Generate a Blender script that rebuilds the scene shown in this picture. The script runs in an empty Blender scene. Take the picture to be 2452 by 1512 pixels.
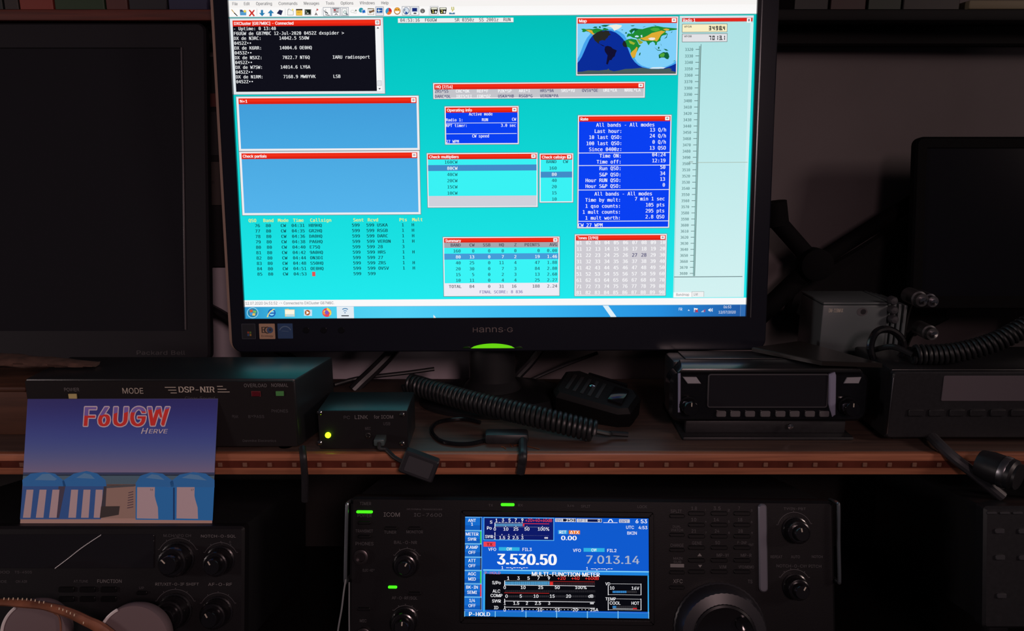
import bpy, bmesh, math, random
from mathutils import Vector, Matrix
from mathutils.geometry import tessellate_polygon
rnd = random.Random(7)
SC = bpy.context.scene
COL = SC.collection

# ---------------------------------------------------------------- camera, world, lights, exposure
CAM = Vector((0, 0, 1.2)); PITCH = math.radians(13.0); FPX = 1850.0
cam = bpy.data.cameras.new('camera'); cam.sensor_width = 36; cam.lens = FPX / 2452 * 36
cam.clip_start = 0.02; cam.clip_end = 30
co = bpy.data.objects.new('camera', cam); COL.objects.link(co)
co.location = CAM; co.rotation_euler = (math.pi / 2 - PITCH, 0, 0)
SC.camera = co
SC.view_settings.view_transform = 'Standard'; SC.view_settings.look = 'None'
SC.view_settings.exposure = 0.0; SC.view_settings.gamma = 1.0
SC.view_settings.use_curve_mapping = False
W = bpy.data.worlds.new('world'); SC.world = W; W.use_nodes = True
W.node_tree.nodes['Background'].inputs[0].default_value = (0.5, 0.5, 0.62, 1)
W.node_tree.nodes['Background'].inputs[1].default_value = 0.03

def lamp(name, kind, loc, target, power, color, **kw):
    l = bpy.data.lights.new(name, kind); l.energy = power; l.color = color
    for k, v in kw.items(): setattr(l, k, v)
    o = bpy.data.objects.new(name, l); COL.objects.link(o); o.location = loc
    o.rotation_euler = (Vector(target) - Vector(loc)).to_track_quat('-Z', 'Y').to_euler()
    return o
# a warm lamp behind and above the operator, and weak light from the left
lamp('room_lamp', 'SPOT', (0.29, -0.80, 1.62), (-0.34, 0.62, 0.93), 25.0, (1.0, 0.68, 0.68),
     shadow_soft_size=0.12, spot_size=math.radians(70), spot_blend=1.0)
lamp('side_lamp', 'AREA', (-1.75, -0.25, 1.25), (-0.2, 0.6, 0.9), 3.8, (1.0, 0.82, 0.80), size=0.25)
lamp('hall_lamp', 'AREA', (1.7, -0.35, 1.75), (0.7, 0.87, 1.3), 6.5, (1.0, 0.76, 0.70), size=0.35)  # added light for the brighter right end of the wall

# ---------------------------------------------------------------- pixel rays (used to measure the photograph)
FW = Vector((0, math.cos(PITCH), -math.sin(PITCH))); UPV = Vector((0, math.sin(PITCH), math.cos(PITCH))); RT = Vector((1, 0, 0))
def ray(px, py): return FW + RT * ((px - 1226) / FPX) - UPV * ((py - 756) / FPX)
def hz(px, py, z):
    d = ray(px, py); return CAM + d * ((z - CAM.z) / d.z)
def hy(px, py, y):
    d = ray(px, py); return CAM + d * ((y - CAM.y) / d.y)
class Fr:
    """a flat working plane: u right, v up, w out of the face"""
    def __init__(s, O, X, Y):
        s.O = Vector(O); s.X = Vector(X).normalized(); s.Y = (Vector(Y) - s.X * Vector(Y).dot(s.X)).normalized()
        s.N = s.X.cross(s.Y)
        s.M = Matrix(((s.X.x, s.Y.x, s.N.x, s.O.x), (s.X.y, s.Y.y, s.N.y, s.O.y), (s.X.z, s.Y.z, s.N.z, s.O.z), (0, 0, 0, 1)))
    def hit(s, px, py, w=0.0):
        d = ray(px, py); P = s.O + s.N * w; t = (P - CAM).dot(s.N) / d.dot(s.N); q = CAM + d * t - s.O
        return (q.dot(s.X), q.dot(s.Y))
def tilted(O, tilt, yaw=0.0, roll=0.0):
    a = math.radians(tilt); b = math.radians(yaw); c = math.radians(roll)
    X = Vector((math.cos(b), math.sin(b), 0)); D = Vector((-math.sin(b), math.cos(b), 0))
    Y = D * math.sin(a) + Vector((0, 0, math.cos(a)))
    X2 = X * math.cos(c) + Y * math.sin(c); Y2 = Y * math.cos(c) - X * math.sin(c)
    return Fr(O, X2, Y2)
WORLD = Fr((0, 0, 0), (1, 0, 0), (0, 1, 0))

# ---------------------------------------------------------------- materials
def lin(c):
    c = c / 255.0
    return c / 12.92 if c <= 0.04045 else ((c + 0.055) / 1.055) ** 2.4
def S(r, g=None, b=None):
    if isinstance(r, tuple): r, g, b = r
    return (lin(r), lin(g), lin(b), 1.0)
MATS = {}
def mat(name, rgb, rough=0.5, metal=0.0, spec=0.5, emit=0.0, noise=0.0, scale=60.0, coat=0.0, bump=0.0):
    if name in MATS: return MATS[name]
    m = bpy.data.materials.new(name); m.use_nodes = True; nt = m.node_tree; b = nt.nodes['Principled BSDF']
    c = S(rgb)
    b.inputs['Base Color'].default_value = c; b.inputs['Roughness'].default_value = rough; b.inputs['Metallic'].default_value = metal
    b.inputs['Specular IOR Level'].default_value = spec; b.inputs['Coat Weight'].default_value = coat
    if noise or bump:
        tc = nt.nodes.new('ShaderNodeTexCoord'); n = nt.nodes.new('ShaderNodeTexNoise'); n.inputs['Scale'].default_value = scale; n.inputs['Detail'].default_value = 5
        nt.links.new(tc.outputs['Object'], n.inputs['Vector'])
        if noise:
            r = nt.nodes.new('ShaderNodeValToRGB'); r.color_ramp.elements[0].position = 0.3; r.color_ramp.elements[1].position = 0.7
            r.color_ramp.elements[0].color = tuple(x * (1 - noise) for x in c[:3]) + (1,); r.color_ramp.elements[1].color = tuple(min(1, x * (1 + noise)) for x in c[:3]) + (1,)
            nt.links.new(n.outputs['Fac'], r.inputs['Fac']); nt.links.new(r.outputs['Color'], b.inputs['Base Color'])
        if bump:
            bp = nt.nodes.new('ShaderNodeBump'); bp.inputs['Strength'].default_value = bump; bp.inputs['Distance'].default_value = 0.001
            nt.links.new(n.outputs['Fac'], bp.inputs['Height']); nt.links.new(bp.outputs['Normal'], b.inputs['Normal'])
    if emit:
        b.inputs['Emission Color'].default_value = c; b.inputs['Emission Strength'].default_value = emit
    MATS[name] = m; return m
def wood(name, ca, cb, axis_scale=(3, 40, 40), rough=0.45):
    m = bpy.data.materials.new(name); m.use_nodes = True; nt = m.node_tree; b = nt.nodes['Principled BSDF']; b.inputs['Roughness'].default_value = rough
    tc = nt.nodes.new('ShaderNodeTexCoord'); mp = nt.nodes.new('ShaderNodeMapping'); mp.inputs['Scale'].default_value = axis_scale
    n = nt.nodes.new('ShaderNodeTexNoise'); n.inputs['Scale'].default_value = 3; n.inputs['Detail'].default_value = 7; n.inputs['Distortion'].default_value = 0.6
    r = nt.nodes.new('ShaderNodeValToRGB'); r.color_ramp.elements[0].position = 0.32; r.color_ramp.elements[1].position = 0.68
    r.color_ramp.elements[0].color = S(ca); r.color_ramp.elements[1].color = S(cb)
    nt.links.new(tc.outputs['Object'], mp.inputs['Vector']); nt.links.new(mp.outputs['Vector'], n.inputs['Vector'])
    nt.links.new(n.outputs['Fac'], r.inputs['Fac']); nt.links.new(r.outputs['Color'], b.inputs['Base Color'])
    MATS[name] = m; return m
def screen_mat(name, sampled):
    """a lit display: emits the colours it shows (kept per face of the mesh)"""
    m = bpy.data.materials.new(name); m.use_nodes = True; nt = m.node_tree; nt.nodes.clear()
    a = nt.nodes.new('ShaderNodeAttribute'); a.attribute_name = 'shown'; e = nt.nodes.new('ShaderNodeEmission'); o = nt.nodes.new('ShaderNodeOutputMaterial')
    nt.links.new(a.outputs['Color'], e.inputs['Color']); nt.links.new(e.outputs['Emission'], o.inputs['Surface'])
    m.cycles.emission_sampling = 'AUTO' if sampled else 'NONE'
    return m
PANEL = screen_mat('lit_display_area', True); INK = screen_mat('lit_display_detail', False)
BLACK = mat('black_plastic', (34, 34, 37), 0.42, noise=0.15, scale=300)
GLOSS = mat('gloss_black_plastic', (20, 20, 23), 0.12)
SATIN = mat('satin_black_paint', (30, 31, 33), 0.36, bump=0.05, scale=900)
DARKGLASS = mat('dark_display_glass', (34, 34, 38), 0.07, spec=0.3)
GREYPL = mat('dark_grey_plastic', (62, 62, 66), 0.4)
RUBBER = mat('black_rubber', (26, 26, 27), 0.55)
CHROME = mat('polished_metal', (190, 188, 190), 0.16, metal=1.0)
BRUSH = mat('brushed_steel', (150, 150, 155), 0.34, metal=1.0)
PRINT = mat('pale_print', (196, 188, 172), 0.6)
DIMPRINT = mat('grey_print', (120, 118, 118), 0.6)
FAINT = mat('faint_grey_print', (78, 77, 80), 0.6)
WOOD = wood('varnished_wood', (136, 84, 62), (184, 118, 86), (2.5, 60, 60), 0.38)
DARKWOOD = wood('dark_stained_wood', (70, 36, 26), (98, 52, 36), (2.5, 50, 50), 0.5)
WALLM = mat('matt_wall_paint', (104, 96, 98), 0.9, noise=0.05, scale=14, bump=0.04)
WHITE = mat('white_plastic', (225, 222, 220), 0.4)

# ---------------------------------------------------------------- mesh builder
class MB:
    def __init__(s): s.v = []; s.f = []; s.m = []; s.c = []; s.mats = []; s.anyc = False
    def mi(s, m):
        if m not in s.mats: s.mats.append(m)
        return s.mats.index(m)
    def add(s, vs, fs, m, col=None):
        n = len(s.v); k = s.mi(m); s.v.extend([tuple(p) for p in vs])
        if col is not None: s.anyc = True
        for f in fs:
            s.f.append(tuple(i + n for i in f)); s.m.append(k); s.c.append(col)
    def build(s, name, parent=None, fr=WORLD, loc=None, sharp=35):
        me = bpy.data.meshes.new(name)
        org = Vector(loc) if loc is not None else (OFF.get(parent, Vector()) if parent else Vector())
        me.from_pydata([fr.M @ Vector(p) - org for p in s.v], [], s.f)
        for m in s.mats: me.materials.append(m)
        me.polygons.foreach_set('material_index', s.m)
        if s.anyc:
            a = me.color_attributes.new('shown', 'FLOAT_COLOR', 'CORNER'); buf = []
            for f, c in zip(s.f, s.c):
                c = c or (0, 0, 0, 1)
                if isinstance(c[0], tuple): 
                    for q in c: buf.extend(q)
                else: buf.extend(c * len(f))
            a.data.foreach_set('color', buf)
        me.update(); me.validate()
        if sharp and not s.anyc:
            me.shade_smooth(); me.set_sharp_from_angle(angle=math.radians(sharp))
        o = bpy.data.objects.new(name, me); COL.objects.link(o)
        if parent: o.parent = parent; OFF[o] = org
        else: o.location = org; OFF[o] = org
        return o
    # --- solids in (u, v, w)
    def box(s, a, b, m, r=0.0, seg=2):
        bm = bmesh.new(); bmesh.ops.create_cube(bm, size=1)
        c = [(a[i] + b[i]) / 2 for i in range(3)]; d = [abs(b[i] - a[i]) for i in range(3)]
        for v in bm.verts: v.co = Vector([c[i] + v.co[i] * d[i] for i in range(3)])
        if r > 0: bmesh.ops.bevel(bm, geom=list(bm.edges), offset=min(r, min(d) * 0.45), segments=seg, profile=0.5, affect='EDGES')
        s.bm(bm, m)
    def bm(s, bm, m):
        bm.verts.ensure_lookup_table(); bm.verts.index_update()
        s.add([v.co.copy() for v in bm.verts], [[v.index for v in f.verts] for f in bm.faces], m); bm.free()
    def slab(s, poly, w0, w1, m, ch=0.0, mtop=None):
        """polygon (counter-clockwise) extruded from w0 to w1, front edge chamfered"""
        area = sum(poly[i][0] * poly[(i + 1) % len(poly)][1] - poly[(i + 1) % len(poly)][0] * poly[i][1] for i in range(len(poly)))
        if area < 0: poly = poly[::-1]
        n = len(poly); rings = [[(x, y, w0) for x, y in poly]]
        if ch > 0:
            rings.append([(x, y, w1 - ch) for x, y in poly]); rings.append([(x, y, w1) for x, y in inset(poly, ch)])
        else: rings.append([(x, y, w1) for x, y in poly])
        vs = [p for r in rings for p in r]; fs = []
        for k in range(len(rings) - 1):
            for i in range(n): j = (i + 1) % n; fs.append((k * n + i, k * n + j, (k + 1) * n + j, (k + 1) * n + i))
        fs.append(tuple(range(n))[::-1]); s.add(vs, fs, m); top = rings[-1]
        s.flat([(p[0], p[1]) for p in top], w1, mtop or m)
    def flat(s, poly, w, m, col=None, holes=()):
        loops = [[Vector((x, y, 0)) for x, y in poly]] + [[Vector((x, y, 0)) for x, y in h] for h in holes]
        pts = [p for l in loops for p in l]; tris = []
        for t in tessellate_polygon(loops):
            a, b, c = (pts[i] for i in t)
            tris.append(t if (b - a).cross(c - a).z > 0 else t[::-1])
        s.add([(p.x, p.y, w) for p in pts], tris, m, col)
    def ring(s, outer, inner, w0, w1, m, ch=0.0):
        """frame between two polygons with the same number of points"""
        n = len(outer)
        R = [[(x, y, w0) for x, y in outer], [(x, y, w1 - ch) for x, y in outer], [(x, y, w1) for x, y in (inset(outer, ch) if ch else outer)],
             [(x, y, w1) for x, y in inner], [(x, y, w0) for x, y in inner]]
        vs = [p for r in R for p in r]; fs = []
        for k in range(5):
            for i in range(n):
                j = (i + 1) % n; k2 = (k + 1) % 5; fs.append((k * n + i, k * n + j, k2 * n + j, k2 * n + i))
        s.add(vs, fs, m)
    def lathe(s, cu, cv, prof, m, n=40, knurl=0.0, kn=0):
        """profile [(radius, w)] turned about the face normal at (cu, cv)"""
        vs = []; fs = []
        for k, (r, w) in enumerate(prof):
            for i in range(n):
                a = 2 * math.pi * i / n; rr = r * (1 + (knurl if (kn and i % 2) else 0))
                vs.append((cu + rr * math.cos(a), cv + rr * math.sin(a), w))
        for k in range(len(prof) - 1):
            for i in range(n): j = (i + 1) % n; fs.append((k * n + i, k * n + j, (k + 1) * n + j, (k + 1) * n + i))
        if prof[-1][0] > 1e-6: fs.append(tuple((len(prof) - 1) * n + i for i in range(n)))
        if prof[0][0] > 1e-6: fs.append(tuple(range(n))[::-1])
        s.add(vs, fs, m)
    def tube(s, pts, r, m, n=10, rfun=None):
        pts = [Vector(p) for p in pts]; vs = []; fs = []; T0 = None
        up = Vector((0, 0, 1))
        for k, p in enumerate(pts):
            t = (pts[min(k + 1, len(pts) - 1)] - pts[max(k - 1, 0)]).normalized()
            if k == 0:
                a = t.orthogonal().normalized()
            else:
                a = (a - t * a.dot(t)).normalized()
            b = t.cross(a); rr = rfun(k / (len(pts) - 1)) if rfun else r
            for i in range(n):
                q = 2 * math.pi * i / n; vs.append(p + (a * math.cos(q) + b * math.sin(q)) * rr)
        for k in range(len(pts) - 1):
            for i in range(n): j = (i + 1) % n; fs.append((k * n + i, k * n + j, (k + 1) * n + j, (k + 1) * n + i))
        fs.append(tuple(range(n))[::-1]); fs.append(tuple((len(pts) - 1) * n + i for i in range(n)))
        s.add(vs, fs, m)
    def hexa(s, c8, m, r=0.0):
        """box from eight corners: 4 front (bl br tr tl) then 4 back"""
        bm = bmesh.new(); V = [bm.verts.new(p) for p in c8]
        for f in ((0, 1, 2, 3), (7, 6, 5, 4), (0, 4, 5, 1), (1, 5, 6, 2), (2, 6, 7, 3), (3, 7, 4, 0)): bm.faces.new([V[i] for i in f])
        bmesh.ops.recalc_face_normals(bm, faces=bm.faces)
        if r: bmesh.ops.bevel(bm, geom=list(bm.edges), offset=r, segments=2, profile=0.5, affect='EDGES')
        s.bm(bm, m)
OFF = {}
def inset(poly, d):
    n = len(poly); out = []
    for i in range(n):
        p0 = Vector(poly[i - 1]); p1 = Vector(poly[i]); p2 = Vector(poly[(i + 1) % n])
        e1 = (p1 - p0); e2 = (p2 - p1)
        if e1.length < 1e-9 or e2.length < 1e-9: out.append(tuple(p1)); continue
        n1 = Vector((-e1.y, e1.x)).normalized(); n2 = Vector((-e2.y, e2.x)).normalized(); k = (n1 + n2)
        if k.length < 1e-6: k = n1
        k.normalize(); q = p1 + k * (d / max(0.3, k.dot(n1))); out.append((q.x, q.y))
    return out
def rrect(x0, y0, x1, y1, r, n=6):
    x0, x1 = min(x0, x1), max(x0, x1); y0, y1 = min(y0, y1), max(y0, y1); r = min(r, (x1 - x0) * 0.499, (y1 - y0) * 0.499); P = []
    for cx, cy, a0 in ((x1 - r, y0 + r, -90), (x1 - r, y1 - r, 0), (x0 + r, y1 - r, 90), (x0 + r, y0 + r, 180)):
        for i in range(n + 1):
            a = math.radians(a0 + 90 * i / n); P.append((cx + r * math.cos(a), cy + r * math.sin(a)))
    return P
def circ(cx, cy, r, n=24, ry=None, a0=0, a1=360):
    full = (a1 - a0) >= 360
    return [(cx + r * math.cos(math.radians(a0 + (a1 - a0) * i / (n if full else n - 1))), cy + (ry or r) * math.sin(math.radians(a0 + (a1 - a0) * i / (n if full else n - 1)))) for i in range(n)]
def spline(pts, k=10):
    P = [Vector(p) for p in pts]; P = [P[0] * 2 - P[1]] + P + [P[-1] * 2 - P[-2]]; out = []
    for i in range(1, len(P) - 2):
        for j in range(k):
            t = j / k; a, b, c, d = P[i - 1], P[i], P[i + 1], P[i + 2]
            out.append(0.5 * ((2 * b) + (c - a) * t + (2 * a - 5 * b + 4 * c - d) * t * t + (3 * b - a - 3 * c + d) * t ** 3))
    out.append(P[-2]); return out

# ---------------------------------------------------------------- names and labels
def tag(o, label=None, cat=None, group=None, kind=None):
    if label: o['label'] = label
    if cat: o['category'] = cat
    if group: o['group'] = group
    if kind: o['kind'] = kind
    return o
def thing(name, label, cat, loc, group=None):
    o = bpy.data.objects.new(name, None); COL.objects.link(o); o.location = loc; o.empty_display_size = 0.02; OFF[o] = Vector(loc)
    return tag(o, label, cat, group)

# ---------------------------------------------------------------- lettering: glyph outlines on a grid where capitals are 52 tall
def read_font(t):
    F = {}
    for L in t.strip('\n').split('\n'):
        head, _, rest = L[1:].partition('|')
        F[L[0]] = [int(head), [[tuple(int(q) for q in p.split(',')) for p in l.split()] for l in rest.split('|')] if rest else [], None]
    return F
def glyph(F, ch):
    g = F[ch]
    if g[2] is None:
        area = lambda l: sum(l[k - 1][0] * l[k][1] - l[k][0] * l[k - 1][1] for k in range(len(l))) / 2
        def inside(p, l):
            r = False
            for k in range(len(l)):
                (ax, ay), (bx, by) = l[k - 1], l[k]
                if (ay > p[1]) != (by > p[1]) and p[0] < (bx - ax) * (p[1] - ay) / (by - ay) + ax: r = not r
            return r
        L = sorted(g[1], key=lambda l: -abs(area(l))); sg = area(L[0]) > 0; outs = [[l] for l in L if (area(l) > 0) == sg]
        for l in L:
            if (area(l) > 0) != sg:
                for o in outs:
                    if inside(l[0], o[0]): o.append(l); break
        V = []; tr = []
        for o in outs:
            loops = [[Vector((x, y, 0)) for x, y in l] for l in o]; pts = [p for l in loops for p in l]; n = len(V)
            for t in tessellate_polygon(loops):
                a, b, c = (pts[i] for i in t); tr.append(tuple(q + n for q in (t if (b - a).cross(c - a).z > 0 else t[::-1])))
            V += [(p.x, p.y) for p in pts]
        g[2] = (V, tr)
    return g[2]
def put_text(mb, s, u, v, cap, m, w, col=None, F=None, adv=None, width=None, align='l', bold=0.0, slant=0.0, spacing=0.0, flip=1):
    """lettering on the face: (u, v) baseline, cap height, fixed advance or fitted width; flip=-1 where v runs down"""
    F = F or SANS; sy = cap / 52.0; sx = sy
    if adv: nat = adv * len(s); sx = adv / 43.0
    else:
        nat = sum((F[c][0] if c in F else 22) + spacing for c in s) * sy
        if width: sx = sy * width / max(nat, 1e-9); nat = width
    x = u - (nat if align == 'r' else nat / 2 if align == 'c' else 0)
    for ch in s:
        a = adv if adv else ((F[ch][0] if ch in F else 22) + spacing) * sx
        if ch in F:
            P, T = glyph(F, ch)
            nb = max(2, int(math.ceil(2 * bold / 1.6)) + 1)
            for dx in ([bold * (2 * q / (nb - 1) - 1) for q in range(nb)] if bold else (0,)):
                mb.add([(x + (px + dx + slant * py) * sx, v + flip * py * sy, w + dx * 3e-7) for px, py in P], T if flip > 0 else [t[::-1] for t in T], m, col)
        x += a
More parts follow.
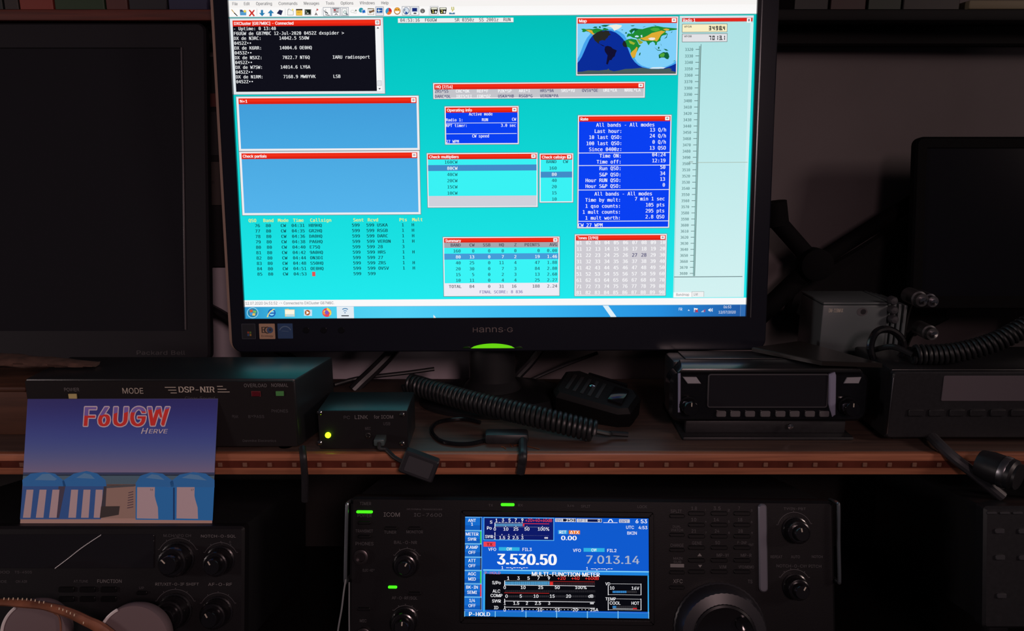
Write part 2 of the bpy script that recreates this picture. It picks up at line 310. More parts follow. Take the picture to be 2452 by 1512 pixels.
MONO = read_font(r"""
!43|18,52 25,52 25,29 24,17 19,17 18,29|18,9 25,9 25,0 18,0
"43|31,52 31,33 25,33 25,52|18,52 18,33 12,33 12,52
#43|24,51 20,37 29,37 32,51 38,51 34,37 43,37 43,31 33,31 30,20 39,20 39,14 29,14 25,0 20,0 23,14 15,14 11,0 5,0 9,14 0,14 0,20 10,20 13,31 4,31 4,37 15,37 18,51|27,31 19,31 16,20 25,20
$43|24,20 24,5 28,6 30,7 32,10 32,13 32,16 30,18 28,19|21,27 21,41 17,41 15,39 13,37 13,34 13,31 15,29 17,28|24,-10 21,-10 21,0 17,0 14,1 10,2 7,3 7,9 10,8 14,6 17,5 21,5 21,21 15,22 10,25 7,29 7,34 8,38 10,42 15,45 21,46 21,54 24,54 24,46 27,46 30,45 33,45 35,44 35,38 33,39 30,40 27,41 24,41 24,26 30,24 35,22 38,18 39,13 38,8 35,4 30,1 24,0
%43|24,11 25,9 26,7 28,5 31,5 33,5 35,7 37,9 37,11 37,14 35,16 33,17 31,18 28,17 26,16 25,14|20,11 20,15 23,19 26,21 31,22 33,22 35,21 37,20 38,19 40,17 41,15 42,13 42,11 41,7 39,3 35,1 31,0 26,1 23,3 20,7|4,16 3,20 39,34 41,31|6,39 6,36 8,34 10,33 12,32 15,33 17,34 18,36 19,39 18,41 17,43 15,45 12,45 10,45 8,43 6,41|1,39 2,43 4,47 8,49 12,50 14,50 17,49 18,48 20,47 22,45 23,43 23,41 23,39 23,34 20,31 17,28 12,28 8,28 4,31 2,34
&43|19,32 34,12 35,14 36,16 36,19 36,23 36,26 42,26 42,25 41,20 40,15 39,11 37,8 43,0 35,0 32,4 29,2 26,0 23,-1 19,-1 15,0 10,1 7,4 4,7 3,11 2,15 3,20 4,24 7,28 12,32 10,34 9,37 8,39 8,42 9,46 12,50 16,52 21,53 23,53 26,53 28,52 30,51 30,45 28,46 26,47 24,47 22,48 19,47 16,46 15,44 14,42 15,40 15,37 17,35|14,28 12,25 10,23 9,20 8,17 9,12 12,8 16,5 20,4 22,4 24,5 25,5 27,6 28,7 29,8
'43|24,52 24,33 18,33 18,52
(43|31,54 28,49 26,44 24,38 23,33 22,28 22,22 22,17 23,12 24,7 26,1 28,-4 31,-9 25,-9 22,-4 19,1 17,7 16,12 15,17 15,22 15,28 16,33 17,38 19,43 22,49 25,54
)43|12,54 18,54 21,49 24,43 26,38 27,33 28,28 28,22 28,17 27,12 26,7 24,1 21,-4 18,-9 12,-9 15,-4 17,1 19,7 20,12 21,17 21,22 21,28 20,33 19,38 17,44 15,49
*43|37,43 25,37 37,30 35,26 23,34 23,20 19,20 19,34 8,26 6,30 18,37 6,43 8,47 19,40 19,53 23,53 23,40 35,47
+43|24,41 24,25 40,25 40,19 24,19 24,4 19,4 19,19 3,19 3,25 19,25 19,41
,43|17,11 26,11 26,3 19,-10 14,-10 17,3
-43|12,22 31,22 31,17 12,17
.43|17,11 26,11 26,0 17,0
/43|31,52 38,52 10,-7 4,-7
043|17,26 17,28 18,29 20,30 21,31 23,30 25,29 26,28 26,26 26,24 25,23 23,22 21,21 20,22 18,23 17,24|21,47 17,46 14,42 13,38 12,33 12,26 12,19 13,14 14,10 17,6 21,5 26,6 29,10 30,14 31,19 31,26 31,33 30,38 29,42 26,46|21,53 27,52 31,50 34,46 36,41 38,34 38,26 38,18 36,11 34,6 31,2 27,0 21,-1 16,0 12,2 9,6 7,11 5,18 5,26 5,34 7,41 9,46 12,50 16,52
143|9,6 20,6 20,46 9,43 9,49 20,52 27,52 27,6 38,6 38,0 9,0
243|13,6 37,6 37,0 5,0 5,6 9,10 13,14 17,18 21,23 23,25 26,29 28,32 29,35 29,38 29,42 27,45 24,46 20,47 16,47 13,46 10,44 6,42 6,49 9,51 13,52 16,53 20,53 24,52 28,51 32,49 35,44 37,38 36,35 35,32 33,28 30,24 28,21 24,18 21,15 18,11
343|27,28 32,26 35,23 37,19 38,14 37,10 35,6 33,3 29,1 25,-1 19,-1 16,-1 12,0 8,0 5,2 5,9 8,7 12,6 15,5 19,5 24,6 28,8 30,11 31,15 30,19 28,22 24,24 19,25 14,25 14,31 19,31 23,31 27,33 29,35 29,39 29,42 27,45 24,46 20,47 17,47 13,46 10,45 6,44 6,51 10,52 14,52 17,53 20,53 24,53 28,51 32,49 35,45 36,39 36,35 34,32 31,29
443|26,46 9,18 26,18|24,52 33,52 33,18 40,18 40,12 33,12 33,0 26,0 26,12 4,12 4,19
543|7,52 34,52 34,46 14,46 14,33 15,34 17,34 18,34 20,34 25,34 29,32 32,30 35,26 37,22 37,17 37,12 35,7 32,4 29,1 24,0 19,-1 15,-1 11,0 8,0 5,1 5,8 8,7 11,6 15,5 18,5 23,6 27,8 29,12 30,17 29,22 27,25 23,28 18,28 15,28 12,28 10,27 7,26
643|35,51 35,44 32,45 30,46 27,47 25,47 19,46 15,42 13,38 11,33 11,27 13,30 16,33 19,34 23,34 27,34 31,32 34,30 36,26 38,22 38,17 38,11 36,7 34,4 31,1 27,0 22,-1 17,0 12,2 9,5 7,11 5,17 5,26 5,34 7,41 10,46 14,50 18,52 24,53 27,53 30,52 32,52|22,29 18,28 15,26 13,22 12,17 13,12 15,8 18,5 22,4 26,5 29,8 31,11 31,17 31,22 29,26 26,28
743|5,52 38,52 38,49 19,0 12,0 30,46 5,46
843|21,25 17,24 14,22 12,19 12,15 12,10 14,7 17,5 21,4 26,5 29,7 31,10 31,15 31,19 29,22 26,24|15,28 11,29 8,32 6,35 6,39 7,45 10,49 13,51 17,53 21,53 26,53 30,51 33,49 36,45 37,39 37,35 35,32 32,29 28,28 32,26 36,23 38,19 38,14 37,8 34,3 31,1 26,-1 21,-1 17,-1 12,1 9,3 6,8 5,14 5,19 7,23 11,26|13,39 13,35 15,32 18,31 21,30 25,31 28,32 30,35 30,39 30,43 28,45 25,47 21,47 18,47 15,45 13,43
943|21,23 25,24 28,26 30,30 30,35 30,40 28,44 25,47 21,47 17,47 14,44 12,41 11,35 12,30 14,26 17,24|8,1 8,8 10,6 13,6 15,5 18,5 24,6 28,10 30,14 31,19 32,25 30,22 27,19 24,18 20,18 16,18 12,20 9,22 6,26 5,30 4,35 5,40 6,45 9,48 12,51 16,52 21,53 26,52 31,50 34,46 36,41 38,34 38,26 38,18 36,11 33,6 29,2 24,0 18,-1 16,-1 13,0 11,0
:43|17,37 26,37 26,26 17,26|17,11 26,11 26,0 17,0
;43|17,11 26,11 26,3 19,-10 14,-10 17,3|17,37 26,37 26,26 17,26
<43|40,33 10,22 40,11 40,5 3,19 3,25 40,40
=43|3,18 40,18 40,12 3,12|3,32 40,32 40,26 3,26
>43|3,33 3,40 40,25 40,19 3,5 3,11 33,22
?43|24,14 17,14 17,19 17,22 18,25 20,28 22,30 25,33 27,35 28,37 29,39 29,40 29,43 27,45 24,47 21,47 18,47 15,46 12,45 8,42 8,49 12,51 15,52 18,53 22,53 28,52 32,50 35,46 36,41 36,38 35,36 33,33 31,30 28,27 26,25 24,23 24,22 24,20 24,18|17,9 24,9 24,0 17,0
@43|36,19 36,23 34,26 31,28 28,29 25,28 22,26 20,23 20,19 20,15 22,12 25,10 28,9 31,10 34,12 36,15|41,5 36,5 36,9 34,7 32,5 30,4 27,4 22,5 18,8 15,13 14,19 15,25 18,30 22,33 27,34 30,34 32,33 34,31 36,29 36,32 35,36 33,40 29,43 25,44 20,43 15,41 11,37 8,32 7,26 6,19 7,12 9,6 12,1 16,-3 21,-5 27,-6 29,-6 31,-6 33,-5 35,-5 36,-9 34,-10 32,-11 30,-11 28,-11 20,-10 14,-8 8,-3 4,3 2,10 1,19 2,27 4,35 7,41 12,45 18,48 25,49 30,48 33,47 37,44 39,41 41,36 41,32
A43|21,46 14,19 29,19|17,52 26,52 42,0 34,0 31,14 12,14 9,0 1,0
B43|13,25 13,6 21,6 26,6 30,8 32,11 33,15 32,19 30,22 26,24 21,25|13,46 13,31 21,31 25,31 28,32 30,35 31,39 30,42 28,44 25,46 21,46|6,52 21,52 26,52 30,50 33,49 37,44 38,39 37,35 35,31 33,29 29,28 33,26 37,23 39,19 40,14 38,8 35,4 31,2 27,0 21,0 6,0
C43|37,2 35,1 32,0 29,-1 26,-1 20,0 15,2 10,6 7,11 5,18 5,26 5,34 7,40 10,46 15,50 20,52 26,53 29,53 32,52 35,51 37,50 37,43 35,45 32,46 29,47 26,47 20,46 16,42 14,38 13,32 12,26 13,19 14,14 16,10 20,6 26,5 29,5 32,6 35,7 37,9
D43|15,6 21,6 25,8 28,10 30,14 31,19 31,26 31,33 30,38 28,42 25,44 21,46 15,46 12,46 12,6|15,52 23,51 28,49 33,46 36,41 38,34 39,26 38,18 36,11 33,6 28,3 23,1 15,0 5,0 5,52
E43|7,52 38,52 38,46 14,46 14,31 37,31 37,25 14,25 14,6 38,6 38,0 7,0
F43|8,52 39,52 39,46 15,46 15,31 37,31 37,25 15,25 15,0 8,0
G43|38,4 35,2 32,0 28,-1 24,-1 18,0 13,2 9,6 6,11 4,18 4,26 4,34 6,40 9,46 13,50 18,52 25,53 28,53 31,52 34,51 37,49 37,42 34,44 31,46 28,47 25,47 19,46 14,42 12,38 11,32 11,26 11,19 12,14 14,10 18,6 24,5 27,5 29,5 30,6 32,7 32,21 24,21 24,27 38,27
H43|5,52 12,52 12,31 31,31 31,52 38,52 38,0 31,0 31,25 12,25 12,0 5,0
I43|7,52 36,52 36,46 25,46 25,6 36,6 36,0 7,0 7,6 18,6 18,46 7,46
J43|4,2 4,10 7,8 10,6 14,5 17,5 22,5 24,7 26,11 26,17 26,46 13,46 13,52 33,52 33,17 33,11 32,6 30,3 27,1 23,-1 17,-1 14,-1 11,0 7,1
K43|5,52 12,52 12,29 34,52 42,52 22,31 43,0 34,0 17,26 12,20 12,0 5,0
L43|7,52 15,52 15,6 40,6 40,0 7,0
M43|3,52 12,52 21,26 30,52 40,52 40,0 33,0 33,46 24,19 19,19 9,46 9,0 3,0
N43|5,52 14,52 31,9 31,52 38,52 38,0 29,0 12,43 12,0 5,0
O43|32,26 31,33 30,38 29,42 26,46 21,47 17,46 14,42 12,38 12,33 11,26 12,19 12,14 14,10 17,6 21,5 26,6 29,10 30,14 31,19|39,26 38,18 37,11 35,6 31,2 27,0 21,-1 16,0 12,2 8,6 6,11 5,18 4,26 5,34 6,41 8,46 12,50 16,52 21,53 27,52 31,50 35,46 37,41 38,34
P43|14,46 14,27 22,27 26,27 30,29 32,32 32,36 32,41 30,44 26,46 22,46|7,52 22,52 27,52 32,50 35,48 38,45 39,41 40,36 39,32 38,28 35,25 32,23 27,21 22,21 14,21 14,0 7,0
Q43|23,-1 22,-1 21,-1 16,0 12,2 8,6 6,11 5,18 4,26 5,34 6,41 8,46 12,50 16,52 21,53 27,52 31,50 35,46 37,41 38,34 39,26 39,20 38,14 36,9 33,4 29,1 36,-6 31,-9|32,26 31,33 30,38 29,42 26,46 21,47 17,46 14,42 12,38 12,33 11,26 12,19 12,14 14,10 17,6 21,5 26,6 29,10 30,14 31,19
R43|26,25 29,24 31,22 33,19 36,14 43,0 35,0 29,13 27,18 24,20 22,22 19,22 12,22 12,0 5,0 5,52 19,52 25,52 29,50 33,48 35,45 37,41 37,37 36,32 34,29 31,26|12,46 12,28 20,28 24,28 27,30 29,33 30,37 29,41 27,44 24,46 19,46
S43|35,50 35,43 32,45 29,46 26,47 22,47 18,47 14,45 12,42 12,39 12,36 13,33 16,32 21,30 24,30 31,27 35,24 37,20 38,14 38,10 36,6 34,3 30,1 26,-1 20,-1 17,-1 13,0 9,1 6,2 6,10 9,7 13,6 17,5 20,5 25,5 29,7 31,10 32,14 31,17 29,20 27,22 22,23 19,24 12,26 8,29 6,33 5,38 5,42 7,46 10,49 13,51 17,52 22,53 25,53 28,52 32,51
T43|2,52 41,52 41,46 25,46 25,0 18,0 18,46 2,46
U43|5,20 5,52 12,52 12,17 12,13 12,11 13,10 13,9 14,7 16,6 19,5 21,5 24,5 27,6 28,7 30,9 30,10 31,11 31,13 31,17 31,52 38,52 38,20 38,13 37,9 35,6 33,3 31,1 28,0 25,-1 21,-1 18,-1 15,0 12,1 10,3 7,6 6,9 5,13
V43|21,6 34,52 41,52 26,0 17,0 2,52 9,52
W43|0,52 7,52 12,10 18,38 25,38 31,10 36,52 43,52 35,0 29,0 21,31 14,0 8,0
X43|3,52 11,52 22,32 34,52 41,52 26,28 42,0 35,0 22,22 8,0 1,0 18,28
Y43|1,52 9,52 21,29 34,52 42,52 25,23 25,0 18,0 18,23
Z43|6,52 40,52 40,47 13,6 41,6 41,0 5,0 5,5 32,46 6,46
[43|16,54 31,54 31,49 23,49 23,-4 31,-4 31,-9 16,-9
\43|10,52 38,-7 31,-7 4,52
]43|27,54 27,-9 12,-9 12,-4 20,-4 20,49 12,49 12,54
^43|25,52 40,33 34,33 21,46 9,33 3,33 18,52
_43|43,-14 43,-17 0,-17 0,-14
`43|17,57 26,44 21,44 10,57
a43|24,20 22,20 17,19 14,18 12,15 11,12 12,9 13,6 16,5 19,4 24,5 27,8 30,12 30,18 30,20|37,22 37,0 30,0 30,6 28,3 25,1 22,-1 18,-1 12,0 8,2 6,6 5,11 6,17 9,21 12,23 17,24 22,25 30,25 30,26 30,30 28,32 25,34 21,35 17,34 14,34 11,32 7,31 7,37 11,38 14,39 18,40 21,40 25,40 29,39 32,37 34,34 36,32 36,30 37,27
b43|32,19 31,26 30,31 27,34 23,35 18,34 16,31 14,26 13,19 14,13 16,8 18,5 23,4 27,5 30,8 31,13|13,34 15,37 17,38 20,40 24,40 28,39 32,38 35,35 37,30 38,25 39,20 38,14 37,9 35,4 32,1 28,0 24,-1 20,-1 17,1 15,2 13,5 13,0 7,0 7,54 13,54
c43|37,2 34,1 32,0 29,-1 26,-1 20,0 16,1 12,4 9,9 7,14 7,19 7,25 9,30 12,35 16,38 20,39 26,40 29,40 32,39 34,38 37,37 37,30 34,32 32,33 29,34 26,35 21,34 17,31 14,26 14,19 14,13 17,8 21,5 26,4 29,5 32,5 35,7 37,9
d43|30,34 30,54 36,54 36,0 30,0 30,5 28,2 26,1 23,-1 19,-1 15,0 11,1 8,4 6,9 5,14 4,20 5,25 6,30 8,35 11,38 15,39 19,40 23,40 26,38 28,37|11,19 12,13 13,8 16,5 20,4 24,5 27,8 29,13 30,19 29,26 27,31 24,34 20,35 16,34 13,31 12,26
e43|39,21 39,18 11,18 12,12 14,8 18,5 24,4 27,5 30,5 34,7 37,8 37,2 34,1 30,0 27,-1 24,-1 18,0 13,1 9,4 7,9 5,14 4,19 5,25 7,30 9,34 13,37 17,39 23,40 27,39 31,38 34,35 37,31 38,27|32,23 32,28 30,32 27,34 22,35 18,34 15,31 12,28 11,23
f43|37,54 37,49 30,49 27,48 25,47 24,45 24,42 24,39 37,39 37,34 24,34 24,0 17,0 17,34 7,34 7,39 17,39 17,42 18,47 20,51 24,53 29,54
g43|30,20 29,26 28,31 25,34 21,35 17,34 14,31 12,26 11,20 12,13 14,9 17,6 21,5 25,6 28,9 29,13|36,3 36,-3 34,-7 32,-11 29,-13 25,-15 20,-15 17,-15 14,-15 12,-14 9,-13 9,-7 12,-8 15,-9 18,-10 20,-10 24,-9 28,-7 29,-4 30,2 30,6 28,3 26,1 23,0 19,0 15,0 11,2 8,5 6,9 5,14 4,20 5,26 6,30 8,34 11,38 15,39 19,40 23,40 26,38 28,37 30,34 30,39 36,39
h43|37,24 37,0 30,0 30,24 30,29 28,32 26,34 23,34 19,34 16,31 14,27 13,22 13,0 7,0 7,54 13,54 13,33 15,36 18,38 21,40 25,40 30,39 34,36 35,33 36,29
i43|9,39 25,39 25,5 38,5 38,0 6,0 6,5 19,5 19,34 9,34|19,54 25,54 25,46 19,46
j43|21,-1 21,34 10,34 10,39 27,39 27,-1 27,-7 24,-11 20,-14 15,-15 6,-15 6,-9 15,-9 17,-9 19,-7 20,-5|21,54 27,54 27,46 21,46
k43|8,54 15,54 15,23 32,39 39,39 24,24 42,0 34,0 20,20 15,16 15,0 8,0
l43|22,14 23,10 24,8 26,6 29,5 36,5 36,0 28,0 23,1 19,4 17,8 16,14 16,50 6,50 6,55 22,55
m43|24,35 25,37 27,39 29,40 31,40 35,39 38,36 39,33 39,29 40,23 40,0 34,0 34,22 33,29 33,33 31,34 29,35 27,34 26,32 25,29 25,22 25,0 19,0 19,22 18,29 18,33 16,34 14,35 12,34 11,32 10,29 10,22 10,0 4,0 4,39 10,39 10,36 11,37 12,39 14,40 16,40 19,40 21,39 22,37
n43|37,24 37,0 30,0 30,24 30,29 28,32 26,34 23,34 19,34 16,31 14,27 13,22 13,0 7,0 7,39 13,39 13,33 15,36 18,38 21,40 25,40 30,39 34,36 35,33 36,29
o43|21,35 17,34 14,31 12,26 12,19 12,13 14,8 17,5 21,4 26,5 29,8 31,13 31,19 31,26 29,31 26,34|21,40 26,39 31,38 34,35 36,31 38,26 38,19 38,13 36,8 34,4 31,1 26,0 21,-1 16,0 12,1 9,4 7,8 5,13 5,19 5,26 7,31 9,35 12,38 16,39
p43|13,5 13,-15 7,-15 7,39 13,39 13,34 15,37 17,38 20,40 23,40 28,39 32,38 35,34 37,30 38,25 39,19 38,13 37,8 35,4 32,1 28,0 23,-1 20,-1 17,1 15,2|32,19 31,26 30,31 27,34 23,35 18,34 15,31 14,26 13,19 14,13 15,8 18,5 23,4 27,5 30,8 31,13
q43|12,19 12,13 14,8 17,5 21,4 25,5 28,8 30,13 30,19 30,26 28,31 25,33 21,34 17,33 14,31 12,26|30,5 28,2 26,0 23,-1 20,-1 16,-1 12,1 9,4 7,8 5,13 5,19 5,25 7,30 9,34 12,37 16,39 20,40 23,39 26,38 28,36 30,34 30,39 37,39 37,-15 30,-15
r43|40,31 38,32 36,33 34,34 31,34 26,33 22,30 20,26 19,19 19,0 13,0 13,39 19,39 19,31 21,35 24,38 28,39 32,40 34,40 36,39 38,39 40,38
s43|34,38 34,31 31,33 28,34 26,34 23,35 19,34 16,33 15,31 14,29 14,27 16,25 18,24 24,22 26,22 30,21 33,18 35,15 36,11 35,6 32,2 27,0 20,-1 17,-1 14,0 11,0 7,1 7,8 11,6 14,5 17,5 20,4 24,5 27,6 29,8 29,11 27,15 21,17 18,18 13,19 10,21 8,24 8,28 9,33 11,37 16,39 22,40 25,40 28,39 31,39
t43|21,50 21,39 36,39 36,34 21,34 21,13 22,9 23,7 25,6 29,5 36,5 36,0 28,0 22,1 18,3 16,7 15,13 15,34 5,34 5,39 15,39 15,50
u43|7,15 7,39 13,39 13,15 14,10 15,7 17,5 21,5 25,5 28,8 30,12 30,17 30,39 37,39 37,0 30,0 30,6 28,3 26,1 22,-1 19,-1 13,0 10,3 8,6 7,10
v43|3,39 10,39 21,6 33,39 39,39 26,0 17,0
w43|0,39 6,39 13,7 19,28 24,28 30,7 37,39 43,39 34,0 28,0 21,21 15,0 9,0
x43|39,39 25,20 40,0 33,0 21,16 10,0 3,0 18,20 4,39 11,39 21,25 32,39
y43|30,13 28,8 26,2 24,-4 22,-7 21,-9 19,-12 17,-13 15,-14 12,-15 6,-15 6,-9 10,-9 13,-9 15,-8 16,-5 19,1 4,39 10,39 22,8 33,39 40,39
z43|8,39 36,39 36,33 14,5 36,5 36,0 7,0 7,6 29,34 8,34
{43|35,-7 35,-12 33,-12 26,-11 21,-9 19,-5 18,1 18,10 18,14 17,17 14,18 10,19 8,19 8,24 10,24 14,24 17,26 18,29 18,33 18,41 19,48 21,52 26,54 33,54 35,54 35,49 33,49 29,49 26,48 25,45 25,41 25,33 25,28 23,25 21,23 18,21 21,20 23,18 25,15 25,10 25,1 25,-3 26,-5 29,-6 33,-7
|43|24,54 24,-17 18,-17 18,54
}43|8,-7 10,-7 14,-6 16,-5 18,-3 18,1 18,10 18,15 20,18 22,20 25,21 22,23 20,25 18,28 18,33 18,41 18,45 16,48 14,49 10,49 8,49 8,54 10,54 17,54 21,52 24,48 24,41 24,33 25,29 26,26 29,24 33,24 35,24 35,19 33,19 29,18 26,17 25,14 24,10 24,1 24,-5 21,-9 17,-11 10,-12 8,-12
~43|40,27 40,21 37,19 35,18 32,17 30,17 26,18 22,19 21,19 19,20 17,21 15,21 13,21 11,21 8,20 6,19 3,17 3,23 6,25 8,26 11,27 14,27 16,27 17,27 19,26 22,25 23,25 27,23 30,23 33,23 35,24 37,25
•43|11,27 12,31 14,34 17,36 21,37 25,36 29,34 31,30 32,27 31,23 29,19 25,17 21,16 17,17 14,19 12,22""")
